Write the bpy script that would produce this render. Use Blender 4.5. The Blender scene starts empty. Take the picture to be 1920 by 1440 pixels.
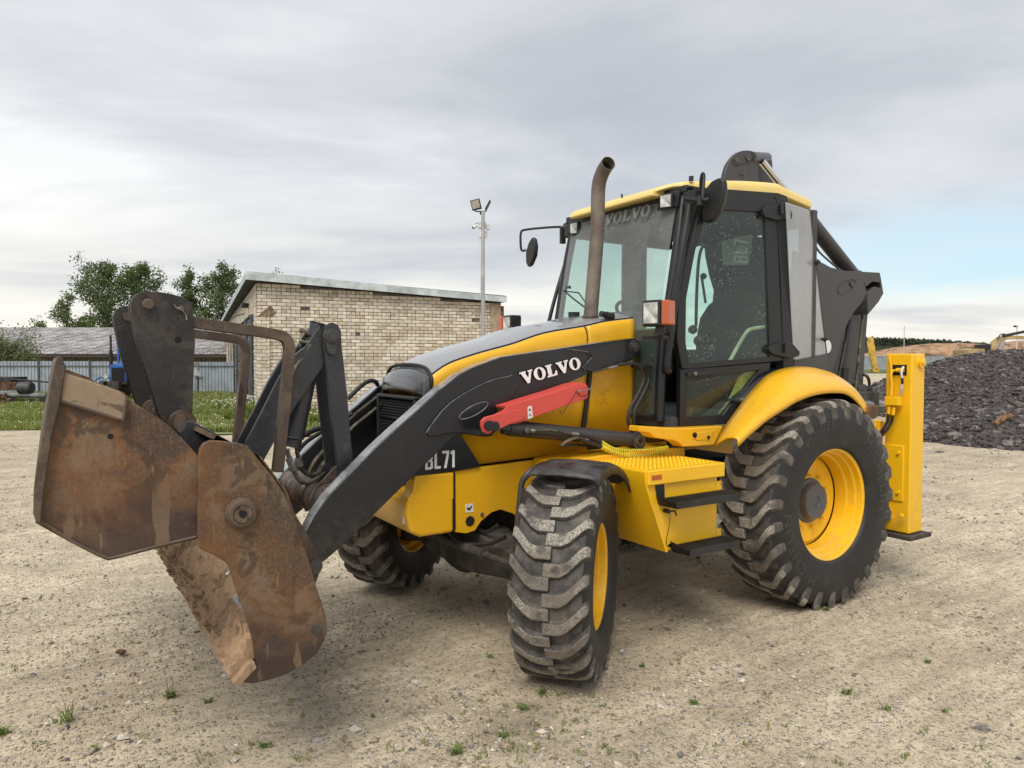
import bpy, bmesh, math, random
import numpy as np
from mathutils import Vector, Matrix
random.seed(7); rng = np.random.default_rng(7)
R = math.radians
S = bpy.context.scene
COL = S.collection
# ---------------------------------------------------------------- camera, world, sun, exposure
CAM = Vector((4.436, 3.986, 1.666)); YAW, PIT, ROLL, F = R(32.9), R(1.82), R(0.1), 1340.0
VD = Vector((-math.sin(YAW)*math.cos(PIT), -math.cos(YAW)*math.cos(PIT), -math.sin(PIT)))
r0 = Vector((-math.cos(YAW), math.sin(YAW), 0)); u0 = r0.cross(VD)
RD = math.cos(ROLL)*r0 + math.sin(ROLL)*u0; UD = -math.sin(ROLL)*r0 + math.cos(ROLL)*u0
cd = bpy.data.cameras.new('camera'); co = bpy.data.objects.new('camera', cd); COL.objects.link(co)
cd.sensor_width = 36; cd.lens = F/1920*36; cd.clip_start = .05; cd.clip_end = 9000
M = Matrix((RD, UD, -VD)).transposed().to_4x4(); M.translation = CAM; co.matrix_world = M
S.camera = co
SUN_AZ, SUN_EL = R(38), R(52)     # direction towards the sun, from +X, counter-clockwise
sd = bpy.data.lights.new('sun', 'SUN'); sd.energy = 2.2; sd.angle = R(32); sd.color = (1, .94, .84)
so = bpy.data.objects.new('sun', sd); COL.objects.link(so)
sdir = Vector((math.cos(SUN_AZ)*math.cos(SUN_EL), math.sin(SUN_AZ)*math.cos(SUN_EL), math.sin(SUN_EL)))
so.rotation_euler = sdir.to_track_quat('Z', 'Y').to_euler(); so.location = (0, 0, 30)
S.view_settings.view_transform = 'Standard'; S.view_settings.look = 'None'
S.view_settings.exposure = 0.50; S.view_settings.gamma = 1
S.render.engine = 'CYCLES'
S.cycles.use_denoising = True
S.cycles.max_bounces = 8; S.cycles.transparent_max_bounces = 16

class NT:
    def __init__(s, tree): s.t = tree; s.n = tree.nodes; s.l = tree.links
    def add(s, typ, **k):
        n = s.n.new(typ)
        for a, b in k.items():
            if a.startswith('_'): setattr(n, a[1:], b)
        for a, b in k.items():
            if not a.startswith('_'):
                key = int(a[1:]) if a[0] == 'i' and a[1:].isdigit() else a.replace('__', ' ')
                if isinstance(b, bpy.types.NodeSocket): s.l.new(b, n.inputs[key])
                else: n.inputs[key].default_value = b
        return n
    def math(s, op, a, b=0.0, c=None):
        n = s.n.new('ShaderNodeMath'); n.operation = op
        for i, v in enumerate((a, b, c)):
            if v is None: continue
            if isinstance(v, bpy.types.NodeSocket): s.l.new(v, n.inputs[i])
            else: n.inputs[i].default_value = v
        return n.outputs[0]
    def ramp(s, fac, stops, mode='LINEAR'):
        n = s.n.new('ShaderNodeValToRGB'); n.color_ramp.interpolation = mode
        e = n.color_ramp.elements
        while len(e) < len(stops): e.new(.5)
        for k, (p, c) in enumerate(stops):
            e[k].position = p; c = (c, c, c) if not hasattr(c, '__len__') else c
            e[k].color = (*c[:3], 1)
        s.l.new(fac, n.inputs[0]); return n.outputs[0]
    def mix(s, f, a, b, blend='MIX'):
        n = s.n.new('ShaderNodeMix'); n.data_type = 'RGBA'; n.blend_type = blend
        for i, v in ((0, f), (6, a), (7, b)):
            if isinstance(v, bpy.types.NodeSocket): s.l.new(v, n.inputs[i])
            else: n.inputs[i].default_value = v if i == 0 else (*v[:3], 1)
        return n.outputs[2]
    def noise(s, vec, scale, detail=4, rough=.55, dist=0.0):
        n = s.add('ShaderNodeTexNoise', Scale=scale, Detail=detail, Roughness=rough, Distortion=dist)
        if vec is not None: s.l.new(vec, n.inputs['Vector'])
        return n.outputs['Fac']

w = bpy.data.worlds.new('World'); S.world = w; w.use_nodes = True
N = NT(w.node_tree); N.n.clear()
tc = N.add('ShaderNodeTexCoord'); sep = N.add('ShaderNodeSeparateXYZ', Vector=tc.outputs['Generated'])
zc = N.math('ADD', N.math('MAXIMUM', sep.outputs['Z'], 0.0), 0.10)
def dotn(vec):
    d_ = N.add('ShaderNodeVectorMath', _operation='DOT_PRODUCT'); N.l.new(tc.outputs['Generated'], d_.inputs[0]); d_.inputs[1].default_value = vec; return d_.outputs['Value']
cv = N.add('ShaderNodeCombineXYZ', X=N.math('DIVIDE', dotn((-math.cos(YAW), math.sin(YAW), 0)), zc), Y=N.math('DIVIDE', dotn((-math.sin(YAW), -math.cos(YAW), 0)), zc), Z=0.0)
# rotate so that bands run across the view
mp = N.add('ShaderNodeMapping', Vector=cv.outputs[0]); mp.inputs['Rotation'].default_value = (0, 0, R(7)); mp.inputs['Location'].default_value = (3.3, 1.7, 0); mp.inputs['Scale'].default_value = (.42, .62, 1)
n1 = N.noise(mp.outputs[0], 1.1, 9, .56, .35)
n2 = N.noise(mp.outputs[0], .5, 5, .5, .3)
up = sep.outputs['Z']
cl = N.math('ADD', N.math('MULTIPLY', n1, .62), N.math('MULTIPLY', n2, .38))
shade = N.ramp(cl, [(.36, (.84, .84, .83)), (.44, (.66, .67, .685)), (.54, (.50, .515, .545)), (.66, (.41, .43, .47))])
horiz = N.ramp(cl, [(.34, (.98, .95, .86)), (.5, (.84, .81, .75)), (.62, (.60, .61, .63)), (.72, (.46, .49, .54))])
hf = N.ramp(up, [(0.0, 1.0), (.09, .85), (.24, 0.0)])
cloud = N.mix(hf, shade, horiz)
# clear gap low on the right of the view (towards -X -Y)
gd = (VD + RD*.66 + UD*.0); gd.normalize()
dt = N.add('ShaderNodeVectorMath', _operation='DOT_PRODUCT'); N.l.new(tc.outputs['Generated'], dt.inputs[0]); dt.inputs[1].default_value = gd
g1 = N.ramp(dt.outputs['Value'], [(.93, 0.0), (.985, 1.0)])
g2 = N.ramp(up, [(.06, 0.0), (.10, 1.0), (.165, 1.0), (.215, 0.0)])
g3 = N.ramp(n1, [(.42, 1.0), (.62, 0.35)])
gap = N.math('MULTIPLY', N.math('MULTIPLY', g1, g2), g3)
sky = N.add('ShaderNodeTexSky', _sky_type='NISHITA', _sun_disc=False, _sun_elevation=SUN_EL, _sun_rotation=math.pi/2-SUN_AZ)
sky.air_density = 1.0; sky.dust_density = 1.5; sky.ozone_density = 1.2
bs = N.add('ShaderNodeBackground', Color=sky.outputs[0], Strength=.09)
bc = N.add('ShaderNodeBackground', Color=cloud, Strength=.77)
bl = N.add('ShaderNodeBackground', Color=(.60, .80, .87, 1), Strength=.80)
m0 = N.add('ShaderNodeMixShader', Fac=.55); N.l.new(bs.outputs[0], m0.inputs[1]); N.l.new(bl.outputs[0], m0.inputs[2])
m1 = N.n.new('ShaderNodeMixShader'); N.l.new(gap, m1.inputs[0]); N.l.new(bc.outputs[0], m1.inputs[1]); N.l.new(m0.outputs[0], m1.inputs[2])
m2 = N.add('ShaderNodeAddShader')   # a little open-sky light mixes in everywhere through the thin cloud
bs2 = N.add('ShaderNodeBackground', Color=sky.outputs[0], Strength=.012)
N.l.new(m1.outputs[0], m2.inputs[0]); N.l.new(bs2.outputs[0], m2.inputs[1])
wo = N.add('ShaderNodeOutputWorld'); N.l.new(m2.outputs[0], wo.inputs[0])

# ---------------------------------------------------------------- helpers
def ray(px, py): return VD + RD*float((px-960)/F) - UD*float((py-720)/F)
def bp(px, py, Y=None, X=None, Z=None, pl=None, D=None):
    """point of the real world seen at pixel px,py (of 1920x1440) on the plane given"""
    d = ray(px, py)
    if Y is not None: t = (Y-CAM.y)/d.y
    elif X is not None: t = (X-CAM.x)/d.x
    elif Z is not None: t = (Z-CAM.z)/d.z
    elif D is not None: t = D
    else: t = (pl[0]-CAM).dot(pl[1])/d.dot(pl[1])
    return CAM + t*d
def xz(pts, Y): return [(p.x, p.z) for p in (bp(a, b, Y=Y) for a, b in pts)]
def par(name, mat_, **k): pass

class MB:
    def __init__(s): s.v = []; s.f = []; s.m = []; s.mi = 0; s.sm = []
    def add(s, vs, fs, smooth=False):
        o = len(s.v); s.v += [tuple(v) for v in vs]
        for f in fs: s.f.append(tuple(i+o for i in f)); s.m.append(s.mi); s.sm.append(smooth)
        return s
    def box(s, c, d, rot=None):
        x, y, z = (q/2 for q in d); vs = [Vector((i*x, j*y, k*z)) for k in (-1, 1) for j in (-1, 1) for i in (-1, 1)]
        if rot is not None: vs = [rot @ v for v in vs]
        c = Vector(c)
        return s.add([v+c for v in vs], [(0, 2, 3, 1), (4, 5, 7, 6), (0, 1, 5, 4), (2, 6, 7, 3), (0, 4, 6, 2), (1, 3, 7, 5)])
    def prism(s, pts, y0, y1):           # pts in x,z ; extruded along y
        n = len(pts); a = sum(pts[i][0]*pts[(i+1) % n][1]-pts[(i+1) % n][0]*pts[i][1] for i in range(n))
        if a < 0: pts = pts[::-1]
        vs = [(x, y0, z) for x, z in pts] + [(x, y1, z) for x, z in pts]
        return s.add(vs, [tuple(range(n)), tuple(range(2*n-1, n-1, -1))] + [(i, i+n, (i+1) % n+n, (i+1) % n) for i in range(n)])
    def poly(s, P, nrm, th):             # 3d polygon, thickened by th against nrm
        n = len(P); nrm = Vector(nrm).normalized(); P = [Vector(p) for p in P]
        ar = Vector((0, 0, 0))
        for i in range(n): ar += P[i].cross(P[(i+1) % n])
        if ar.dot(nrm) < 0: P = P[::-1]
        vs = P + [p - nrm*th for p in P]
        return s.add(vs, [tuple(range(n)), tuple(range(2*n-1, n-1, -1))] + [(i, i+n, (i+1) % n+n, (i+1) % n) for i in range(n)])
    def tube(s, path, r, n=10, cap=True, flat=1.0):
        path = [Vector(p) for p in path]; rr = r if hasattr(r, '__len__') else [r]*len(path)
        vs = []; up = None
        for i, p in enumerate(path):
            t = (path[min(i+1, len(path)-1)]-path[max(i-1, 0)]).normalized()
            if up is None:
                up = Vector((0, 0, 1)) if abs(t.z) < .9 else Vector((1, 0, 0))
            a = t.cross(up).normalized(); up = a.cross(t).normalized()
            for k in range(n):
                q = 2*math.pi*k/n; vs.append(p + a*math.cos(q)*rr[i] + up*math.sin(q)*rr[i]*flat)
        m = len(path); fs = [(i*n+k, i*n+(k+1) % n, (i+1)*n+(k+1) % n, (i+1)*n+k) for i in range(m-1) for k in range(n)]
        s.add(vs, fs, True)
        if cap:
            s.add(vs[:n], [tuple(range(n-1, -1, -1))]); s.add(vs[-n:], [tuple(range(n))])
        return s
    def cyl(s, a, b, r, n=20, r2=None): return s.tube([a, b], [r, r if r2 is None else r2], n)
    def cyl_y(s, x, z, y0, y1, r, n=20): return s.tube([(x, y0, z), (x, y1, z)], r, n)
    def sweep(s, path, prof, closed=False):   # square bar along path in an X-Z plane, prof = list of (across, y)
        path = [Vector(p) for p in path]; n = len(prof); vs = []
        for i, p in enumerate(path):
            t = (path[min(i+1, len(path)-1)]-path[max(i-1, 0)]).normalized(); a = Vector((-t.z, 0, t.x))
            for (u, v) in prof: vs.append(p + a*u + Vector((0, v, 0)))
        m = len(path); fs = [(i*n+k, i*n+(k+1) % n, (i+1)*n+(k+1) % n, (i+1)*n+k) for i in range(m-1) for k in range(n)]
        fs += [tuple(range(n-1, -1, -1)), tuple(range((m-1)*n, m*n))]
        return s.add(vs, fs)
    def lathe_y(s, prof, n=64, cx=0, cz=0):     # prof: list of (r, y)
        m = len(prof); vs = [(cx+r*math.cos(2*math.pi*k/n), y, cz+r*math.sin(2*math.pi*k/n)) for r, y in prof for k in range(n)]
        return s.add(vs, [(i*n+k, (i+1)*n+k, (i+1)*n+(k+1) % n, i*n+(k+1) % n) for i in range(m-1) for k in range(n)], True)
    def grid(s, rows, smooth=True, close=False):
        m, n = len(rows), len(rows[0]); vs = [p for r_ in rows for p in r_]
        return s.add(vs, [(i*n+k, i*n+k+1, (i+1)*n+k+1, (i+1)*n+k) for i in range(m-1) for k in range(n-1)], smooth)

WL = {}
def link(o, parent=None):
    COL.objects.link(o)
    if parent is not None: o.parent = parent
    return o
def obj(name, mb, mat, parent=None, bevel=0, seg=2, loc=None, local=False, stuff=False, smooth=None, ang=35, solid=0, sub=0):
    me = bpy.data.meshes.new(name)
    off = Vector((0, 0, 0))
    if parent is not None and not local:
        off = WL.get(parent.name, off)
    vs = mb.v if off.length == 0 else [(v[0]-off.x, v[1]-off.y, v[2]-off.z) for v in mb.v]
    if loc is not None and parent is None:
        L = Vector(loc); vs = [(v[0]-L.x, v[1]-L.y, v[2]-L.z) for v in vs]
    me.from_pydata(vs, [], mb.f)
    mats = mat if isinstance(mat, (list, tuple)) else [mat]
    for m_ in mats: me.materials.append(m_)
    if len(mats) > 1: me.polygons.foreach_set('material_index', mb.m)
    if smooth is None: me.polygons.foreach_set('use_smooth', mb.sm)
    else: me.polygons.foreach_set('use_smooth', [smooth]*len(mb.f))
    me.update()
    bm = bmesh.new(); bm.from_mesh(me); bmesh.ops.recalc_face_normals(bm, faces=bm.faces)
    if bevel or ang:
        bmesh.ops.remove_doubles(bm, verts=bm.verts, dist=1e-5)
    bm.to_mesh(me); bm.free()
    if any(p.use_smooth for p in me.polygons): me.set_sharp_from_angle(angle=R(ang))
    o = bpy.data.objects.new(name, me)
    if loc is not None: o.location = loc
    link(o, parent)
    WL[o.name] = Vector(loc) if (loc is not None and parent is None) else off
    if solid:
        q = o.modifiers.new('solid', 'SOLIDIFY'); q.thickness = solid; q.offset = -1
    if bevel:
        b = o.modifiers.new('bevel', 'BEVEL'); b.width = bevel; b.segments = seg; b.limit_method = 'ANGLE'; b.angle_limit = R(30); b.harden_normals = True
        me.polygons.foreach_set('use_smooth', [True]*len(me.polygons)); me.set_sharp_from_angle(angle=R(ang))
    if sub:
        q = o.modifiers.new('subsurf', 'SUBSURF'); q.levels = sub; q.render_levels = sub
    if stuff: o['kind'] = 'stuff'
    return o
def thing(name, loc, label, cat, group=None):
    o = bpy.data.objects.new(name, None); o.location = loc; COL.objects.link(o); o.empty_display_size = .2
    o['label'] = label; o['category'] = cat
    if group: o['group'] = group
    WL[o.name] = Vector(loc); return o
def tag(o, label, cat, group=None):
    o['label'] = label; o['category'] = cat
    if group: o['group'] = group
    return o
def rings(cx, cz, r, n=24, rx=None): return [(cx+(rx or r)*math.cos(2*math.pi*k/n), cz+r*math.sin(2*math.pi*k/n)) for k in range(n)]
def arc(c, r, a0, a1, n=8): return [(c[0]+r*math.cos(R(a0+(a1-a0)*k/n)), c[1]+r*math.sin(R(a0+(a1-a0)*k/n))) for k in range(n+1)]
def spline(P, n=6):
    P = [Vector(p) for p in P]; out = []
    for i in range(len(P)-1):
        a, b, c, d = P[max(i-1, 0)], P[i], P[i+1], P[min(i+2, len(P)-1)]
        for k in range(n):
            t = k/n; out.append(.5*((2*b)+(c-a)*t+(2*a-5*b+4*c-d)*t*t+(3*b-a-3*c+d)*t**3))
    out.append(P[-1]); return out

# ---------------------------------------------------------------- materials
def base_mat(name):
    m = bpy.data.materials.new(name); m.use_nodes = True; n = NT(m.node_tree); n.n.clear()
    b = n.add('ShaderNodeBsdfPrincipled'); o = n.add('ShaderNodeOutputMaterial'); n.l.new(b.outputs[0], o.inputs[0])
    return m, n, b
def setb(n, b, key, v):
    if isinstance(v, bpy.types.NodeSocket): n.l.new(v, b.inputs[key])
    elif hasattr(v, '__len__'): b.inputs[key].default_value = (*v[:3], 1)
    else: b.inputs[key].default_value = v
def plain(name, c, rough=.5, metal=0.0, var=.12, vs=6.0, bump=0.0, bs=60.0, spec=.5, coat=0.0, c2=None):
    m, n, b = base_mat(name); t = n.add('ShaderNodeTexCoord').outputs['Object']
    f = n.noise(t, vs, 6, .65)
    c2 = c2 or tuple(x*(1-var*2.2) for x in c); c1 = tuple(min(1, x*(1+var*.6)) for x in c)
    setb(n, b, 'Base Color', n.ramp(f, [(.32, c2), (.62, c1)]))
    setb(n, b, 'Roughness', n.math('ADD', rough-.08, n.math('MULTIPLY', f, .16)))
    b.inputs['Metallic'].default_value = metal; b.inputs['Specular IOR Level'].default_value = spec
    if coat: b.inputs['Coat Weight'].default_value = coat; b.inputs['Coat Roughness'].default_value = .12
    if bump:
        h = n.noise(t, bs, 5, .6); bu = n.add('ShaderNodeBump', Height=h, Strength=bump, Distance=.01); n.l.new(bu.outputs[0], b.inputs['Normal'])
    return m
def wet_paint(name, c, rough=.34, drops=.5, dscale=170.0, dirt=(.16, .12, .08), dirt_amt=.25, coat=.3):
    """painted steel with rain drops standing on it, faint grime and scuffs"""
    m, n, b = base_mat(name); t = n.add('ShaderNodeTexCoord').outputs['Object']
    big = n.noise(t, 2.3, 7, .68, .4); fine = n.noise(t, 28, 5, .7)
    col = n.mix(n.ramp(big, [(.3, 0.0), (.75, .22)]), c, tuple(x*.82 for x in c))
    dm = n.math('MULTIPLY', n.ramp(n.math('ADD', n.math('MULTIPLY', big, .55), n.math('MULTIPLY', fine, .45)), [(.54, 0.0), (.68, 1.0)]), dirt_amt)
    col = n.mix(dm, col, dirt)
    gz = n.add('ShaderNodeSeparateXYZ', Vector=n.add('ShaderNodeNewGeometry').outputs['Position']).outputs['Z']
    splash = n.math('MULTIPLY', n.ramp(gz, [(.30, 1.0), (.75, .35), (1.0, .0)]), n.ramp(n.math('ADD', n.math('MULTIPLY', n.noise(t, 5.5, 6, .7, .6), .6), n.math('MULTIPLY', fine, .4)), [(.46, 0.0), (.66, 1.0)]))
    col = n.mix(n.math('MULTIPLY', splash, .42), col, (.27, .215, .145))
    chip = n.ramp(n.noise(t, 75, 3, .5), [(.735, 0.0), (.75, 1.0)])
    col = n.mix(n.math('MULTIPLY', chip, .55), col, tuple(x*.25 for x in c))
    setb(n, b, 'Base Color', col)
    setb(n, b, 'Roughness', n.math('ADD', rough-.1, n.math('MULTIPLY', fine, .24)))
    b.inputs['Coat Weight'].default_value = coat; b.inputs['Coat Roughness'].default_value = .09
    v = n.add('ShaderNodeTexVoronoi', Scale=dscale, Randomness=1.0); n.l.new(t, v.inputs['Vector'])
    d = n.ramp(v.outputs['Distance'], [(.12, 1.0), (.34, 0.0)])
    keep = n.ramp(n.noise(t, dscale*.35, 2, .5), [(.5, 0.0), (.6, 1.0)])
    h = n.math('ADD', n.math('MULTIPLY', n.math('MULTIPLY', d, keep), drops), n.math('MULTIPLY', n.noise(t, 9, 3, .5), .15))
    bu = n.add('ShaderNodeBump', Height=h, Strength=.55, Distance=.0035); n.l.new(bu.outputs[0], b.inputs['Normal']); n.l.new(bu.outputs[0], b.inputs['Coat Normal'])
    return m
def rust_mat(name, stops, rough=.72, seed=0.0, wetness=.35, bump=.35, speck=1.0, band=None):
    m, n, b = base_mat(name); t0 = n.add('ShaderNodeTexCoord').outputs['Object']
    mp_ = n.add('ShaderNodeMapping', Vector=t0); mp_.inputs['Location'].default_value = (seed, seed*.7, seed*1.3); t = mp_.outputs[0]
    big = n.noise(t, 1.9, 8, .62, .9); mid = n.noise(t, 6.5, 6, .7, .6); fine = n.noise(t, 90, 5, .75)
    f = n.math('ADD', n.math('MULTIPLY', big, .62), n.math('MULTIPLY', mid, .38))
    col = n.ramp(f, stops)
    col = n.mix(n.ramp(fine, [(.48, 0.0), (.72, .38*speck)]), col, (.30, .21, .135), 'MIX')
    col = n.mix(n.ramp(fine, [(.3, .45*speck), (.44, 0.0)]), col, (.03, .02, .016))
    mp2 = n.add('ShaderNodeMapping', Vector=t); mp2.inputs['Scale'].default_value = (1, 1, .16)
    st = n.noise(mp2.outputs[0], 22, 5, .7)                       # run marks
    col = n.mix(n.ramp(st, [(.56, 0.0), (.68, .5)]), col, (.045, .03, .024))
    dust = n.ramp(n.noise(t, 2.7, 5, .55, 1.6), [(.55, 0.0), (.60, 1.0)])        # dried pale dust with hard tide lines
    col = n.mix(n.math('MULTIPLY', dust, .38*speck), col, (.24, .175, .115))
    patch = n.ramp(n.noise(t, 3.3, 4, .55, 1.9), [(.545, 0.0), (.575, 1.0)])      # damp dark patches
    col = n.mix(n.math('MULTIPLY', patch, .68*min(1, speck*1.4)), col, (.050, .031, .022))
    mp3 = n.add('ShaderNodeMapping', Vector=t); mp3.inputs['Rotation'].default_value = (0, R(25), 0); mp3.inputs['Scale'].default_value = (1, 1, .12)
    scr = n.ramp(n.noise(mp3.outputs[0], 60, 3, .6), [(.66, 0.0), (.70, 1.0)])
    col = n.mix(n.math('MULTIPLY', scr, .35*speck), col, (.36, .20, .07))
    if band:
        zz = n.add('ShaderNodeSeparateXYZ', Vector=t0).outputs['Z']; zq = n.math('ADD', zz, n.math('MULTIPLY', n.math('SUBTRACT', mid, .5), .45))
        k = n.math('DIVIDE', n.math('SUBTRACT', band[1], zq), band[1]-band[0]); k = n.math('MINIMUM', n.math('MAXIMUM', k, 0.0), 1.0)
        col = n.mix(n.math('MULTIPLY', k, .78), col, (.046, .031, .028))
        drip = n.ramp(n.noise(mp2.outputs[0], 13, 4, .6), [(.585, 0.0), (.61, 1.0)])
        col = n.mix(n.math('MULTIPLY', n.math('MULTIPLY', drip, k), .6), col, (.23, .165, .10))
        orange_rust = n.ramp(n.noise(t, 1.5, 3, .5), [(.50, 0.0), (.62, .55)]); col = n.mix(n.math('MULTIPLY', orange_rust, n.math('SUBTRACT', 1.0, k)), col, (.20, .085, .026))  # orange rust patches above the dark band
    setb(n, b, 'Base Color', col)
    setb(n, b, 'Roughness', n.math('SUBTRACT', rough, n.math('MULTIPLY', patch, wetness)))
    b.inputs['Metallic'].default_value = .15
    h = n.math('ADD', n.math('MULTIPLY', fine, .6), n.math('MULTIPLY', mid, .8))
    bu = n.add('ShaderNodeBump', Height=h, Strength=bump, Distance=.006); n.l.new(bu.outputs[0], b.inputs['Normal'])
    return m
YEL = wet_paint('aged yellow paint', (.79, .425, .011), .36, .35, 190, dirt=(.26, .14, .03), dirt_amt=.22)
YELF = wet_paint('bright yellow paint', (.87, .495, .008), .38, .45, 150, dirt=(.35, .2, .04), dirt_amt=.12)
YELR = wet_paint('faded yellow roof plastic', (.78, .60, .20), .42, .35, 160, dirt=(.4, .32, .16), dirt_amt=.3, coat=.15)
BLK = wet_paint('wet anthracite paint', (.0075, .009, .013), .36, .35, 150, dirt=(.05, .045, .04), dirt_amt=.18, coat=.25)
HOODM = wet_paint('rain beaded hood paint', (.27, .275, .285), .27, 1.3, 100, dirt=(.09, .08, .07), dirt_amt=.1, coat=1.0)  # black hood; grey base stands in for sky reflected on the wet top
GRY = wet_paint('dark grey boom paint', (.046, .045, .044), .42, .25, 150, dirt=(.10, .09, .08), dirt_amt=.3, coat=.1)
LINKM = wet_paint('worn dark grey steel', (.026, .028, .034), .42, .35, 130, dirt=(.10, .085, .075), dirt_amt=.5, coat=.12)
DARK = plain('black plastic', (.016, .017, .018), .5, bump=.12)
RUBB = plain('black rubber', (.018, .018, .018), .6, var=.3, bump=.3, bs=90)
HOSE = plain('hydraulic hose rubber', (.02, .02, .021), .45, var=.25, bump=.3, bs=200)
REDM = wet_paint('faded red paint', (.62, .075, .06), .45, .1, 150, dirt=(.40, .10, .08), dirt_amt=.5, coat=.05)
CHR = plain('chromed rod', (.75, .76, .78), .12, 1.0, var=.03)
STEEL = plain('dull zinc steel', (.34, .33, .31), .42, .8, var=.25, vs=20)
PIPE = plain('grimy steel pipe', (.15, .135, .10), .45, .5, var=.4, vs=14)
WHT = plain('white lettering', (.82, .82, .81), .5, var=.06)
EXH = plain('weathered exhaust pipe', (.17, .145, .12), .68, .3, var=.35, vs=7, bump=.25, bs=80, c2=(.11, .085, .068))
FLATBLK = plain('flat black of soot and hollows', (.008, .008, .008), .9)  # flat black; also painted as the dark inside holes and grooves
ORNG = plain('orange lens', (.46, .085, .015), .2, coat=.6, var=.05)
LENS = plain('clear lens', (.60, .60, .57), .12, .35, var=.35, vs=14, bump=.08, bs=40)
SEATM = plain('dark seat cloth', (.022, .024, .028), .85, bump=.4, bs=150)
FLOORM = plain('cab trim grey', (.06, .062, .066), .7)
STICK = plain('white sticker', (.7, .7, .66), .5, var=.1, vs=50)
YSLV = plain('yellow hose sleeve', (.74, .62, .05), .5, var=.15)
RUSTO = rust_mat('rusty clam plate', [(.30, (.050, .034, .028)), (.42, (.105, .060, .038)), (.50, (.185, .085, .034)), (.57, (.19, .125, .078)), (.64, (.115, .062, .036)), (.74, (.085, .055, .040))], seed=3.1, band=(1.05, 1.32))
RUSTD = rust_mat('rusty bucket cheek', [(.30, (.055, .045, .038)), (.42, (.080, .052, .036)), (.50, (.125, .066, .030)), (.55, (.17, .125, .085)), (.60, (.075, .050, .036)), (.78, (.06, .042, .034))], seed=11.7, band=(.50, .80))
TANM = rust_mat('dusty tan wear plate', [(.3, (.22, .16, .10)), (.5, (.32, .25, .17)), (.7, (.28, .19, .12))], seed=5.0, wetness=.05, rough=.85)
RUSTB = rust_mat('rust brown bar', [(.3, (.045, .036, .030)), (.5, (.085, .062, .047)), (.62, (.13, .092, .066)), (.75, (.06, .046, .038))], seed=21.0, speck=.6)
OILY = rust_mat('oily black fork plate', [(.34, (.009, .009, .010)), (.48, (.017, .017, .018)), (.58, (.034, .032, .032)), (.66, (.085, .066, .055))], rough=.46, seed=8.0, wetness=.1, speck=.34)
MUD = rust_mat('caked mud', [(.3, (.25, .16, .095)), (.5, (.40, .275, .175)), (.7, (.47, .35, .24))], rough=.95, seed=2.0, wetness=0, bump=1.0, speck=.5)
ARMTOP = plain('painted sky sheen on arm edge', (.30, .31, .33), .30, .2, var=.35, vs=9, bump=.5, bs=150, coat=.8, c2=(.09, .095, .10))  # pale grey colour stands in for sky sheen on the black arm tops
BEAD = plain('worn bare weld', (.15, .155, .165), .4, .2, var=.3, vs=30)
NOSEM = wet_paint('rain beaded nose paint', (.055, .057, .062), .26, 1.0, 110, dirt=(.09, .08, .07), dirt_amt=.15, coat=.8)
SHINY = plain('scoured steel', (.42, .42, .43), .38, .8, var=.3, vs=30, bump=.2, bs=60)
HUBM = plain('grey hub paint', (.075, .08, .09), .4, var=.15, coat=.2)
AXLE = plain('grimy axle casting', (.05, .042, .036), .75, var=.4, vs=9, bump=.4, bs=40)

def tyre_mats():
    a, n, b = base_mat('tyre rubber'); t = n.add('ShaderNodeTexCoord').outputs['Object']
    f = n.noise(t, 5, 8, .7); g = n.noise(t, 120, 4, .7)
    col = n.ramp(f, [(.35, (.009, .009, .010)), (.58, (.018, .0175, .017)), (.75, (.055, .048, .040))])
    col = n.mix(n.ramp(g, [(.6, 0.0), (.72, .45)]), col, (.16, .14, .12))
    setb(n, b, 'Base Color', col); setb(n, b, 'Roughness', .58)
    bu = n.add('ShaderNodeBump', Height=n.math('ADD', f, n.math('MULTIPLY', g, .4)), Strength=.4, Distance=.004); n.l.new(bu.outputs[0], b.inputs['Normal'])
    c, n, b = base_mat('gritty tread rubber'); t = n.add('ShaderNodeTexCoord').outputs['Object']
    g = n.noise(t, 170, 3, .8); f = n.noise(t, 7, 6, .7)
    grit = n.ramp(g, [(.38, (.07, .065, .06)), (.50, (.26, .24, .205)), (.62, (.52, .48, .41))])
    mud = n.ramp(f, [(.35, (.06, .052, .045)), (.55, (.15, .125, .10)), (.7, (.21, .175, .135))])
    col = n.mix(n.ramp(n.noise(t, 3.2, 5, .6, .5), [(.44, 0.0), (.6, .8)]), grit, mud)
    col = n.mix(n.ramp(n.noise(t, 9, 4, .6), [(.55, 0.0), (.68, .8)]), col, (.018, .018, .018))
    setb(n, b, 'Base Color', col); setb(n, b, 'Roughness', .85)
    bu = n.add('ShaderNodeBump', Height=n.math('ADD', n.math('MULTIPLY', g, .6), f), Strength=.7, Distance=.006); n.l.new(bu.outputs[0], b.inputs['Normal'])
    d, n, b = base_mat('muddy tread base'); t = n.add('ShaderNodeTexCoord').outputs['Object']
    f = n.noise(t, 11, 7, .7); g = n.noise(t, 150, 3, .7)
    col = n.ramp(f, [(.35, (.028, .027, .026)), (.48, (.062, .057, .052)), (.62, (.12, .105, .09)), (.75, (.18, .155, .125))])
    col = n.mix(n.ramp(g, [(.58, 0.0), (.7, .5)]), col, (.25, .22, .19))
    setb(n, b, 'Base Color', col); setb(n, b, 'Roughness', .8)
    bu = n.add('ShaderNodeBump', Height=n.math('ADD', f, n.math('MULTIPLY', g, .5)), Strength=.5, Distance=.005); n.l.new(bu.outputs[0], b.inputs['Normal'])
    return a, c, d
TYR, LUG, TRD = tyre_mats()

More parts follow.
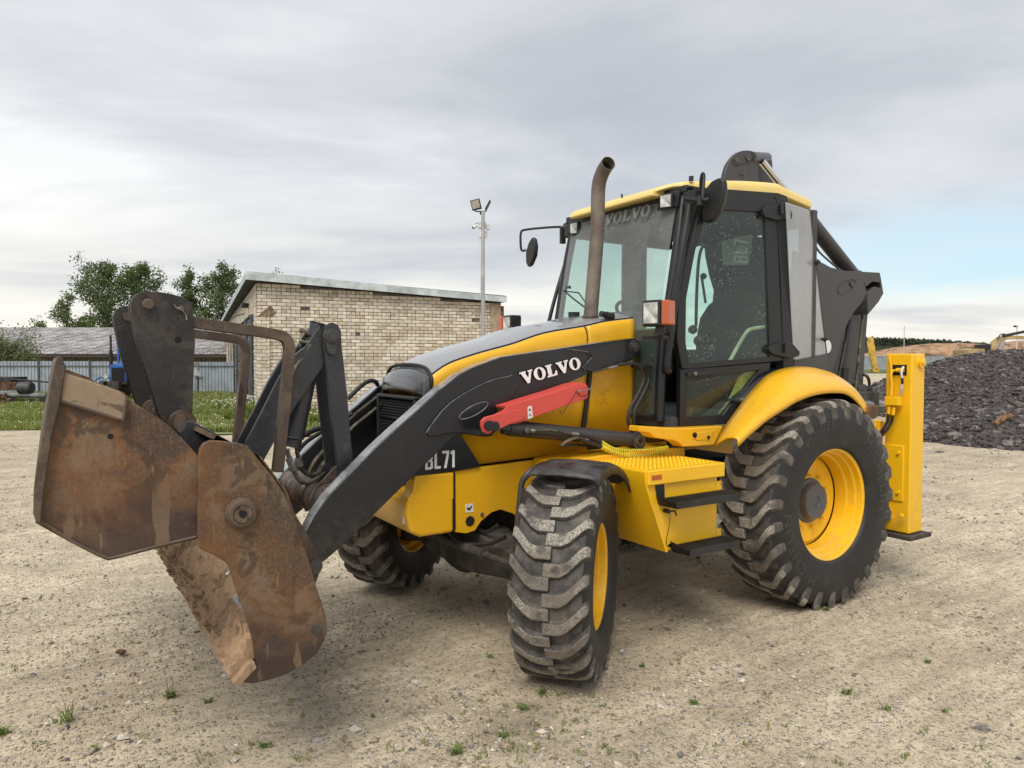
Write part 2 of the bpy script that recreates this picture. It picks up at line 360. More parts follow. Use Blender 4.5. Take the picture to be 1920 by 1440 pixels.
def glass(name, tint, drops=.35, haze=0.0, hazec=(.6, .62, .62), rough=.02, vscale=95):
    m = bpy.data.materials.new(name); m.use_nodes = True; n = NT(m.node_tree); n.n.clear()
    t = n.add('ShaderNodeTexCoord').outputs['Object']
    tr = n.add('ShaderNodeBsdfTransparent', Color=(*tint, 1)); gl = n.add('ShaderNodeBsdfGlossy', Color=(1, 1, 1, 1), Roughness=rough)
    lw_ = n.add('ShaderNodeLayerWeight', Blend=.5); fr5 = n.math('ADD', .03, n.math('MULTIPLY', n.math('POWER', lw_.outputs['Facing'], 4.0), .9))
    v = n.add('ShaderNodeTexVoronoi', Scale=vscale, Randomness=1.0); n.l.new(t, v.inputs['Vector'])
    dsp = n.math('MULTIPLY', n.ramp(v.outputs['Distance'], [(.15, 1.0), (.27, 0.0)]), n.ramp(n.noise(t, 5, 4, .6), [(.40, 0.1), (.6, 1.0)]))
    keep = n.ramp(n.noise(t, vscale*.6, 2, .5), [(.53, 0.0), (.59, 1.0)])
    dsp = n.math('MULTIPLY', dsp, keep)
    ms = n.n.new('ShaderNodeMixShader'); n.l.new(fr5, ms.inputs[0]); n.l.new(tr.outputs[0], ms.inputs[1]); n.l.new(gl.outputs[0], ms.inputs[2])
    df = n.add('ShaderNodeBsdfDiffuse', Color=(*hazec, 1)); tl = n.add('ShaderNodeBsdfTranslucent', Color=(*hazec, 1))
    ad = n.n.new('ShaderNodeMixShader'); ad.inputs[0].default_value = .5; n.l.new(df.outputs[0], ad.inputs[1]); n.l.new(tl.outputs[0], ad.inputs[2])
    hz = n.math('MULTIPLY', n.ramp(n.noise(t, 3.0, 6, .6, .8), [(.3, .75), (.7, 1.0)]), haze)
    fac = n.math('MINIMUM', n.math('ADD', n.math('MULTIPLY', dsp, drops), hz), 1.0)
    m3 = n.n.new('ShaderNodeMixShader'); n.l.new(fac, m3.inputs[0]); n.l.new(ms.outputs[0], m3.inputs[1]); n.l.new(ad.outputs[0], m3.inputs[2])
    o = n.add('ShaderNodeOutputMaterial'); n.l.new(m3.outputs[0], o.inputs[0]); return m
GLS = glass('green tinted cab glass', (.86, .96, .93), .3, .02)
GLSD = glass('dark tinted door glass', (.84, .94, .91), .85, .015, (.75, .78, .78), vscale=80)
WSC = glass('windscreen glass', (.80, .96, .92), .8, .34, (.70, .74, .74), vscale=80)  # haze is a pale diffuse film painted in for reflected sky
PLX = glass('hazy plastic side sheet', (.80, .81, .81), .3, .46, (.88, .89, .90), rough=.12, vscale=60)  # plastic is hazy itself; haze colour also lightened for reflected sky

# lettering ------------------------------------------------------------------
def ring_poly(cx, cy, rx, ry, ix, iy, n=28):
    out = []
    for k in range(n):
        a, b = 2*math.pi*k/n, 2*math.pi*(k+1)/n
        out.append([(cx+rx*math.cos(a), cy+ry*math.sin(a)), (cx+rx*math.cos(b), cy+ry*math.sin(b)), (cx+ix*math.cos(b), cy+iy*math.sin(b)), (cx+ix*math.cos(a), cy+iy*math.sin(a))])
    return out
def rc(x0, y0, x1, y1): return [(x0, y0), (x1, y0), (x1, y1), (x0, y1)]
GLY = {
 'sV': (1.02, [[(0, 1), (.50, 1), (.50, .88), (.42, .88), (.60, .40), (.76, .88), (.66, .88), (.66, 1), (1.04, 1), (1.04, .88), (.95, .88), (.63, -.01), (.45, -.01), (.10, .88), (0, .88)]]),
 'sO': (.98, ring_poly(.48, .5, .48, .525, .195, .42)),
 'sL': (.84, [[(0, 1), (.52, 1), (.52, .88), (.42, .88), (.42, .13), (.56, .14), (.66, .20), (.72, .38), (.84, .38), (.82, 0), (0, 0), (0, .12), (.1, .12), (.1, .88), (0, .88)]]),
 'B': (.68, [rc(0, 0, .19, 1), rc(.19, .86, .42, 1), rc(.19, .44, .42, .58), rc(.19, 0, .42, .14), [(.42, 1), (.53, .98), (.59, .9), (.59, .6), (.53, .51), (.42, .51)], [(.42, .51), (.53, .51), (.61, .42), (.61, .1), (.54, .02), (.42, 0)]]),
 'L': (.56, [rc(0, 0, .19, 1), rc(.19, 0, .5, .15)]),
 '7': (.62, [rc(0, .85, .56, 1), [(.36, .85), (.56, .85), (.34, 0), (.14, 0)]]),
 '1': (.42, [rc(.14, 0, .33, 1), [(0, .76), (.14, .82), (.14, 1), (0, .9)]]),
}
def lettering(mb, seq, P0, u, v, nrm, th=.0015, gap=.06):
    """glyphs along u (per unit width), v (unit height), standing th proud along nrm"""
    x = 0.0; nrm = Vector(nrm).normalized()
    for g in seq:
        wd, polys = GLY[g]
        for p in polys: mb.poly([P0+u*(x+a)+v*b+nrm*th for a, b in p], nrm, th)
        x += wd+gap
    return x
# ================================================================ THE BACKHOE LOADER
root = thing('backhoe_loader', (0, 0, 0), 'large yellow and black backhoe loader with its rusty front bucket raised, parked on gravel', 'backhoe loader')
def part(name, mb, mat, parent=None, **k): return obj(name, mb, mat, parent or root, **k)
def hub(name, parent=None, loc=None, rot=None):
    o = bpy.data.objects.new(name, None); o.empty_display_size = .1; link(o, parent or root); WL[o.name] = Vector((0, 0, 0))
    if loc is not None: o.location = loc
    if rot is not None: o.rotation_euler = rot
    return o

# ---------------- wheels
def text_ring(txt, r0, a0, size, y, span_sign=1, th=.003):
    """raised lettering on a sidewall: every letter bent round the wheel axis (Y)"""
    cu = bpy.data.curves.new('lettering', 'FONT'); cu.body = txt; cu.size = size; cu.extrude = 0; cu.space_character = 1.25; cu.resolution_u = 2
    o = bpy.data.objects.new('lettering', cu); COL.objects.link(o)
    dg = bpy.context.evaluated_depsgraph_get(); me = bpy.data.meshes.new_from_object(o.evaluated_get(dg))
    vs = [tuple(v.co) for v in me.vertices]; fs = [tuple(p.vertices) for p in me.polygons]
    bpy.data.objects.remove(o); bpy.data.curves.remove(cu); bpy.data.meshes.remove(me)
    mb = MB(); out = []
    wtot = max(v[0] for v in vs)
    for x, h, _ in vs:
        a = a0 + (x - wtot/2)/r0          # seen from +Y, -X is to the right: angle measured so that text reads clockwise
        rr = r0 + h
        out.append((-rr*math.sin(a), y, rr*math.cos(a)))
    n = len(out)
    mb.add(out, fs)
    return mb
def make_wheel(Rr, W, rr, nl, lh, wl, dth, disc_y, cap_y, cap_r, side, loc, steer, nuts, nut_r, text=None, label=None, phase=0.0):
    h = hub('wheel', root, loc, (0, 0, steer))
    if label: h['label'] = label
    rb = Rr-lh; H = rb-rr
    half = [(rr, .40*W), (rr+.018, .455*W), (rr+.4*H, .50*W), (rr+.68*H, .497*W), (rb-.03, .47*W), (rb-.006, .43*W), (rb, .36*W), (rb+.004, .18*W)]
    prof = [(a, -b) for a, b in half] + [(rb+.005, 0)] + half[::-1]
    t = MB(); n = 96
    m = len(prof); vs = [(r_*math.cos(2*math.pi*k/n), y, r_*math.sin(2*math.pi*k/n)) for r_, y in prof for k in range(n)]
    t.add(vs, []); 
    for i in range(m-1):
        t.mi = 2 if 5 <= i <= m-7 else 0
        t.add([], []); 
        for k in range(n):
            t.f.append((i*n+k, (i+1)*n+k, (i+1)*n+(k+1) % n, i*n+(k+1) % n)); t.m.append(t.mi); t.sm.append(True)
    def rsurf(y):
        y = abs(y)
        for (a, b), (c, d) in list(zip(half, half[1:]))[::-1]:
            if d <= y <= b or b <= y <= d: return a+(c-a)*((y-b)/(d-b) if d != b else 0)
        return rb if y < .3*W else rr+.5*H
    ts = [.495, .465, .41, .33, .25, .16, .07, -.045]
    q = random.Random(5)
    for s in (-1, 1):
        for k in range(nl):
            th0 = 2*math.pi*(k+(.5 if s > 0 else 0))/nl + phase + q.uniform(-.01, .01)
            vs = []; top = lh*q.uniform(.82, 1.0)
            for i, ty in enumerate(ts):
                fr = i/(len(ts)-1)
                prog = min(1, max(0, (fr-.12)/.62)); prog = prog*prog*(3-2*prog)
                th = th0 - dth*prog
                y = s*ty*W
                wv = wl*(1.0 if i else .8)*(1.08 if fr > .7 else 1)
                rt = Rr-lh+top if ty < .42 else (Rr-lh+top-.012 if ty < .47 else Rr-lh+top-.045)
                rbse = min(rsurf(y), rt)-.012
                for (rad, off) in ((rbse, -.62), (rt, -.42), (rt, .42), (rbse, .62)):
                    a = th + off*wv/Rr
                    vs.append((rad*math.cos(a), y, rad*math.sin(a)))
            o = len(t.v); t.v += vs
            L = len(ts)
            for i in range(L-1):
                for c in range(3):
                    t.f.append((o+i*4+c, o+(i+1)*4+c, o+(i+1)*4+c+1, o+i*4+c+1)); t.m.append(1 if c == 1 else 2); t.sm.append(False)
            for b in (0, (L-1)*4):
                t.f.append((o+b, o+b+1, o+b+2, o+b+3)); t.m.append(2); t.sm.append(False)
    if side < 0:
        t.v = [(x, -y, z) for x, y, z in t.v]
    ty = obj('tyre', t, [TYR, LUG, TRD], h, bevel=.009, seg=2, local=True, ang=32)
    # rim
    r_ = MB()
    p = [(rr+.016, .415*W), (rr+.018, .40*W), (rr-.004, .392*W), (rr-.012, .385*W), (rr-.014, .30*W), (rr-.030, .285*W), (rr-.034, .18*W), (rr-.052, .165*W), (rr-.056, .05*W), (rr-.060, disc_y+.012)]
    back = [(rr+.016, -.415*W), (rr+.018, -.40*W), (rr-.010, -.385*W), (rr-.016, -.25*W), (rr-.045, -.22*W), (rr-.060, disc_y-.012)]
    r_.lathe_y(p, 72); r_.lathe_y(p[:1]+[(rr-.0, .405*W), (rr-.022, .38*W), (rr-.06, .05*W)][:0]+[(rr+.016, .415*W), (rr-.0, .41*W)], 72); r_.lathe_y(back, 72)
    r_.lathe_y([(rr-.012, .385*W), (rr+.0, .405*W), (rr+.016, .415*W)], 72)
    if side < 0: r_.v = [(x, -y, z) for x, y, z in r_.v]
    obj('rim', r_, YELF, h, local=True, ang=40, solid=0)
    d = MB(); d.lathe_y([(rr-.058, disc_y), (rr-.085, disc_y+.006), (rr-.09, disc_y+.018), (.06, disc_y+.018), (.06, disc_y-.01), (rr-.09, disc_y-.008), (rr-.058, disc_y-.01)], 72)
    if side < 0: d.v = [(x, -y, z) for x, y, z in d.v]
    obj('wheel_disc', d, YELF, h, local=True, ang=30)
    c = MB(); c.lathe_y([(cap_r*1.25, disc_y+.016), (cap_r*1.2, disc_y+.03), (cap_r*1.02, disc_y+.035), (cap_r, cap_y-.015), (cap_r*.93, cap_y), (cap_r*.32, cap_y), (cap_r*.28, cap_y-.006), (0.001, cap_y-.006)], 40)
    if side < 0: c.v = [(x, -y, z) for x, y, z in c.v]
    obj('hub_cap', c, HUBM, h, local=True, ang=30)
    for k in range(nuts):
        a = 2*math.pi*(k+.3)/nuts; x, z = nut_r*math.cos(a), nut_r*math.sin(a)
        if k == 0:
            b = MB(); b.cyl((0, side*(disc_y+.016), 0), (0, side*(disc_y+.036), 0), .014, 6); b.cyl((0, side*(disc_y+.03), 0), (0, side*(disc_y+.052), 0), .007, 8)
            n0 = obj('wheel_nut', b, YELF, h, local=True); n0.location = (x, 0, z)
        else:
            c_ = n0.copy(); link(c_, h); c_.location = (x, 0, z)
    if text:
        for (tx, r0, a0, sz) in text:
            mb = text_ring(tx, r0, a0, sz, side*(.5*W+.001))
            obj('sidewall_lettering', mb, LETT, h, local=True, ang=0)
    return h
LETT = plain('moulded rubber lettering', (.045, .045, .046), .5)
rz = .70
make_wheel(.715, .445, .375, 27, .038, .078, .21, -.015, .062, .128, 1, (0, .945, rz), 0, 10, .185,
           text=[('MICHELIN', .50, R(-122), .105), ('MICHELIN', .50, R(68), .105), ('POWER', .53, R(-22), .085)], label='big rear wheel with deep yellow rim and muddy lugged tyre')
make_wheel(.715, .445, .375, 27, .038, .078, .21, -.015, .062, .128, -1, (0, -.945, rz), 0, 10, .185)
make_wheel(.535, .40, .275, 23, .032, .072, .20, .07, .12, .08, 1, (2.10, .945, .525), R(40), 8, .13, label='front wheel turned towards the viewer with gritty tread', phase=.1)
make_wheel(.535, .40, .275, 23, .032, .072, .20, .07, .12, .08, -1, (2.25, -.97, .525), R(33), 8, .13)

# ---------------- front axle and underframe
m = MB()
def beam(mb, stations):
    """stations: list of (y, x0, x1, z0, z1)"""
    vs = []
    for y, x0, x1, z0, z1 in stations: vs += [(x0, y, z0), (x1, y, z0), (x1, y, z1), (x0, y, z1)]
    n = len(stations); fs = [(i*4+k, i*4+(k+1) % 4, (i+1)*4+(k+1) % 4, (i+1)*4+k) for i in range(n-1) for k in range(4)]
    mb.add(vs, fs + [(3, 2, 1, 0), tuple(range((n-1)*4, n*4))])
beam(m, [(-.82, 2.13, 2.27, .42, .58), (-.55, 2.12, 2.28, .40, .60), (-.25, 2.07, 2.33, .39, .66), (.25, 2.07, 2.33, .39, .66), (.55, 2.12, 2.28, .42, .60), (.84, 2.13, 2.27, .44, .58)])
part('front_axle', m, AXLE, bevel=.02)
m = MB(); m.lathe_y([(.0, -.12), (.12, -.11), (.17, -.05), (.18, .05), (.12, .12), (0, .13)], 24, 2.2, .50); part('differential_housing', m, AXLE, ang=60)
for s in (-1, 1):
    m = MB(); m.cyl((2.2, s*.82, .36), (2.2, s*.82, .70), .085, 16); part('steering_knuckle', m, AXLE, bevel=.01)
m = MB(); m.prism([(2.42, .62), (2.42, .82), (2.28, .9), (2.28, .55)], .05, .13); m.prism([(2.12, .62), (2.12, .9), (2.0, .9), (2.02, .55)], -.1, .1); part('axle_trunnion', m, AXLE, bevel=.01)
m = MB(); m.cyl((2.40, -.45, .55), (2.40, .55, .58), .028, 12); m.cyl((2.40, .50, .58), (2.36, .8, .57), .018, 10); part('steering_cylinder', m, AXLE)
m = MB(); beam(m, [(-.74, -.1, .1, .58, .8), (-.3, -.17, .17, .5, .88), (.3, -.17, .17, .5, .88), (.74, -.1, .1, .58, .8)]); part('rear_axle', m, AXLE, bevel=.02)
m = MB(); m.box((1.05, 0, .72), (2.4, .5, .42)); m.box((1.1, 0, .52), (1.1, .32, .2)); part('gearbox_and_frame', m, AXLE, bevel=.03)
m = MB(); m.cyl((2.0, .0, .55), (1.1, .05, .6), .04, 12); part('drive_shaft', m, AXLE)
m = MB(); m.tube(spline([(2.5, .2, .72), (2.42, .3, .60), (2.35, .5, .62), (2.3, .62, .68)]), .012, 8); m.tube(spline([(2.35, .2, .8), (2.3, .36, .66), (2.28, .5, .72)]), .011, 8); part('axle_hose', m, HOSE)

# ---------------- frame side plates, bumper
YF = .385
frame_px = [(853, 884), (903, 876), (1001, 863), (1100, 848), (1160, 840), (1250, 826), (1250, 905), (1130, 925), (1040, 950), (1010, 990), (975, 975), (964, 964), (939, 955.6), (922, 961), (902, 978), (891, 995), (874, 1000.6), (855, 998)]
m = MB(); P = xz(frame_px, YF); m.prism(P, YF-.03, YF); part('frame_side_plate', m, YEL, bevel=.004)
m = MB(); m.prism(P, -YF, -YF+.03); part('frame_side_plate', m, YEL, bevel=.004)
m = MB(); c = bp(881, 977, Y=YF); m.prism(rings(c.x, c.z, .031, 8), YF-.002, YF+.003); part('tow_hole', m, FLATBLK, ang=0)  # black disc on the plate, painted for the shaded hole
m = MB(); c = bp(903, 964, Y=YF); m.cyl_y(c.x, c.z, YF, YF+.008, .012, 8); part('bolt', m, STEEL)
m = MB(); P = xz([(872, 946), (887, 944), (888, 960), (873, 961)], YF); m.prism(P, YF, YF+.002)
stk = part('sticker', m, STICK, ang=0)
m = MB(); P = xz([(875, 955), (877, 951), (880, 953), (884, 948), (885, 950), (881, 957), (878, 956)], YF+.003); m.prism(P, YF+.002, YF+.0035); part('sticker_sign', m, FLATBLK, parent=stk, ang=0)
# nose weight: side face plane at Y=.40, front face across
YB = .40
def nose(side):
    m = MB()
    return m
b0 = bp(770, 998, Y=YB); b1 = bp(852, 1004, Y=YB); t1 = bp(852, 885, Y=YB); t0 = bp(778, 893, Y=YB); n0_ = bp(763, 936, Y=YB)
m = MB()
xs_f = b0.x; zb = .685
side_prof = [(b1.x, zb), (b1.x, t1.z), (t0.x, t0.z+.004), (t0.x+.012, t0.z-.07), (t0.x+.03, n0_.z+.012), (n0_.x, n0_.z), (b0.x+.03, zb+.14), (b0.x, zb+.03), (b0.x-.06, zb)]
zc_ = n0_.z
m.prism([(b1.x, zb), (b1.x, zc_-.002), (n0_.x, zc_), (b0.x+.03, zb+.14), (b0.x, zb+.03), (b0.x-.06, zb)], -YB, YB)
part('nose_weight', m, YEL, bevel=.022, seg=3)
for s in (1, -1):
    m = MB(); P_ = [(b1.x, zc_-.04), (b1.x, t1.z), (t0.x, t0.z+.004), (t0.x+.012, t0.z-.06), (t0.x+.022, zc_+.03), (t0.x+.045, zc_+.004), (t0.x+.045, zc_-.04)]
    m.prism(P_, .30, YB+.001) if s > 0 else m.prism(P_, -YB-.001, -.30); part('nose_cheek', m, YEL, bevel=.014, seg=3)
m = MB(); m.prism([(b1.x-.012, zb+.01), (b1.x-.012, t1.z-.01), (b1.x-.002, t1.z-.01), (b1.x-.002, zb+.01)], -YB+.01, YB-.01); part('bumper_seam', m, FLATBLK, ang=0)
m = MB(); fx = n0_.x+.002; 
pr = bp(758, 961, Y=YB-.035)
m.box((b0.x+.022, YB-.045, .80), (.01, .012, .075)); part('reflector', m, STICK, bevel=.003)

# ---------------- hood
bnd = [(808, 705), (842, 682.5), (898, 663), (960, 646), (1021, 625.5), (1095, 612.6), (1135, 603.5), (1187, 597)]
def hwid(x): return .300 + (.365-.300)*min(1, max(0, (2.62-x)/1.45))
sec = []
for a, b in bnd:
    Y = .33
    for _ in range(4):
        p = bp(a, b, Y=Y); Y = hwid(p.x)
    sec.append((p.x, Y, p.z))
hs = spline(sec, 4)
top = MB(); rows = []
for p in hs:
    hw = p.y; rows.append([(p.x, -hw+2*hw*k/16, p.z+.052*(1-abs(-1+2*k/16)**2.6)) for k in range(17)])
top.grid(rows); 
# close the rear
r1 = rows[-1]; top.add(list(r1)+[(r1[-1][0], r1[-1][1], r1[-1][2]-.3), (r1[0][0], r1[0][1], r1[0][2]-.3)], [tuple(range(19))])
HOOD = part('hood', top, HOODM, ang=50, solid=.012)
SEAMX = bp(1101, 640, Y=.36).x
def hood_side(s, x0, x1, zb_fn, name):
    def hp_(x):
        for p, q_ in zip(hs, hs[1:]):
            if q_.x <= x <= p.x: return p.lerp(q_, (p.x-x)/(p.x-q_.x))
    pts = [p for p in hs if x1 < p.x < x0]
    if x0 < 5: pts = [hp_(x0)]+pts
    if x1 > -5: pts = pts+[hp_(x1)]
    m = MB(); rows = []
    ex = []
    for p in pts: ex.append(p)
    for p in ex:
        hw = p.y; zb = zb_fn(p.x)
        prof = [(hw-.006, p.z+.004), (hw+.008, p.z-.010), (hw+.016, p.z-.035), (hw+.018, p.z-.07), (hw+.018, (p.z-.07+zb)/2), (hw+.018, zb)]
        rows.append([(p.x, s*a, b) for a, b in prof])
    m.grid(rows); return part(name, m, YEL, ang=50, solid=.01)
def zlow(x):   # seam between side panel and frame plate
    a = bp(853, 881, Y=.38); b = bp(1160, 838, Y=.38); return a.z+(b.z-a.z)*(x-a.x)/(b.x-a.x)+.004
for s in (1, -1):
    hood_side(s, 9, SEAMX+.002, zlow, 'hood_side_panel')
    hood_side(s, SEAMX-.002, -9, lambda x: 1.17, 'hood_rear_panel')
# seams
m = MB(); m.prism(xz([(1108, 672), (1114, 672), (1098, 803), (1091, 803)], .386), .375, .389); part('rubber_seam', m, RUBB, ang=0)
ps = [p for p in hs if abs(p.x-SEAMX) < .09]
m = MB(); q = min(hs, key=lambda p: abs(p.x-SEAMX)); m.tube([(q.x, q.y-.002, q.z+.003), (q.x-.003, q.y+.013, q.z-.012), (q.x-.008, q.y+.0175, q.z-.04), (q.x-.02, q.y+.0185, q.z-.09)], .0035, 6); part('panel_gap', m, FLATBLK)
m = MB(); m.tube([(p.x, p.y-.004, p.z+.006) for p in hs], .0045, 6); m.tube([(p.x, -p.y+.004, p.z+.006) for p in hs], .0045, 6); part('hood_edge_seam', m, FLATBLK)
q7 = random.Random(8)
for (a, b, n_) in ((1122, 715, 9), (1131, 733, 12), (1126, 752, 12), (1133, 762, 10)):
    m = MB()
    for k in range(n_):
        c = bp(a+q7.uniform(-9, 12), b+q7.uniform(-10, 10), Y=.3835); m.box((c.x, .3842, c.z), (q7.uniform(.008, .02), .0008, .0022), Matrix.Rotation(q7.uniform(-1, 1), 3, 'Y'))
    part('worn_decal', m, plain('worn decal brown', (.30, .16, .02), .6), ang=0, stuff=True)
# black flank graphic with the model number
for s in (1,):
    pass
YS = .4045
m = MB(); m.prism(xz([(690, 900), (780, 812), (862, 812), (902, 874.5), (853, 882.5), (770, 893)], .402), .393, .4025); 
# the flank narrows to the front: build on the flank plane
dec = part('flank_graphic', m, BLK, ang=0)
P0 = bp(797, 881, Y=.404); P1 = bp(852, 876, Y=.404); T0 = bp(797, 848, Y=.404)
u = (P1-P0)/2.36; v = T0-P0; v = Vector((0, 0, v.z))
m = MB(); lettering(m, ['B', 'L', '7', '1'], P0, u, v, (0, 1, 0), .002, .06); part('model_lettering', m, WHT, parent=dec, ang=0)
# nose cap and grille
fx = 2.665; gw = .262
m = MB(); rows = []
capx = hs[0].x; capz = hs[0].z; chw = hs[0].y
N_ = 16
for j in range(9):
    f = j/8; a = f*math.pi/2
    x = capx + (fx+.02-capx)*math.sin(a); z = capz - .115*(1-math.cos(a)); hw = chw+.012 - .02*f; cr = .05*(1-.5*f)
    rows.append([(x - .03*abs(-1+2*k/N_)**4*f, -hw+2*hw*k/N_, z+cr*(1-abs(-1+2*k/N_)**2.6)-.0*f) for k in range(N_+1)])
m.grid(rows)
for s, k in ((1, -1), (-1, 0)):
    side = [r_[k] for r_ in rows]
    m.grid([side, [(capx, p[1]+s*.004, p[2]-.07) if i == 0 else (p[0], p[1]+s*.004, min(p[2]-.05, capz-.16)) for i, p in enumerate(side)], [(p[0], p[1], 1.02) for p in side]])
part('nose_cap', m, NOSEM, ang=50, solid=.01)
m = MB(); m.tube(spline([(capx+.006, -chw-.014, capz-.06), (capx+.006, -chw-.010, capz+.0), (capx+.008, -chw*.75, capz+.05), (capx+.008, 0, capz+.064), (capx+.008, chw*.75, capz+.05), (capx+.006, chw+.01, capz+.0), (capx+.006, chw+.014, capz-.06)], 5), .011, 8); part('hood_lip_seal', m, RUBB)
gt, gb = 1.452, .99
gr = hub('front_grille')
m = MB(); m.box((fx-.03, 0, (gt+gb)/2), (.02, 2*gw+.05, gt-gb)); part('grille_core', m, FLATBLK, parent=gr)
m = MB(); 
for s in (-1, 1): m.box((fx+.006, s*(gw+.008), (gt+gb)/2-.01), (.06, .022, gt-gb))
m.box((fx+.006, 0, gt+.0), (.06, 2*gw+.03, .022)); part('grille_surround', m, DARK, parent=gr, bevel=.008, seg=3)
m = MB(); m.box((0, 0, 0), (.028, 2*gw, .0075))
nf = 27; fin0 = None
for k in range(nf):
    z = gb+.012+(gt-gb-.02)*k/nf
    if fin0 is None: fin0 = obj('grille_fin', m, LINKM, gr, local=True); f_ = fin0
    else: f_ = fin0.copy(); link(f_, gr)
    f_.location = (fx+.008, 0, z); f_.rotation_euler = (0, R(28), 0)
m = MB()
for zz in (gt-.13, gt-.24, gt-.35): m.box((fx+.018, 0, zz), (.02, 2*gw, .014))
part('grille_bar', m, BLK, parent=gr, bevel=.003)
m = MB(); 
for s in (-1, 1): m.cyl((fx+.02, s*(gw-.03), gt-.06), (fx+.045, s*(gw-.03), gt-.06), .012, 10)
part('grille_knob', m, DARK, parent=gr)
m = MB()     # side louvre below the arm
for k in range(12):
    z = .93+.012*k; m.box((2.70, .375, z), (.12, .03, .004), Matrix.Rotation(R(-10), 3, 'Y'))
part('side_louvre', m, DARK); m = MB(); m.box((2.66, .36, 1.0), (.16, .02, .2)); part('louvre_backing', m, FLATBLK)

# ---------------- loader arms
Ya, Yi = .47, .37
arm_px = [(1189, 634), (1130, 642), (1063, 652), (1000, 661), (940, 670), (911, 680.5), (884, 691), (860, 704), (820, 735), (781, 770.6), (742, 805), (702, 842), (660, 885), (616, 930), (590, 968), (569, 1009), (540, 1046), (527, 1075), (530, 1100), (552, 1112), (572, 1095),
          (587, 1069), (612, 1049), (639.5, 1025.6), (672, 995), (704.5, 962), (742, 925), (780, 888), (818, 851), (850, 819), (871, 813.6), (893, 817), (908, 819), (922, 818), (932, 806), (934, 790), (932, 766), (947, 756.5), (995, 741), (1063, 719), (1105, 700), (1139, 690), (1184, 676), (1197, 668), (1201, 655), (1199, 640)]
AP = xz(arm_px, Ya)
for s in (1, -1):
    m = MB()
    if s > 0: m.prism(AP, Yi, Ya)
    else: m.prism(AP, -Ya, -Yi)
    arm = part('loader_arm', m, BLK, bevel=.0045, seg=2)
    if s > 0: ARM = arm
m = MB(); m.prism(xz([(803, 819), (799, 812), (808, 797), (826.5, 773), (845, 755), (869, 739), (889, 728), (911, 717), (932, 710), (955, 704), (972, 722), (960, 745), (946, 755), (931, 764), (932, 790), (928, 808), (915, 817), (893, 817), (871, 812), (845, 812), (820, 817)], Ya), Ya, Ya+.010); part('boss_plate', m, BLK, parent=ARM, bevel=.0045, seg=2)
m = MB(); m.prism(xz([(1063, 655), (1102, 660), (1110, 670), (1092, 692), (1105, 697), (1139, 688), (1184, 674), (1195, 666), (1199, 655), (1197, 642), (1189, 637), (1130, 645)], Ya), Ya, Ya+.009); part('rear_boss_plate', m, BLK, parent=ARM, bevel=.004, seg=2)
ov = [(888+a*.86+b*.45, 770-a*.50+b*.35) for a, b in [(30*math.cos(t), 17*math.sin(t)) for t in [2*math.pi*k/24 for k in range(25)]]]
m = MB(); m.tube([(p[0], Ya+.010, p[1]) for p in xz(ov, Ya+.01)], .0045, 6, cap=False); part('weld_ring', m, BEAD, parent=ARM)
for L__ in ([(799, 812), (808, 797), (826.5, 773), (845, 755), (869, 739), (889, 728), (911, 717), (932, 710), (953, 706), (960, 703)], [(1063, 655), (1080, 656.5), (1102, 660), (1110, 670), (1092, 690), (1098, 695)]):
    m = MB(); m.tube([Vector((p[0], Ya+.009, p[1])) for p in xz(L__, Ya+.01)], .0032, 6); part('weld_bead', m, BEAD, parent=ARM)
P0 = bp(979, 721.5, Y=Ya+.012); P1 = bp(1093, 689.5, Y=Ya+.012); T0 = bp(971, 699.5, Y=Ya+.012)
u = (P1-P0)/5.14; v = T0-P0; v = v - u.normalized()*(v.dot(u.normalized())*.55)
m = MB(); m2 = MB(); lettering(m, ['sV', 'sO', 'sL', 'sV', 'sO'], P0, u, v, (0, 1, 0), .0015, .05); part('maker_lettering', m, WHT, parent=ARM, ang=0)
def pinend(px, py, Y, r, name='pivot_pin', mat=GRY, parent=None, t=.02, ring=True):
    c = bp(px, py, Y=Y); m = MB(); m.cyl_y(c.x, c.z, Y-.04, Y, r, 24); m.cyl_y(c.x, c.z, Y, Y+t, r*.72, 20)
    if ring: m.cyl_y(c.x, c.z, Y+t, Y+t+.004, r*.3, 6)
    return part(name, m, mat, parent=parent, bevel=.003)
pinend(1189, 650, Ya+.012, .04, parent=ARM)
for s in (-1, 1):     # kingposts that carry the arm roots
    m = MB(); m.prism([(1.42, 1.84), (1.20, 1.84), (1.10, 1.25), (1.12, 1.0), (1.5, 1.0), (1.48, 1.25)], s*.33, s*.30); part('arm_tower', m, DARK, bevel=.004)

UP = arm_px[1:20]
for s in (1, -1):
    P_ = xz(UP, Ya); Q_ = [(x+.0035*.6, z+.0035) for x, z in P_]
    m = MB(); m.prism(Q_+P_[::-1], s*(Ya-.006), s*(Yi+.006)) if s > 0 else m.prism(Q_+P_[::-1], -Ya+.006, -Yi-.006); part('arm_top_sheen', m, ARMTOP, ang=20)  # added strip that carries the painted sky sheen of the arm top
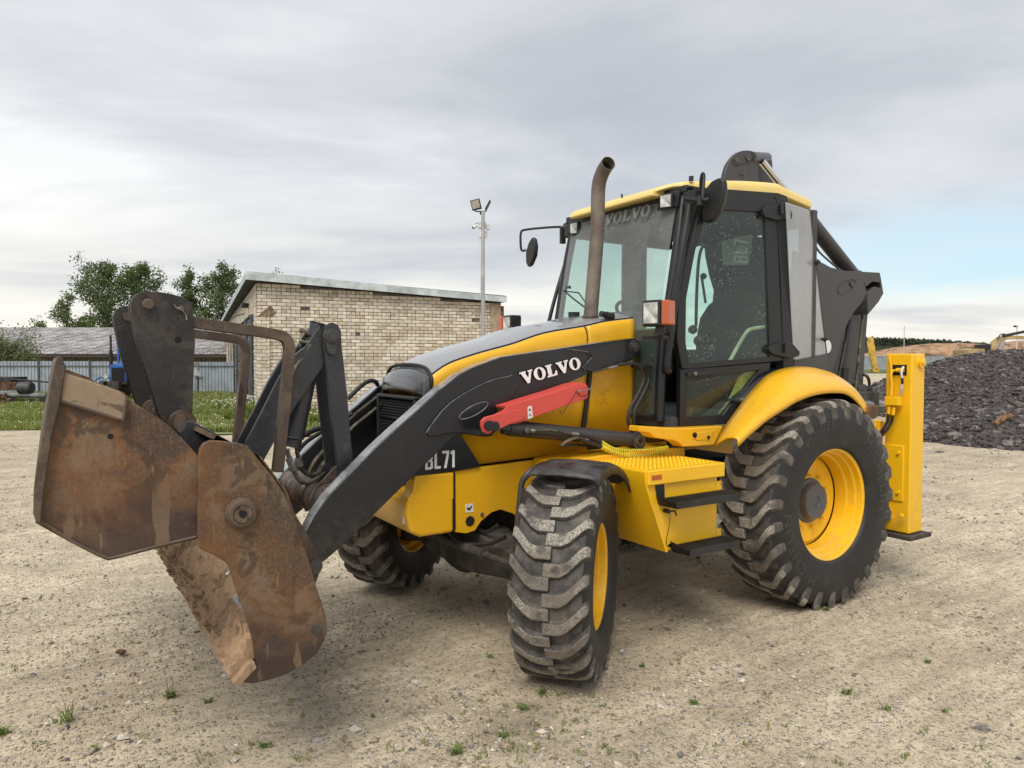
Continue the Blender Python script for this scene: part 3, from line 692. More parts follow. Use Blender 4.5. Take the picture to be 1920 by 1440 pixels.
# cross tube and link
m = MB(); m.cyl((3.19, -.37, .915), (3.19, .37, .915), .098, 40); TB = part('cross_tube', m, rust_mat('brown scaled tube', [(.3, (.05, .038, .032)), (.5, (.10, .07, .055)), (.65, (.20, .13, .09)), (.8, (.08, .055, .04))], seed=33, rough=.6), ang=50)
for Yq in (.10, .26):
    m = MB(); m.prism([(3.27, .84), (3.30, .93), (3.26, 1.0), (3.20, 1.06), (3.14, 1.115), (3.08, 1.13), (3.05, 1.09), (3.07, 1.0), (3.10, .88)], Yq-.009, Yq+.009); part('tube_ear', m, RUSTB, bevel=.003)
Y1, Y2 = .31, .15
lev = [(606, 625), (612, 609), (623, 604), (634, 609), (640, 622), (641, 650), (646, 690), (652, 750), (658, 820), (664, 872), (662, 895), (650, 912), (637, 905), (634, 884), (628, 830), (621, 780), (613, 700), (607, 650)]
LV = xz(lev, Y1)
m = MB(); m.prism(LV, Y1-.025, Y1); part('bell_crank_plate', m, LINKM, bevel=.004)
m = MB(); m.prism([(a+.01, b) for a, b in LV], Y2-.025, Y2); part('bell_crank_plate', m, LINKM, bevel=.004)
lk = [(600, 611), (590, 625), (575, 648), (545, 672), (520, 715), (490, 775), (462, 828), (455, 850), (462, 870), (480, 876), (494, 866), (520, 820), (550, 770), (585, 718), (607, 688), (612, 650), (608, 625)]
LK = xz(lk, .285)
m = MB(); m.prism(LK, .255, .28); m.prism([(a+.02, b-.004) for a, b in LK], .155, .18); part('bucket_link', m, LINKM, bevel=.004)
a = bp(596, 606, Y=.21); b = bp(547, 838, Y=.21)
ax = (b-a).normalized()
m = MB(); m.cyl(a, a+(b-a)*.13, .040, 24); m.cyl(a+(b-a)*.13, a+(b-a)*.93, .052, 28); m.cyl(a+(b-a)*.93, b, .046, 24); part('tilt_cylinder', m, LINKM, bevel=.006)
m = MB(); c = bp(622, 632, Y=.32); m.cyl_y(c.x, c.z, .12, .335, .034, 24); m.prism([(c.x+x, c.z+z) for x, z in rings(0, 0, .046, 14)[:8]] + [(c.x-.034, c.z-.03), (c.x-.022, c.z-.085), (c.x, c.z-.10), (c.x+.022, c.z-.085), (c.x+.034, c.z-.03)], .312, .325); m.cyl_y(c.x, c.z-.075, .325, .337, .014, 8); m.cyl_y(c.x, c.z, .33, .342, .018, 8); part('link_pin', m, GRY, bevel=.003)
c = bp(645, 892, Y=Y1); m = MB(); m.cyl_y(c.x, c.z, .08, .335, .03, 20); part('link_pin', m, GRY, bevel=.003)
m = MB()
hp = spline([bp(575, 625, Y=.2), bp(568, 640, Y=.2), bp(585, 645, Y=.24), bp(572, 668, Y=.24), bp(553, 700, Y=.25), bp(548, 740, Y=.25)])
m.tube(hp, .010, 8); m.tube([p+Vector((.02, .03, 0)) for p in hp], .010, 8)
m.cyl(bp(562, 618, Y=.22), bp(582, 628, Y=.22), .014, 8); m.cyl(bp(563, 647, Y=.22), bp(583, 652, Y=.22), .012, 8)
part('tilt_pipe', m, PIPE)
m = MB()
m.tube(spline([bp(538, 842, Y=.24), bp(546, 872, Y=.24), bp(556, 892, Y=.24), bp(568, 905, Y=.24), bp(590, 900, Y=.2), bp(612, 884, Y=.1)]), .012, 8)
m.tube(spline([bp(556, 838, Y=.2), bp(560, 862, Y=.2), bp(566, 880, Y=.2), bp(585, 892, Y=.16), bp(606, 880, Y=.1)]), .012, 8)
part('tilt_hose', m, PIPE)
m = MB(); m.cyl(bp(541, 858, Y=.24), bp(551, 882, Y=.24), .019, 6); m.cyl(bp(558, 858, Y=.2), bp(563, 874, Y=.2), .020, 6); part('hose_fitting', m, STEEL)
m = MB()   # hoses and pipes between arm and nose
m.tube(spline([bp(560, 822, Y=0), bp(590, 806, Y=0), bp(625, 795, Y=-.1), bp(660, 775, Y=-.1)]), .015, 8)
m.tube(spline([bp(556, 850, Y=.0), bp(575, 828, Y=-.05), bp(610, 806, Y=-.1)]), .012, 8)
m.tube(spline([bp(652, 748, Y=-.30), bp(672, 728, Y=-.30), bp(690, 715, Y=-.32), bp(703, 715, Y=-.34), bp(708, 722, Y=-.36)]), .014, 10)
part('loader_hose', m, HOSE)
for P_ in ([(640, 800), (668, 775), (710, 742)], [(655, 808), (668, 795), (706, 765)], [(580, 885), (592, 862), (612, 840)], [(597, 882), (607, 868), (625, 850)]):
    m = MB(); m.tube(spline([bp(a_, b_, Y=-.32) for a_, b_ in P_]), .011, 8); part('hydraulic_pipe', m, PIPE)


# ---------------- lift cylinders with red safety strut
for s in (1, -1):
    Yc = .535
    A = bp(915, 798, Y=Yc); B = bp(1189, 825, Y=Yc); C1 = bp(952, 802, Y=Yc)
    f = lambda p: Vector((p.x, s*p.y, p.z))
    m = MB(); m.cyl(f(C1), f(B), .047, 28); m.cyl(f(C1+(A-C1)*.25), f(C1), .042, 24); m.cyl((B.x, s*(Yc-.05), B.z), (B.x, s*(Yc+.052), B.z), .052, 28)
    lc = part('lift_cylinder', m, GRY, bevel=.004)
    m = MB(); m.cyl(f(A), f(C1), .02, 16); part('piston_rod', m, CHR, parent=lc)
    m = MB(); m.cyl((B.x, s*(Yc+.05), B.z), (B.x, s*(Yc+.060), B.z), .036, 24); part('cylinder_pin', m, PIPE, parent=lc, bevel=.003)
    m = MB(); m.cyl((B.x, s*(Yc+.056), B.z), (B.x, s*(Yc+.063), B.z), .018, 4); part('pin_socket', m, FLATBLK, parent=lc)  # black square on the pin face paints the dark of the socket
    m = MB(); m.cyl((A.x, s*.38, A.z), (A.x, s*.615, A.z), .03, 20); part('arm_pin', m, DARK, parent=lc, bevel=.003)
YR = .602
strut = [(901, 798), (902, 789), (909, 782), (925, 778), (932, 775), (941, 771), (948, 765), (950.5, 762), (990, 750), (1040, 735), (1085, 719.5), (1097, 718), (1102, 724), (1103, 742), (1101, 747), (1080, 754), (1040, 768), (1000, 783), (975, 793), (966, 795), (960, 796), (953, 795), (947, 800), (925, 808), (914, 814), (905, 810)]
m = MB(); m.prism(xz(strut, YR), YR-.010, YR)
ST = part('safety_strut', m, REDM, bevel=.003)
m = MB(); P = xz([(950.5, 762), (1097, 718), (1101, 722), (952, 767)], YR); m.prism(P, YR-.13, YR-.008); m.prism([(x, z) for x, z in xz(strut[8:18], YR)], YR-.14, YR-.13); part('strut_channel', m, REDM, parent=ST, bevel=.003)
m = MB(); m.prism(xz([(901, 798), (902, 789), (909, 782), (930, 777), (960, 768), (975, 769), (983, 778), (978, 788), (960, 793), (925, 808), (914, 814), (905, 810)], YR), YR, YR+.009); part('strut_end_plate', m, REDM, parent=ST, bevel=.003)
m = MB(); c = bp(915, 798, Y=YR+.01); m.cyl_y(c.x, c.z, YR-.01, YR+.028, .026, 20); part('strut_pin', m, DARK, parent=ST, bevel=.004)
m = MB(); m.prism(xz([(989, 764), (993, 761), (997, 761), (999, 783), (990, 786)], YR), YR, YR+.0015); sg = part('warning_sticker', m, STICK, parent=ST, ang=0)
m = MB(); c = bp(993, 768, Y=YR); m.prism([(c.x-.009, c.z-.006), (c.x+.009, c.z-.006), (c.x, c.z+.010)], YR+.0015, YR+.0022); c = bp(994, 778, Y=YR); m.prism([(c.x-.008, c.z-.008), (c.x+.0, c.z-.002), (c.x+.008, c.z-.006), (c.x+.003, c.z+.008)], YR+.0015, YR+.0022); part('strut_warning_sign', m, FLATBLK, parent=ST, ang=0)
m = MB(); m.tube(spline([bp(1082, 734, Y=YR+.01), bp(1100, 731, Y=YR+.02), bp(1108, 728, Y=YR+.02)]), .005, 8); part('retaining_pin', m, STEEL)
m = MB(); m.tube(spline([bp(1082, 733, Y=YR+.01), bp(1073, 748, Y=YR+.012), bp(1062, 763, Y=YR+.012), bp(1056, 773, Y=YR+.012), bp(1051, 775, Y=YR+.012), bp(1050, 768, Y=YR+.012)]), .002, 6)
m.tube(spline([bp(1082, 733, Y=YR+.01), bp(1088, 742, Y=YR+.012), bp(1098, 743, Y=YR+.012), bp(1107, 735, Y=YR+.012)]), .002, 6); part('pin_cable', m, FLATBLK)
Yh = .60
m = MB(); m.tube([bp(991, 808, Y=Yh), bp(1003, 808, Y=Yh), bp(1030, 806, Y=Yh), bp(1070, 813, Y=Yh), bp(1100, 818, Y=Yh)], .007, 8)
m.tube(spline([bp(1101, 823, Y=Yh), bp(1080, 821, Y=Yh), bp(1062, 828, Y=Yh), bp(1054, 835, Y=Yh), bp(1052, 833, Y=Yh-.03)]), .010, 8)
m.cyl(bp(986, 806, Y=Yh-.05), bp(989, 807, Y=Yh), .017, 10); part('cylinder_pipe', m, PIPE)
m = MB(); m.cyl(bp(994, 808, Y=Yh), bp(1002, 808, Y=Yh), .013, 6); m.cyl(bp(1071, 813, Y=Yh), bp(1084, 815, Y=Yh), .013, 6); m.cyl(bp(1095, 824, Y=Yh), bp(1102, 825, Y=Yh), .013, 6); part('pipe_union', m, STEEL)
for k, (o1, o2) in enumerate(((0, 0), (9, .035))):
    pth = spline([bp(1085+o1*.3, 816+o1, Y=Yh+o2), bp(1110, 822+o1, Y=Yh+o2), bp(1125, 829+o1*.8, Y=Yh+o2), bp(1150, 843+o1*.6, Y=Yh+o2), bp(1180, 846+o1, Y=Yh+o2), bp(1210, 846+o1, Y=Yh+o2), bp(1240, 842+o1*.6, Y=Yh+o2), bp(1256, 838+o1, Y=Yh)], 8)
    m = MB(); m.tube(pth, .0125, 10); hsx = part('lift_cylinder_hose', m, HOSE)
    m = MB(); L = len(pth); i0 = int(L*.30); i1 = int(L*.93)
    # spiral guard: separate yellow turns
    tot = 34
    for j in range(tot):
        f0 = i0+(i1-i0)*j/tot; f1 = i0+(i1-i0)*(j+.58)/tot
        def at(f): 
            i = int(f); g = f-i; i2 = min(i+1, L-1); return pth[i]*(1-g)+pth[i2]*g
        m.tube([at(f0), at((f0+f1)/2), at(f1)], .0165, 10)
    part('spiral_guard', m, YSLV, parent=hsx)
m = MB(); m.tube(spline([bp(1095, 830, Y=Yh-.02), bp(1130, 838, Y=Yh-.02), bp(1150, 850, Y=Yh-.02), bp(1170, 856, Y=Yh-.02)]), .009, 8); m.tube(spline([bp(1052, 836, Y=Yh-.04), bp(1075, 834, Y=Yh-.04), bp(1100, 836, Y=Yh-.04)]), .009, 8); part('return_hose', m, HOSE)
m = MB(); m.cyl(bp(1252, 842, Y=Yh), bp(1275, 840, Y=Yh), .014, 10); part('hose_ferrule', m, PIPE)
for dx in (0, 8):
    m = MB(); m.tube(spline([bp(1130, 690, Y=.44), bp(1165, 683, Y=.5), bp(1190, 682, Y=.52), bp(1203+dx, 692, Y=.53), bp(1207+dx*1.2, 712, Y=.53), bp(1196+dx*1.2, 740, Y=.54), bp(1182+dx*1.2, 765, Y=.54), bp(1178+dx*1.3, 790, Y=.54), bp(1187+dx, 812, Y=.54), bp(1197+dx*.4, 828, Y=.52), bp(1206, 832, Y=.48)]), .012, 10); part('loader_supply_hose', m, HOSE)
m = MB(); m.cyl(bp(1140, 690.5, Y=.50), bp(1158, 687, Y=.50), .009, 8); part('supply_pipe_union', m, STEEL)
m = MB(); m.tube([bp(1110, 698, Y=.49), bp(1185, 678, Y=.49)], .007, 8); part('arm_pipe', m, PIPE)

# ---------------- bucket
BK = hub('bucket'); BK['label'] = 'rusty clam bucket with its jaw swung open'
YC = 1.20
cheek = [(373, 853), (375, 842), (382, 831), (395, 826), (413, 827), (440, 830), (455, 833), (465, 837), (475, 849), (507, 888), (530, 920), (546, 950), (558, 985), (574, 1033), (600, 1120), (613, 1163), (614, 1184), (608, 1202), (598, 1220), (586, 1234), (560, 1253), (530, 1268), (500, 1277), (473, 1282), (455, 1281), (466, 1262), (480, 1249), (477, 1210), (462, 1160), (437, 1087), (428, 1058), (408, 1045), (390, 1036), (374, 1029), (371, 997)]
CP = xz(cheek, YC)
for s in (1, -1):
    m = MB(); m.prism(CP, YC-.028, YC) if s > 0 else m.prism(CP, -YC, -YC+.028)
    part('bucket_cheek', m, RUSTD, parent=BK, bevel=.005, seg=2)
clam = [(117, 687), (124.6, 697), (170, 713), (221, 731), (235, 738), (241, 748), (270, 767), (302.5, 787), (340, 820), (371, 854), (395, 875), (420, 900), (420, 990), (371, 1009), (335, 1018), (302, 1025), (265, 1036), (227, 1045), (203, 1050), (190, 1047), (181, 1040), (150, 1025), (127, 1013), (72, 980), (70, 973), (76, 930), (84, 873), (92.5, 815), (107, 757)]
YL = 1.165
CL = xz(clam, YL)
for s in (1, -1):
    m = MB(); m.prism(CL, YL-.022, YL) if s > 0 else m.prism(CL, -YL, -YL+.022)
    part('clam_side_plate', m, RUSTO, parent=BK, bevel=.004, seg=2)
# clam floor / lip: thick slab running right across
lip = [(111, 666), (117, 672), (124, 690), (112, 760), (98, 815), (90, 873), (82, 925), (78, 960), (77, 984), (66, 975), (62, 964), (63, 917), (69, 867), (84, 792), (91, 739), (100, 690), (106, 670)]
m = MB(); LP = xz(lip, 1.195); m.prism(LP, -1.195, 1.195); part('clam_lip', m, RUSTB, parent=BK, bevel=.006, seg=2)
m = MB(); f = xz([(70, 975), (127, 1009), (181, 1037), (200, 1046), (227, 1041), (300, 1022), (371, 1005), (371, 1012), (300, 1029), (227, 1048), (203, 1053), (181, 1044), (127, 1016), (66, 982)], 1.155); m.prism(f, -1.14, 1.14); part('clam_shell', m, RUSTD, parent=BK)
m = MB(); m.prism(xz([(118, 698), (170, 715), (222, 733), (234, 741), (237, 747), (231, 789), (200, 778), (150, 763), (113, 751)], 1.185), YL, 1.185); part('wear_plate', m, TANM, parent=BK, bevel=.005, seg=2)
for L__, Yw in (([(114, 752), (150, 764), (200, 779), (231, 790), (237, 748)], 1.186), ([(118, 700), (108, 757), (94, 815), (86, 873), (78, 930), (73, 972)], 1.166), ([(76, 976), (127, 1011), (181, 1038), (203, 1047), (227, 1042), (302, 1022), (368, 1006)], 1.168)):
    m = MB(); m.tube([Vector((p[0], Yw, p[1])) for p in xz(L__, Yw)], .0055, 6); part('weld_seam', m, RUSTB, parent=BK)
c = bp(207, 818, Y=YL); m = MB(); m.cyl_y(c.x, c.z, YL, YL+.002, .0095, 14); part('plate_hole', m, FLATBLK, parent=BK)  # hole is only a black disc; its inner shade is colour
# rear shell (mouldboard), wall behind it, blade
sh = [(3.79, .565), (3.77, .61), (3.71, .72), (3.665, .86), (3.66, 1.0), (3.69, 1.14), (3.76, 1.26), (3.85, 1.34), (3.93, 1.37)]
m = MB(); m.prism(sh+[(x-.02, z-.004) if i else (x-.03, z) for i, (x, z) in list(enumerate(sh))][::-1], -1.15, 1.14); part('mouldboard', m, SHINY, parent=BK)
bk = [(3.86, .455), (3.70, .50), (3.60, .58), (3.555, .70), (3.60, .95), (3.66, 1.15), (3.76, 1.30), (3.92, 1.39), (3.93, 1.375)]
m = MB(); m.prism(bk+[(x+.012, z+.006) for x, z in bk][::-1], -1.17, 1.17); part('bucket_back', m, RUSTD, parent=BK)
e0 = bp(435, 1283, Y=YC); e1 = bp(453, 1281, Y=YC); e2 = bp(480, 1249, Y=YC)
bl = xz([(436, 1280), (438, 1285), (452, 1283), (481, 1252), (477, 1240), (466, 1243), (450, 1264)], YC)
m = MB(); m.prism(bl, -YC+.01, YC+.004); part('cutting_edge', m, MUD, parent=BK, bevel=.003)
# mud crust on the blade and board: lumpy strips
def crust(path, th, y0, y1, name, n=150, seed=1, mat=MUD, amp=.02):
    q = np.random.default_rng(seed); m = MB(); rows = []
    from mathutils import noise as mn
    for i in range(n+1):
        y = y0+(y1-y0)*i/n; row = []
        for j, (x, z) in enumerate(path):
            if j == 0 or j == len(path)-1: d = -.004
            else:
                nn = mn.fractal(Vector((y*7, j*.9+seed, seed*3.1)), 1.0, 2.0, 5)
                d = th*max(.12, .7+nn*1.3) + amp*1.1*mn.noise(Vector((y*22, j*1.3, 2))) + amp*.7*mn.noise(Vector((y*60, j*3.7, 7))) + amp*.4*mn.noise(Vector((y*140, j*7.7, 3)))
                if j < len(path)-12 and y > .45+.5*mn.noise(Vector((y*3, j*.7, 4))): d = .004+d*.25
            k0, k1 = max(j-1, 0), min(j+1, len(path)-1)
            t = Vector((path[k1][0]-path[k0][0], path[k1][1]-path[k0][1])).normalized(); nx, nz = -t.y, t.x
            row.append((x+nx*d, y, z+nz*d))
        rows.append(row)
    m.grid(rows, False)
    L_ = len(path)-1; nb = len(m.f)
    e_ = rows[-1]; m.add(list(e_)+[(x-.05, e_[0][1], z-.012) for x, _, z in e_[::-1]], [tuple(range(2*len(e_)))])
    for k in range(nb):
        i, j = divmod(k, L_); y = y0+(y1-y0)*i/n
        if 2 < j < L_-12 and y > .55+.55*mn.noise(Vector((y*3, j*.28, 9)))+.015*j+.25*mn.noise(Vector((y*25, j*1.3, 1))): m.m[k] = 1
    return part(name, m, [mat, SHINY], parent=BK, ang=80)
face = [(437, 1283), (446, 1264), (462, 1244), (475, 1233)]
FP = xz(face, YC)
pa = [(3.845+.0, .47)] + [(x+.002, z) for x, z in sh[:7]]
# order so that the normal points forward (towards +X)
def xzp(a, b): p = bp(a, b, Y=YC); return (p.x, p.z)
pth = [xzp(435, 1280), xzp(440, 1270), xzp(447, 1259), xzp(456, 1244), xzp(464, 1231), xzp(473, 1206), (3.775, .625), (3.75, .67), (3.725, .715), (3.70, .77), (3.685, .82), (3.672, .88), (3.668, .95), (3.672, 1.02)]
pth = [tuple(Vector(p).lerp(Vector(q_), f)) for p, q_ in zip(pth, pth[1:]) for f in (0, .5)]+[pth[-1]]
crust(pth[::-1], .016, -1.16, 1.17, 'mud_crust', 420, 3, MUD)
m = MB()
q = random.Random(4)
BEADR = plain('worn brown steel', (.13, .095, .07), .5, .3, var=.4, vs=40)
def pivot(px, py, r, Yp):
    c = bp(px, py, Y=Yp); m = MB(); m.prism(rings(c.x, c.z, r*1.02, 12), Yp, Yp+.014); m.cyl_y(c.x, c.z, Yp+.014, Yp+.028, r*.84, 32)
    o = part('clam_pivot', m, RUSTB, parent=BK, bevel=.004)
    m = MB(); m.cyl_y(c.x, c.z, Yp+.026, Yp+.030, r*.58, 28); part('pivot_ring_groove', m, FLATBLK, parent=BK)  # black disc paints the shade of the groove round the core
    m = MB(); m.cyl_y(c.x, c.z, Yp+.026, Yp+.034, r*.50, 28); part('clam_pivot_core', m, BEADR, parent=BK, bevel=.003)
    m = MB(); m.cyl_y(c.x, c.z, Yp+.030, Yp+.036, r*.24, 20); part('pivot_hole', m, FLATBLK, parent=BK)  # dark of the bore painted as a black disc
pivot(452, 961, .058, YC)
c = bp(593, 1180, Y=YC); m = MB(); m.cyl_y(c.x, c.z, YC, YC+.008, .018, 24); m.cyl_y(c.x, c.z, YC+.008, YC+.013, .010, 8); part('cheek_bolt', m, GRY, parent=BK, bevel=.002)
for s in (.45, -.45):
    for ya_, yb_ in ((s-.10, s-.075), (s+.07, s+.095)):
        m = MB(); m.prism([(3.66, .62), (3.36, .56), (3.32, .66), (3.36, .76), (3.6, 1.2), (3.69, 1.2)], ya_, yb_); part('bucket_bracket', m, RUSTB, parent=BK, bevel=.004)

m = MB(); m.cyl((3.36, -.56, .66), (3.36, .56, .66), .035, 16); part('bucket_pin', m, GRY, parent=BK)
m = MB(); m.cyl((3.70, .12, 1.19), (3.70, .31, 1.19), .035, 16); m.prism([(3.64, 1.1), (3.75, 1.1), (3.75, 1.22), (3.69, 1.25), (3.65, 1.2)], .12, .145); part('link_bracket', m, RUSTB, parent=BK)
# sloping clam-cylinder guard plate seen above the cheek
m = MB(); m.prism(xz([(350, 790), (362, 791), (400, 810), (434, 829), (446, 845), (446, 872), (345, 872), (338, 812)], .80), .76, .80); part('guard_plate', m, LINKM, parent=BK, bevel=.004)
m = MB(); m.prism([(3.95, 1.36), (3.70, 1.24), (3.60, 1.1), (3.66, 1.05), (3.78, 1.2), (3.96, 1.30)], -.76, .765); part('top_rail', m, LINKM, parent=BK, bevel=.004)

# ---------------- flip-over fork arms on the bucket's top rail
fk = [(366, 642), (362, 580), (357, 567), (345, 558), (325, 552), (305, 548), (275, 546), (258, 549), (249, 558), (244, 571), (246, 590), (254, 625), (268, 680), (285, 735), (297, 775), (310, 800), (330, 812), (358, 812), (361, 770), (363, 700)]
FKY = .50
for s in (1, -1):
    FA = hub('fork_carrier')
    Pf = xz(fk, FKY)
    y1 = s*FKY
    for (ya, yb) in ((y1-.022, y1), (y1-.022-.075, y1-.075)) if s > 0 else ((y1, y1+.022), (y1-.075, y1-.053)):
        m = MB(); m.prism(Pf, ya, yb); part('fork_plate', m, OILY, parent=FA, bevel=.004, seg=2)
    m = MB(); bar = [bp(352, 603, Y=FKY-.03), bp(400, 610, Y=FKY-.03), bp(450, 617, Y=FKY-.03), bp(500, 624, Y=FKY-.03), bp(518, 627, Y=FKY-.03), bp(533, 632, Y=FKY-.03), bp(541, 643, Y=FKY-.03), bp(543, 658, Y=FKY-.03), bp(538, 720, Y=FKY-.03), bp(530, 800, Y=FKY-.03), bp(521, 885, Y=FKY-.03)]
    bar = [Vector((p.x, y1-s*.038+(0 if s > 0 else -.076*0), p.z)) for p in bar]
    bar = [bar[0], bar[1], bar[2]] + spline(bar[3:8], 4) + bar[8:]
    hw = .025
    m.sweep(bar, [(-hw, -hw), (hw, -hw), (hw, hw), (-hw, hw)]); part('fork_bar', m, RUSTB, parent=FA, bevel=.004)
    for (a, b, r_, mt) in ((278, 571, .022, RUSTB), (340, 580, .012, RUSTB)):
        c = bp(a, b, Y=FKY); m = MB(); m.cyl_y(c.x, c.z, y1 if s > 0 else y1+.0, y1+.014, r_, 18) if s > 0 else m.cyl_y(c.x, c.z, y1+.022, y1+.036, r_, 18); part('fork_bolt', m, mt, parent=FA, bevel=.004)
    c = bp(334, 637, Y=FKY); m = MB(); yy = y1 if s > 0 else y1+.022; m.cyl_y(c.x, c.z, yy, yy+.001, .015, 18); part('fork_hole', m, FLATBLK, parent=FA)  # plate is not pierced; a black disc gives the hole its dark
    if s > 0:
        m = MB(); m.tube(spline([bp(326, 571, Y=FKY+.01), bp(331, 577, Y=FKY+.012), bp(340, 581, Y=FKY+.02), bp(348, 590, Y=FKY+.012), bp(350, 600, Y=FKY+.012)]), .003, 6); part('lynch_pin', m, STEEL, parent=FA)
sx, sz = 3.955, 1.395
m = MB(); m.cyl((sx, -.62, sz), (sx, .62, sz), .030, 24)
for y in (-.45, -.25, .02, .34, .545, .60): m.cyl((sx, y-.012, sz), (sx, y+.012, sz), .052, 24)
m.cyl((sx, .60, sz), (sx, .68, sz), .038, 20); part('fork_hinge_shaft', m, RUSTB, bevel=.003)
m = MB()
lk0 = [bp(322, 770, Y=.42), bp(329, 785, Y=.42), bp(327, 798, Y=.42), bp(320, 802, Y=.42)]
m.tube(spline([bp(285, 745, Y=.4), bp(300, 760, Y=.4), bp(318, 775, Y=.4), bp(322, 790, Y=.4), bp(318, 800, Y=.4)]), .006, 6); part('chain', m, RUSTO)
# ---------------- front mudguards
def mudguard(s):
    h = hub('mudguard')
    m = MB(); rows = []
    cx_, cz_ = 2.05, .50
    st = R(32)
    d0 = Vector((math.cos(st), math.sin(st), 0)); n0v = Vector((-math.sin(st), math.cos(st), 0))
    C0 = Vector((2.10, .965, .525)) if s > 0 else Vector((2.25, .97, .525))
    for i in range(15):
        a = R(68+66*i/14); row = []
        for (w_, rr_) in ((-.20, .575), (-.19, .60), (-.15, .615), (0, .622), (.15, .615), (.19, .60), (.20, .555)):
            p = C0 + d0*(math.cos(a)*rr_) + n0v*(w_+.02) + Vector((0, 0, math.sin(a)*rr_*.99))
            row.append((p.x, s*p.y, p.z))
        rows.append(row)
    m.grid(rows); obj('mudguard_shell', m, MGM, h, solid=.012, ang=50, bevel=.0)
    return h
MGM = plain('scuffed mudguard plastic', (.048, .048, .050), .42, var=.5, vs=10, bump=.35, bs=90)
for s in (1, -1):
    h = mudguard(s)
    m = MB(); pts = [bp(1015, 874, Y=.82), bp(1000, 880, Y=.80), bp(985, 893, Y=.79), bp(978, 908, Y=.78), bp(975, 935, Y=.78), bp(970, 985, Y=.78)]
    m.tube([(p.x, s*p.y, p.z) for p in spline(pts)], .017, 10); p = bp(978, 945, Y=.80); m.box((p.x-.02, s*.80, p.z), (.035, .03, .16)); obj('mudguard_bracket', m, GRY, h, bevel=.003)

# ---------------- tool box with steps (left), tank (right)
SB = hub('step_box')
lidTop = bp(1218, 884, Y=1.10); lidR = bp(1360, 866, Y=1.10)
zt = (lidTop.z+lidR.z)/2
xa, xb = lidTop.x, lidR.x
zl = bp(1222, 911, Y=1.10).z
xbot = bp(1255, 1038, Y=1.10).x; zb_ = (bp(1255, 1038, Y=1.1).z+bp(1347, 1013, Y=1.1).z)/2
m = MB(); m.prism([(xa-.006, zl), (xbot, zb_), (xb+.04, zb_+.0), (xb+.04, zl)], .42, 1.075); part('box_body', m, YELF, parent=SB, bevel=.006)
m = MB(); m.prism([(xa+.012, zt), (xa+.008, zl+.0), (xb, zl), (xb, zt)], .42, 1.10); part('box_lid', m, YELF, parent=SB, bevel=.008, seg=3)
# front sheet with rolled edge
fr = [bp(1148, 868, Y=1.06), bp(1162, 868, Y=1.02)]
m = MB()
m.prism([(xa+.020, zt+.004), (xa+.026, zt-.01), (xa+.016, zl), (xbot+.012, zb_-.006), (xbot-.006, zb_-.006), (xa, zl), (xa+.004, zt)], .44, 1.088); part('box_front_sheet', m, YELF, parent=SB, bevel=.004)
m = MB()
rt = MB(); rt.cyl((0, 0, 0), (0, 0, .008), .009, 8, .006)
st0 = None
nx, ny = 17, 13
for i in range(nx):
    for j in range(ny):
        x = xa-.03-(xa-xb-.08)*i/(nx-1); y = .62+.42*j/(ny-1)
        m.cyl((x, y, zt-.002), (x, y, zt+.0045), .0105, 6, .005)
part('tread_studs', m, YELF, parent=SB, ang=0, stuff=True)
m = MB(); c = bp(1231, 895, Y=1.1); m.box((c.x, 1.102, c.z), (.075, .004, .026)); part('orange_reflector', m, ORNG, parent=SB, bevel=.001)
c = bp(1241, 918, Y=1.075); m = MB(); m.cyl_y(c.x, c.z, 1.075, 1.081, .016, 16); part('box_lock', m, STEEL, parent=SB, bevel=.002)
c = bp(1246, 957, Y=1.075); m = MB(); m.cyl_y(c.x, c.z, 1.075, 1.11, .013, 12); m.tube([(c.x, 1.105, c.z), (c.x-.05, 1.108, c.z-.002), (c.x-.06, 1.108, c.z-.03)], .005, 8); m.tube(spline([(c.x-.02, 1.1, c.z), (c.x-.03, 1.085, c.z-.08), (c.x-.012, 1.08, c.z-.17), (c.x-.01, 1.08, c.z-.25)]), .0018, 5); part('box_latch', m, DARK, parent=SB)
m = MB()
for (a, b) in ((1352, 906), (1352, 918), (1352, 995), (1352, 1006)):
    c = bp(a, b, Y=1.075); m.cyl_y(c.x, c.z, 1.075, 1.085, .009, 6)
part('hinge_bolt', m, STEEL, parent=SB)
m = MB()
for (z0, z1) in ((bp(1352, 922, Y=1.075).z, bp(1352, 901, Y=1.075).z), (bp(1352, 1012, Y=1.075).z, bp(1352, 990, Y=1.075).z)): m.prism([(xb+.05, z0), (xb+.005, z0), (xb+.005, z1), (xb+.05, z1)], 1.072, 1.079)
part('box_hinge_plate', m, YELF, parent=SB)
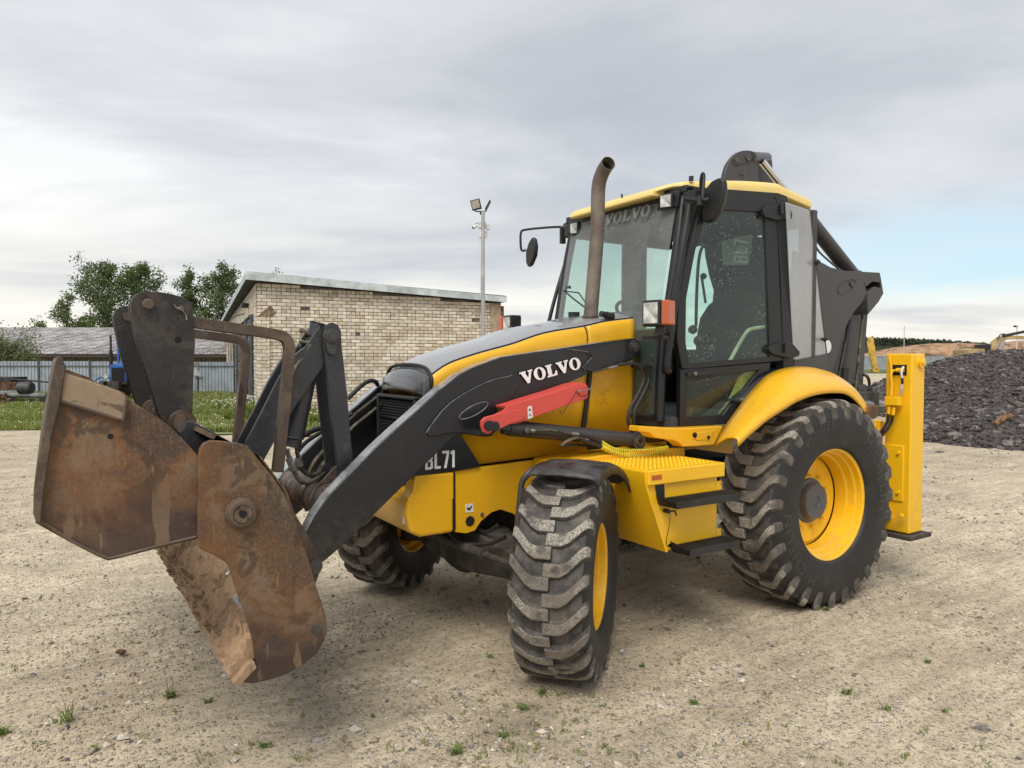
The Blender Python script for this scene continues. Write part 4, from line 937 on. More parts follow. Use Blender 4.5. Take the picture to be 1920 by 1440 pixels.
def step(zs, xf, xr, zbr):
    h = obj('step_tread', (lambda m: (m.box(((xf+xr)/2, 1.09, zs-.014), (xf-xr, .006, .034)), m.box(((xf+xr)/2, 1.215, zs-.014), (xf-xr, .006, .040)), m.box((xf-.003, 1.153, zs-.014), (.006, .125, .036)), m.box((xr+.003, 1.153, zs-.014), (.006, .125, .036)), m)[-1])(MB()), DARKS, SB, bevel=.002)
    m = MB(); n = 26
    for i in range(n):
        x = xf-.015-(xf-xr-.03)*i/(n-1)
        m.prism([(x-.0035, zs-.02), (x+.0035, zs-.02), (x+.0035, zs), (x-.0035, zs)], 1.093, 1.212)
        for j in range(4): m.prism([(x-.006, zs-.001), (x+.006, zs-.001), (x, zs+.012)], 1.100+.03*j, 1.114+.03*j)
    obj('step_grating', m, DARKS, h, ang=0)
    m = MB(); m.prism([(xf+.03, zbr), (xf-.04, zbr-.02), (xf-.05, zs-.03), (xf, zs-.03), (xf+.015, zs+.01)], 1.077, 1.083); obj('step_bracket', m, DARKS, h, bevel=.002)
    for x_, n_, zz in ((xf, 1, .03), (xr, -1, .005)):
        m = MB(); m.poly([Vector((x_+.02*(n_ > 0), 1.083, zs+zz)), Vector((x_, 1.215, zs)), Vector((x_, 1.215, zs-.03)), Vector((x_, 1.083, zs-.035))], (n_, 0, 0), .006); obj('step_side', m, DARKS, h, bevel=.002)
DARKS = plain('black step steel', (.018, .019, .022), .4, var=.3, bump=.1)
s1 = bp(1262, 946, Y=1.215); s2 = bp(1386, 936, Y=1.215); t1_ = bp(1293, 1039, Y=1.215); t2_ = bp(1387, 1024, Y=1.215)
s1 = bp(1268, 947, Y=1.215)
step((s1.z+s2.z)/2+.02, s1.x, s2.x, zl+.03)
step((t1_.z+t2_.z)/2+.025, t1_.x, t2_.x, zl-.36)
m = MB(); m.prism([(1.75, 1.0), (1.62, .55), (.95, .55), (.95, 1.0)], -1.05, -.42); part('fuel_tank', m, YELF, bevel=.03)
# yellow deck between frame and cab
m = MB(); m.prism([(1.95, .93), (1.95, 1.075), (1.6, 1.095), (.9, 1.095), (.9, .93)], .385, .64); part('deck_side', m, YEL, bevel=.01)

# ---------------- cab
CB = hub('cab'); 
DP = (Vector((1.0, .70, 0)), Vector((.11, 1, 0)).normalized())       # plane of the door
def dpx(pts, off=0.0): 
    pl = (DP[0]+DP[1]*off, DP[1]); return [bp(a, b, pl=pl) for a, b in pts]
def dplate(mb, pts, th, off=0.0): mb.poly(dpx(pts, off), DP[1], th)
def frame(mb, outer, inner, th, off=0.0):
    """band between two outlines with equal counts"""
    O, I = dpx(outer, off), dpx(inner, off); n = len(O)
    for i in range(n):
        j = (i+1) % n; mb.poly([O[i], O[j], I[j], I[i]], DP[1], th)
CABM = wet_paint('black cab frame paint', (.009, .010, .012), .40, .3, 150, dirt=(.05, .045, .04), dirt_amt=.2, coat=.08)
# skirt
m = MB(); P = xz([(1199.5, 799), (1235, 801), (1267, 803), (1300, 802), (1357, 799), (1348, 817), (1339, 834.5), (1310, 837), (1281.5, 838), (1273, 830), (1264, 826), (1240, 823), (1226, 820), (1219, 812), (1199.5, 809.5)], .80); m.prism(P, .70, .80)
SK = part('cab_skirt', m, YEL, parent=CB, bevel=.008, seg=2)
m = MB(); m.prism(xz([(1305, 812), (1340, 807), (1329, 824), (1308, 826), (1298, 822)], .80), .799, .8035); part('skirt_panel', m, YEL, parent=SK, bevel=.003)
c = bp(1303, 816, Y=.804); m = MB(); m.cyl_y(c.x, c.z, .80, .806, .018, 16); m.cyl_y(c.x-.0, c.z, .806, .808, .010, 12); c = bp(1328, 820, Y=.804); m.cyl_y(c.x, c.z, .80, .81, .012, 6); part('skirt_socket', m, FLATBLK, parent=SK)
# posts
FRP = [(1.10, .60, 1.28), (1.085, .60, 1.62), (1.03, .60, 1.98), (.95, .60, 2.42), (.875, .58, 2.80)]
for s in (1, -1):
    m = MB(); m.tube(spline([(x, s*y, z) for x, y, z in FRP], 4), .034, 12); part('front_post', m, CABM, parent=CB)
# external grab tube along the front post (left) with its rounded lower end
m = MB(); g = [bp(1292, 385, Y=.70), bp(1287, 420, Y=.70), bp(1277, 480, Y=.70), bp(1266, 560, Y=.69), bp(1259, 620, Y=.68), bp(1253, 660, Y=.67), bp(1249, 690, Y=.67), bp(1254, 697, Y=.66)]
m.tube(spline(g, 5), .024, 12); part('grab_tube', m, CABM, parent=CB)
m = MB(); g = [(p.x, -p.y, p.z) for p in [bp(0, 0, Y=.70)]]
gt_ = [bp(1071, 455, Y=-.70), bp(1058, 500, Y=-.70), bp(1043, 550, Y=-.70), bp(1030, 600, Y=-.70), bp(1022, 640, Y=-.70)]
m.tube(spline(gt_, 4), .016, 10); part('grab_tube', m, CABM, parent=CB)
# rear corner posts and rails
m = MB(); m.poly(dpx([(1456, 369), (1473, 371), (1478, 430), (1483, 560), (1487, 640), (1489, 700), (1470, 700), (1468, 640), (1464, 520), (1459, 430)], .0), DP[1], .07); part('door_post', m, CABM, parent=CB, bevel=.008)
m = MB()
m.tube([(-.02, -.78, 1.3), (-.02, -.78, 2.82)], .045, 8); m.tube([(-.40, -.66, 1.3), (-.36, -.66, 2.82)], .045, 8); m.tube([(-.38, .60, 1.3), (-.36, .60, 2.82)], .018, 8)
m.tube([(.18, -.77, 1.3), (.18, -.77, 2.8)], .03, 8)
part('rear_post', m, CABM, parent=CB)
# pillar + inner trim on far side and rear (what is seen through the glass)
m = MB(); m.box((.06, -.775, 2.05), (.26, .04, 1.5)); part('far_pillar_trim', m, FLOORM, parent=CB, bevel=.01)
m = MB(); m.box((.45, -.77, 1.50), (1.15, .035, .60)); m.box((-.2, -.72, 1.50), (.36, .035, .6)); m.box((-.40, 0, 1.50), (.04, 1.34, .55)); m.box((-.38, -.66, 2.25), (.05, .12, 1.1)); m.box((-.38, .66, 2.25), (.05, .10, 1.1)); part('lower_wall', m, FLOORM, parent=CB, bevel=.01)
m = MB(); m.box((.35, 0, 1.27), (1.45, 1.36, .06)); part('cab_floor', m, FLOORM, parent=CB)
m = MB(); m.box((.30, 0, 2.77), (1.22, 1.36, .05)); m.box((-.36, 0, 2.74), (.06, 1.34, .12)); m.box((.28, -.72, 2.74), (1.2, .06, .12)); part('headliner', m, FLOORM, parent=CB, bevel=.01)
# windscreen header and sill
zh = 2.72
m = MB(); m.poly([Vector((.93, -.60, 2.80)), Vector((.93, .60, 2.80)), Vector((.955, .60, 2.69)), Vector((.955, -.60, 2.69))], (1, 0, .1), .04); part('windscreen_header', m, DARK, parent=CB)
m = MB(); m.box((1.09, 0, 1.60), (.06, 1.16, .55)); part('firewall', m, FLOORM, parent=CB)
def wsx(z): 
    for (a, _, c), (d, _, f) in zip(FRP, FRP[1:]):
        if c <= z <= f: return a+(d-a)*(z-c)/(f-c)
    return FRP[-1][0]
m = MB(); rows = []
for i in range(9):
    z = 1.86+(2.74-1.86)*i/8; rows.append([(wsx(z)+.035+.05*(1-(k/5-1)**2), -.565+1.13*k/10, z) for k in range(11)])
m.grid(rows); part('windscreen', m, WSC, parent=CB, ang=80)
m = MB(); m.poly([Vector((1.145, .385, 1.30)), Vector((1.145, .575, 1.30)), Vector((1.13, .575, 1.92)), Vector((1.13, .385, 1.92))], (1, 0, 0), .006); part('lower_front_glass', m, GLSD, parent=CB)
m = MB()
for (z0, z1) in ((1.285, 1.31), (1.625, 1.64)): m.box((1.148, .48, (z0+z1)/2), (.008, .20, z1-z0))
part('lower_glass_frame', m, CABM, parent=CB)
# faint maker's name along the top of the windscreen
a = bp(1132, 421, X=1.075); b = bp(1219, 399, X=1.0); 
P0 = bp(1133, 424, X=1.0); P1 = bp(1222, 404, X=.985); T0 = bp(1133, 404, X=.985)
u = (P1-P0)/5.14; v = Vector((-.02, 0, T0.z-P0.z)); m = MB(); lettering(m, ['sV', 'sO', 'sL', 'sV', 'sO'], P0+Vector((.012, 0, 0)), u, v, (1, 0, .1), .0005, .05)
part('windscreen_lettering', m, plain('frosted lettering', (.16, .17, .17), .6), parent=CB, ang=0)
# door
DR = hub('cab_door')
m = MB()
uo = [(1318, 366), (1456, 374), (1467, 640), (1468, 676), (1290, 692), (1279, 690), (1270, 640), (1272, 560), (1292, 470)]
ui = [(1327, 392), (1434, 398), (1443, 640), (1443, 669), (1296, 681), (1291, 678), (1286, 640), (1287, 560), (1304, 470)]
frame(m, uo, ui, .04); part('door_upper_frame', m, CABM, parent=DR, bevel=.006)
m = MB(); lo = [(1276, 694), (1445, 680), (1444, 694), (1430, 702), (1406, 727), (1388, 752), (1374, 774), (1361, 796), (1275, 799)]
li = [(1288, 713), (1402, 697), (1425, 694), (1420, 700), (1396, 730), (1380, 750), (1367, 762), (1356, 778), (1287, 781)]
m = MB(); frame(m, lo, li, .04, .003); part('door_lower_frame', m, CABM, parent=DR, bevel=.005)
m = MB(); dplate(m, ui, .006, -.012); part('door_upper_glass', m, GLSD, parent=DR, ang=0)
m = MB(); dplate(m, [(1288, 712), (1426, 692), (1396, 731), (1367, 763), (1356, 780), (1287, 783)], .006, -.010); part('door_lower_glass', m, GLSD, parent=DR, ang=0)
m = MB(); dplate(m, [(1388, 706), (1405, 693), (1424, 691), (1426, 694), (1402, 723), (1380, 750), (1362, 779), (1350, 781), (1347, 778), (1362, 760), (1376, 735)], .02, -.03); part('inner_fender_trim', m, plain('dusty olive trim', (.42, .36, .08), .6, var=.3), parent=CB)
m = MB(); dplate(m, [(1286, 779), (1350, 776), (1350, 784), (1286, 785)], .02, -.03); part('sill_trim', m, FLOORM, parent=CB)
m = MB(); dplate(m, [(1289, 699), (1300, 697), (1335, 693.5), (1338, 697), (1337, 703), (1300, 706), (1290, 706)], .012, .018); o_ = part('door_handle', m, DARK, parent=DR, bevel=.005)
c = dpx([(1303, 700.5)], .02)[0]; m = MB(); m.cyl(c-DP[1]*.01, c+DP[1]*.008, .012, 16); part('door_lock', m, STEEL, parent=DR)
m = MB(); m.tube(spline(dpx([(1304, 716), (1320, 713), (1340, 708), (1351, 703), (1355, 700)], -.05)), .008, 8); part('inner_handle', m, PIPE, parent=DR)
for pts in ([(1431, 392), (1436, 387), (1466, 381), (1470, 378), (1480, 384), (1487, 402), (1485, 411), (1458, 413), (1436, 407), (1432, 402)], [(1443, 652), (1449, 646), (1470, 641), (1478, 641), (1488, 645), (1501, 660), (1499, 668), (1480, 672), (1450, 664), (1444, 660)]):
    m = MB(); dplate(m, pts, .03, .026); hg = part('door_hinge', m, CABM, parent=DR, bevel=.007, seg=2)
    cx_ = (pts[0][0]*.35+pts[5][0]*.65) if len(pts) > 9 else pts[3][0]
    cc = dpx([(pts[3][0]-4, (pts[3][1]+pts[8][1])/2-9), (pts[3][0]-4, (pts[3][1]+pts[8][1])/2+9)], .036); m = MB(); m.cyl(cc[0], cc[1], .014, 10); part('hinge_pin', m, DARK, parent=hg)
m = MB(); dplate(m, [(1296, 350), (1459, 362), (1475, 368), (1478, 384), (1455, 378), (1314, 369)], .05, -.012); part('door_header', m, DARK, parent=CB)
# rear quarter: hazy plastic sheet and frame
QP = (Vector((-.02, .80, 0)), Vector((-.28, 1, 0)).normalized())
qp = lambda pts, off=0: [bp(a, b, pl=(QP[0]+QP[1]*off, QP[1])) for a, b in pts]
m = MB(); m.poly(qp([(1474, 379), (1519, 394), (1531, 500), (1541, 590), (1550, 664), (1489, 676), (1483, 560)]), QP[1], .006); part('rear_side_sheet', m, PLX, parent=CB, ang=0)
m = MB(); m.poly(qp([(1489, 676), (1550, 664), (1556, 700), (1489, 705)]), QP[1], .03); part('rear_side_panel', m, CABM, parent=CB)
m = MB(); m.tube(qp([(1519, 394), (1531, 500), (1541, 590), (1550, 664)], .0), .006, 6); m.tube(qp([(1489, 676), (1550, 664)], .0), .006, 6); part('sheet_edge', m, GRY, parent=CB)
m = MB()
for (a, b) in ((1526, 492), (1540, 636)):
    p = qp([(a, b)])[0]; m.cyl(p-QP[1]*.02, p+QP[1]*.045, .011, 10); m.cyl(p+QP[1]*.02, p+QP[1]*.032, .022, 12)
part('sheet_knob', m, DARK, parent=CB)
m = MB(); dplate(m, [(1380, 460), (1381, 459)] if False else [(1, 1), (2, 1), (2, 2)], .001) if False else None
# other glass
m = MB(); m.poly([Vector((.95, -.70, 1.85)), Vector((.20, -.78, 1.85)), Vector((.20, -.78, 2.70)), Vector((.85, -.70, 2.70))], (0, -1, 0), .006); m.poly([Vector((-.04, -.78, 1.85)), Vector((-.37, -.68, 1.85)), Vector((-.37, -.68, 2.70)), Vector((-.04, -.78, 2.70))], (0, -1, 0), .006); part('far_side_glass', m, GLS, parent=CB, ang=0)
m = MB(); m.poly([Vector((-.41, -.6, 1.8)), Vector((-.41, .6, 1.8)), Vector((-.39, .6, 2.68)), Vector((-.39, -.6, 2.68))], (-1, 0, 0), .006); part('rear_glass', m, GLS, parent=CB, ang=0)
# seat, headrest, levers
SE = hub('operator_seat')
def xpoly(pts, X): return [bp(a, b, X=X) for a, b in pts]
m = MB(); m.poly(xpoly([(1318, 455), (1330, 448), (1400, 440), (1428, 446), (1436, 478), (1428, 520), (1422, 545), (1432, 541), (1439, 550), (1437, 575), (1428, 612), (1424, 660), (1330, 668), (1318, 620), (1322, 590), (1334, 565), (1336, 545), (1327, 515), (1320, 480)], -.22), (1, 0, 0), .13); part('seat_back', m, SEATM, parent=SE, bevel=.03, seg=3)
m = MB(); m.poly(xpoly([(1303, 622), (1308, 595), (1325, 568), (1340, 560), (1425, 566), (1433, 640), (1430, 690), (1300, 698), (1300, 650)], .02), (1, 0, 0), .22); part('seat_cushion', m, SEATM, parent=SE, bevel=.05, seg=4)
m = MB(); m.box((-.1, .05, 1.45), (.4, .5, .35)); part('seat_base', m, DARK, parent=SE, bevel=.02)
m = MB(); m.poly(xpoly([(1352, 452), (1411, 439), (1404, 497), (1356, 497)], -.20), (1, 0, 0), .004); hp_ = part('headrest_panel', m, plain('faded grey green panel', (.34, .40, .37), .6), parent=SE, bevel=0)
P0 = bp(1402, 494, X=-.195); P1 = bp(1402, 446, X=-.195); T0 = bp(1373, 492, X=-.195)
u = (P1-P0)/2.05; v = (T0-P0)*.9; m = MB(); lettering(m, ['B', 'L', '7'], P0, u, v, (1, 0, 0), .002, .08); part('headrest_lettering', m, WHT, parent=SE, ang=0)
m = MB(); 
m.tube(spline([bp(1305, 612, X=.25), bp(1306, 560, X=.25), bp(1309, 500, X=.25), bp(1314, 470, X=.25), bp(1322, 458, X=.25)]), .012, 8); m.tube([bp(1323, 568, X=.2), bp(1318, 535, X=.2), bp(1316, 522, X=.2)], .010, 8); part('control_lever', m, DARK, parent=CB)
m = MB()
for (a, b, X, r_) in ((1323, 458, .25, .034), (1319, 518, .2, .026), (1299, 618, .45, .035), (1312, 639, .5, .045)):
    c = bp(a, b, X=X); m.lathe_y([(0.001, c.y-r_), (r_*.7, c.y-r_*.7), (r_, c.y), (r_*.7, c.y+r_*.7), (.001, c.y+r_)], 16, c.x, c.z)
part('lever_knob', m, DARK, parent=CB, ang=80)
m = MB(); m.tube(spline(dpx([(1368, 678), (1380, 655), (1396, 628), (1406, 618), (1425, 614), (1450, 613)], -.06)), .013, 10); part('door_grab_rail', m, plain('pale olive rail', (.46, .46, .30), .5, var=.2), parent=CB)
m = MB(); c0 = Vector((.72, .0, 2.0)); tq = R(35)
ringp = [(c0.x+.19*math.cos(t)*math.cos(tq), c0.y+.19*math.sin(t), c0.z+.19*math.cos(t)*math.sin(tq)) for t in [2*math.pi*k/32 for k in range(33)]]
m.tube(ringp, .014, 8, cap=False); m.cyl(c0, (c0.x+.16, 0, c0.z-.3), .035, 12); m.cyl((c0.x, -.19, c0.z), (c0.x, .19, c0.z), .010, 8); part('steering_wheel', m, DARK, parent=CB)
m = MB(); m.prism([(1.04, 1.6), (1.05, 1.95), (.98, 2.03), (.88, 2.02), (.82, 1.93), (.85, 1.6)], -.2, .2); m.prism([(1.04, 1.6), (1.05, 1.88), (.9, 1.9), (.86, 1.6)], -.5, .5); part('dashboard', m, FLOORM, parent=CB, bevel=.03, seg=3)
m = MB(); m.poly(xpoly([(1420, 640), (1432, 625), (1445, 640), (1442, 672), (1415, 672)], -.3), (1, 0, 0), .05); part('side_console', m, DARK, parent=CB, bevel=.02)
# roof
RF = hub('cab_roof')
# plan of the roof edge on the left side: (px bottom, py bottom, px top, py top, Y)
edge_px = [(1221, 366, 1217, 358, .42), (1228, 362, 1225, 353, .45), (1240, 358, 1239, 347, .48), (1263, 352.5, 1263, 341, .53), (1285, 352, 1288, 338.5, .58), (1311, 354, 1311, 337.5, .62), (1338, 357, 1338, 336.8, .66), (1356, 358.5, 1357, 336.5, .69), (1410, 362.5, 1413, 338, .72), (1459, 368.5, 1457, 341, .73), (1471, 370, 1472, 347, .73), (1497, 380.5, 1500, 360, .725), (1521, 391, 1527, 373, .71)]
for s in (1, -1):
    m = MB(); rows = []
    E = [(bp(a, b, Y=Y), bp(c_, d, Y=Y)) for a, b, c_, d, Y in edge_px]
    Bt, Tp = spline([e[0] for e in E], 3), spline([e[1] for e in E], 3)
    for i_, (p, q_) in enumerate(zip(Bt, Tp)):
        t_ = (Bt[min(i_+1, len(Bt)-1)]-Bt[max(i_-1, 0)]); t_.z = 0; t_.normalize(); nn_ = Vector((t_.y, -t_.x, 0)); nn_ = -nn_ if nn_.y > 0 else nn_     # inward
        h_ = q_.z-p.z; row = []
        for u_, z_ in ((.10, p.z+.004), (.012, p.z), (0, p.z+.010), (.0, p.z+h_*.55), (.008, p.z+h_*.82), (.025, q_.z-.004), (.07, q_.z+.008), (.22, q_.z+.016)):
            r_ = p+nn_*u_; row.append((r_.x, s*r_.y, z_))
        rows.append(row)
    m.grid(rows); 
    for r_ in (rows[0], rows[-1]): m.add(list(r_), [tuple(range(len(r_)))])
    part('roof_side', m, YELR, parent=RF, ang=50)
YRf = .73; xr0 = bp(1525, 380, Y=.71).x
lipn = bp(1218, 370, Y=.44)
m = MB(); m.prism([(1.03, 2.770), (1.04, 2.78), (1.03, 2.805), (.98, 2.84), (.85, 2.87), (.6, 2.89), (0, 2.90), (xr0+.1, 2.86), (xr0-.005, 2.84), (xr0-.005, 2.815), (0, 2.82), (.5, 2.81), (.9, 2.78)], -.452, .452); part('roof_centre', m, YELR, parent=RF, bevel=.014, seg=3)
m = MB(); m.box((.30, 0, 2.80), (1.25, 1.30, .05)); m.box((.89, 0, 2.765), (.10, 1.14, .07)); part('roof_underside', m, DARK, parent=RF, bevel=.01)
m = MB(); c = bp(1296, 339, Y=.6); m.cyl(c, c+Vector((0, 0, .03)), .016, 10); c = bp(1168, 372, Y=.1); m.tube([c-Vector((0, 0, .03)), c+Vector((.012, 0, .03))], .007, 6); part('roof_fitting', m, DARK, parent=RF)

# ---------------- lamps
def lamp(name, c, w_, h_, d_, yaw, ind=None, parent=None, r_=.012):
    H = hub(name, parent, loc=c, rot=(0, 0, yaw))
    m = MB(); m.box((-d_/2, 0, 0), (d_, w_, h_)); obj('lamp_housing', m, DARK, H, bevel=r_, seg=3, local=True)
    m = MB(); m.box((.002, 0, 0), (.006, w_*.78, h_*.80)); obj('lamp_lens', m, LENS, H, bevel=.003, local=True)
    return H
lamp('work_light', bp(1248, 377, Y=.53), .095, .10, .07, R(20))
lamp('work_light', bp(1076, 428, Y=-.49), .095, .10, .07, R(5))
c = bp(1220, 587, Y=.79); 
H = lamp('headlight', c, .128, .16, .09, R(14))
m = MB(); m.box((-.045, .094, 0), (.085, .052, .15)); obj('turn_signal', m, ORNG, H, bevel=.010, seg=3, local=True)
m = MB(); m.cyl((-.06, .03, -.08), (-.06, .02, -.13), .028, 12); m.box((-.08, -.02, -.145), (.05, .16, .02)); obj('headlight_bracket', m, DARK, H, bevel=.004, local=True)
c = bp(950, 610, Y=-.80); H = lamp('headlight', c, .128, .16, .10, R(-2))
m = MB(); m.box((-.045, -.115, 0), (.085, .07, .152)); obj('turn_signal', m, ORNG, H, bevel=.010, seg=3, local=True)
m = MB(); m.cyl((-.06, .03, -.08), (-.06, .02, -.11), .028, 12); m.box((-.08, .14, -.105), (.05, .30, .015)); obj('headlight_bracket', m, DARK, H, bevel=.004, local=True)
m = MB(); m.tube([bp(1232, 615, Y=.74), bp(1240, 622, Y=.7), bp(1262, 628, Y=.62)], .014, 8); part('headlight_stalk', m, DARK)
# ---------------- mirrors
def mirror(cen, w_, h_, yaw, tilt, s, flip=1):
    H = hub('mirror', None, loc=cen, rot=(tilt, 0, yaw))
    m = MB(); n = 28; rows = []
    def sup(k, a, b, e=.72):
        t = 2*math.pi*k/n; c_, s_ = math.cos(t), math.sin(t); return (a*abs(c_)**e*(1 if c_ > 0 else -1), b*abs(s_)**e*(1 if s_ > 0 else -1))
    rows = [[(d, *sup(k, w_/2*f, h_/2*f)) for k in range(n+1)] for d, f in ((.03, .35), (.028, .7), (.018, .92), (0, 1.0), (-.012, 1.0), (-.016, .95))]
    m.grid(rows); m.add([rows[0][k] for k in range(n)], [tuple(range(n))]); obj('mirror_shell', m, DARK, H, local=True, ang=60)
    m = MB(); m.add([(-.014, *sup(k, w_/2*.95, h_/2*.95)) for k in range(n)], [tuple(range(n))]); obj('mirror_glass', m, plain('mirror', (.8, .82, .83), .03, 1.0, var=0), H, local=True, ang=0)
    return H
def pxmirror(pts, X, ny):
    H = hub('mirror'); P_ = [bp(a, b, X=X) for a, b in pts]; nrm = Vector((1, ny, 0)).normalized(); c0_ = P_[0]
    P_ = [p+Vector((-(p-c0_).y*ny, 0, 0)) for p in P_]
    m = MB(); m.poly(P_, nrm, .045); part('mirror_shell', m, DARK, parent=H, bevel=.016, seg=4)
    cc_ = sum(P_, Vector())/len(P_); m = MB(); m.poly([cc_+(p-cc_)*.9-nrm*.045 for p in P_], -nrm, .003); part('mirror_glass', m, MIRG, parent=H, ang=0)
MIRG = plain('mirror glass', (.8, .82, .83), .03, 1.0, var=0)
pxmirror([(1343, 334), (1351, 332), (1356, 338), (1357, 352), (1353, 375), (1345, 398), (1336, 412), (1323, 418), (1315, 415), (1314, 400), (1317, 372), (1323, 352), (1332, 340)], .86, 0)
m = MB(); m.tube(spline([bp(1310, 392, Y=.72), bp(1314, 375, Y=.76), bp(1314, 340, Y=.80), bp(1317, 326, Y=.82), bp(1320, 332, Y=.83), bp(1318, 372, Y=.84), bp(1328, 372, Y=.86)]), .010, 10); m.cyl(bp(1312, 367, Y=.80), bp(1312, 385, Y=.80), .020, 10); part('mirror_arm', m, DARK)
m = MB(); m.box(bp(1297, 372, Y=.70), (.05, .10, .09)); m.tube([bp(1285, 372, Y=.66), bp(1312, 376, Y=.8)], .016, 8); part('mirror_bracket', m, DARK, bevel=.005)
pxmirror([(997, 444), (1001, 447), (1003, 460), (1001, 480), (994, 497), (989, 501), (985, 492), (985, 472), (990, 455)], .62, 0)
m = MB(); m.tube(spline([bp(1056, 436, Y=-.74), bp(1054, 426, Y=-.78), bp(1020, 427, Y=-.92), bp(984, 431, Y=-1.05), bp(977, 436, Y=-1.07), bp(976, 452, Y=-1.07), bp(978, 469, Y=-1.07), bp(986, 469, Y=-1.04)], 5), .010, 10); part('mirror_arm', m, DARK)
m = MB(); m.box(bp(1055, 442, Y=-.74), (.045, .03, .13)); part('mirror_bracket', m, DARK, bevel=.004)
# ---------------- exhaust
ex = [bp(1107, 603, Y=.2), bp(1110, 560, Y=.2), bp(1115, 500, Y=.2), bp(1120, 430, Y=.2), bp(1121, 385, Y=.2), bp(1121.5, 360, Y=.2), bp(1124, 340, Y=.215), bp(1130, 323, Y=.25), bp(1137, 311, Y=.30), bp(1141, 306, Y=.33)]
ex = spline(ex, 5)
m = MB(); m.tube(ex, .048, 24, cap=False); 
# bevel-cut the mouth
n = 24; k0 = len(m.v)-n
e = m.v[-n:]; cc = Vector((sum(v[0] for v in e)/n, sum(v[1] for v in e)/n, sum(v[2] for v in e)/n))
E_ = part('exhaust_stack', m, EXH, solid=.003, ang=60)
m = MB(); t = (ex[-1]-ex[-3]).normalized(); m.cyl(ex[-1]-t*.06, ex[-1]-t*.055, .044, 24); part('exhaust_mouth', m, FLATBLK, parent=E_)
m = MB(); b = ex[0]; m.tube([b-Vector((0, 0, .05)), b+Vector((0, 0, .0)), b+Vector((0, 0, .015)), b+Vector((0, 0, .03)), b+Vector((0, 0, .045))], [.064, .063, .056, .059, .049], 28); part('exhaust_collar', m, RUSTB, parent=E_)
c = bp(1076, 603, Y=-.02); m = MB(); m.cyl(c-Vector((0, 0, .05)), c+Vector((0, 0, .02)), .030, 16); m.cyl(c+Vector((0, 0, .02)), c+Vector((0, 0, .065)), .040, 18); part('intake_cap', m, DARK, bevel=.006)
m = MB(); m.cyl(bp(1126, 588, Y=.33), bp(1142, 592, Y=.33), .02, 12); m.cyl(bp(1136, 591, Y=.33), bp(1148, 594, Y=.33), .026, 12); part('wiper_motor', m, DARK, bevel=.003)
m = MB(); m.tube([bp(1104, 582, Y=-.1), bp(1075, 560, Y=-.3), bp(1056, 544, Y=-.4)], .006, 6); m.tube([bp(1100, 570, Y=-.1), bp(1085, 549, Y=-.3), bp(1060, 546, Y=-.4), bp(1063, 536, Y=-.42)], .005, 6); m.poly([bp(1062, 541, Y=-.40), bp(1067, 535, Y=-.40), bp(1070, 541, Y=-.38)], (1, 0, 0), .01); part('wiper', m, DARK)

# ---------------- rear fenders
inner = [(1340, 835, .93), (1346, 823, .915), (1356, 803, .89), (1368, 785, .87), (1381, 767, .85), (1400, 742, .84), (1421, 719, .83), (1436, 705, .825), (1452, 696, .82), (1470, 690, .82), (1490, 687, .82), (1515, 687.5, .82), (1538, 692, .82), (1560, 701, .83), (1583, 718, .84), (1603, 736, .86), (1618, 755, .88), (1627, 772, .90)]
outer = [(1385, 837), (1396, 826), (1410, 813), (1424, 801), (1437, 790), (1455, 778), (1477, 764), (1492, 755), (1508, 748), (1522, 743), (1537, 739.5), (1553, 737.5), (1568, 737), (1583, 738), (1595, 743), (1606, 752), (1615, 763), (1624, 775)]
for s in (1, -1):
    m = MB(); rows = []
    for (a, b, Y), (c_, d) in zip(inner, outer):
        I = bp(a, b, Y=Y); O = bp(c_, d, Y=1.13)
        O2 = Vector((O.x, O.y, O.z+.045)); row = []
        row.append(Vector((I.x, min(I.y, .74), I.z-.02))) if False else None
        for f in (0, .25, .5, .75, .93):
            p = I.lerp(O2, f); p.z += .030*math.sin(math.pi*f); row.append(p)
        row.append(Vector((O.x, O.y-.004, O.z+.030))); row.append(Vector((O.x, O.y, O.z)))
        row = [q_ for q_ in row if q_ is not None]
        rows.append([(p.x, s*p.y, p.z) for p in row])
    # subdivide rows smoothly
    R2 = []
    for k in range(len(rows[0])):
        R2.append(spline([r_[k] for r_ in rows], 3))
    rows = [[tuple(R2[k][i]) for k in range(len(R2))] for i in range(len(R2[0]))]
    m.grid(rows); part('rear_fender', m, YEL, solid=.012, ang=60)
    m = MB(); rows2 = [[(p[0], p[1]-s*.004, p[2]-.02) for p in (r_[0],)] for r_ in rows]
    m.grid([[ (r_[0][0], s*(abs(r_[0][1])-.004), r_[0][2]-.008), (r_[0][0], s*.70, r_[0][2]-.012)] for r_ in rows[14:]]); 
    m.grid([[(r_[0][0], s*.705, r_[0][2]-.01), (r_[0][0]*.8, s*.705, 1.05)] for r_ in rows[14:]]); part('inner_wheel_arch', m, DARK, solid=.006)

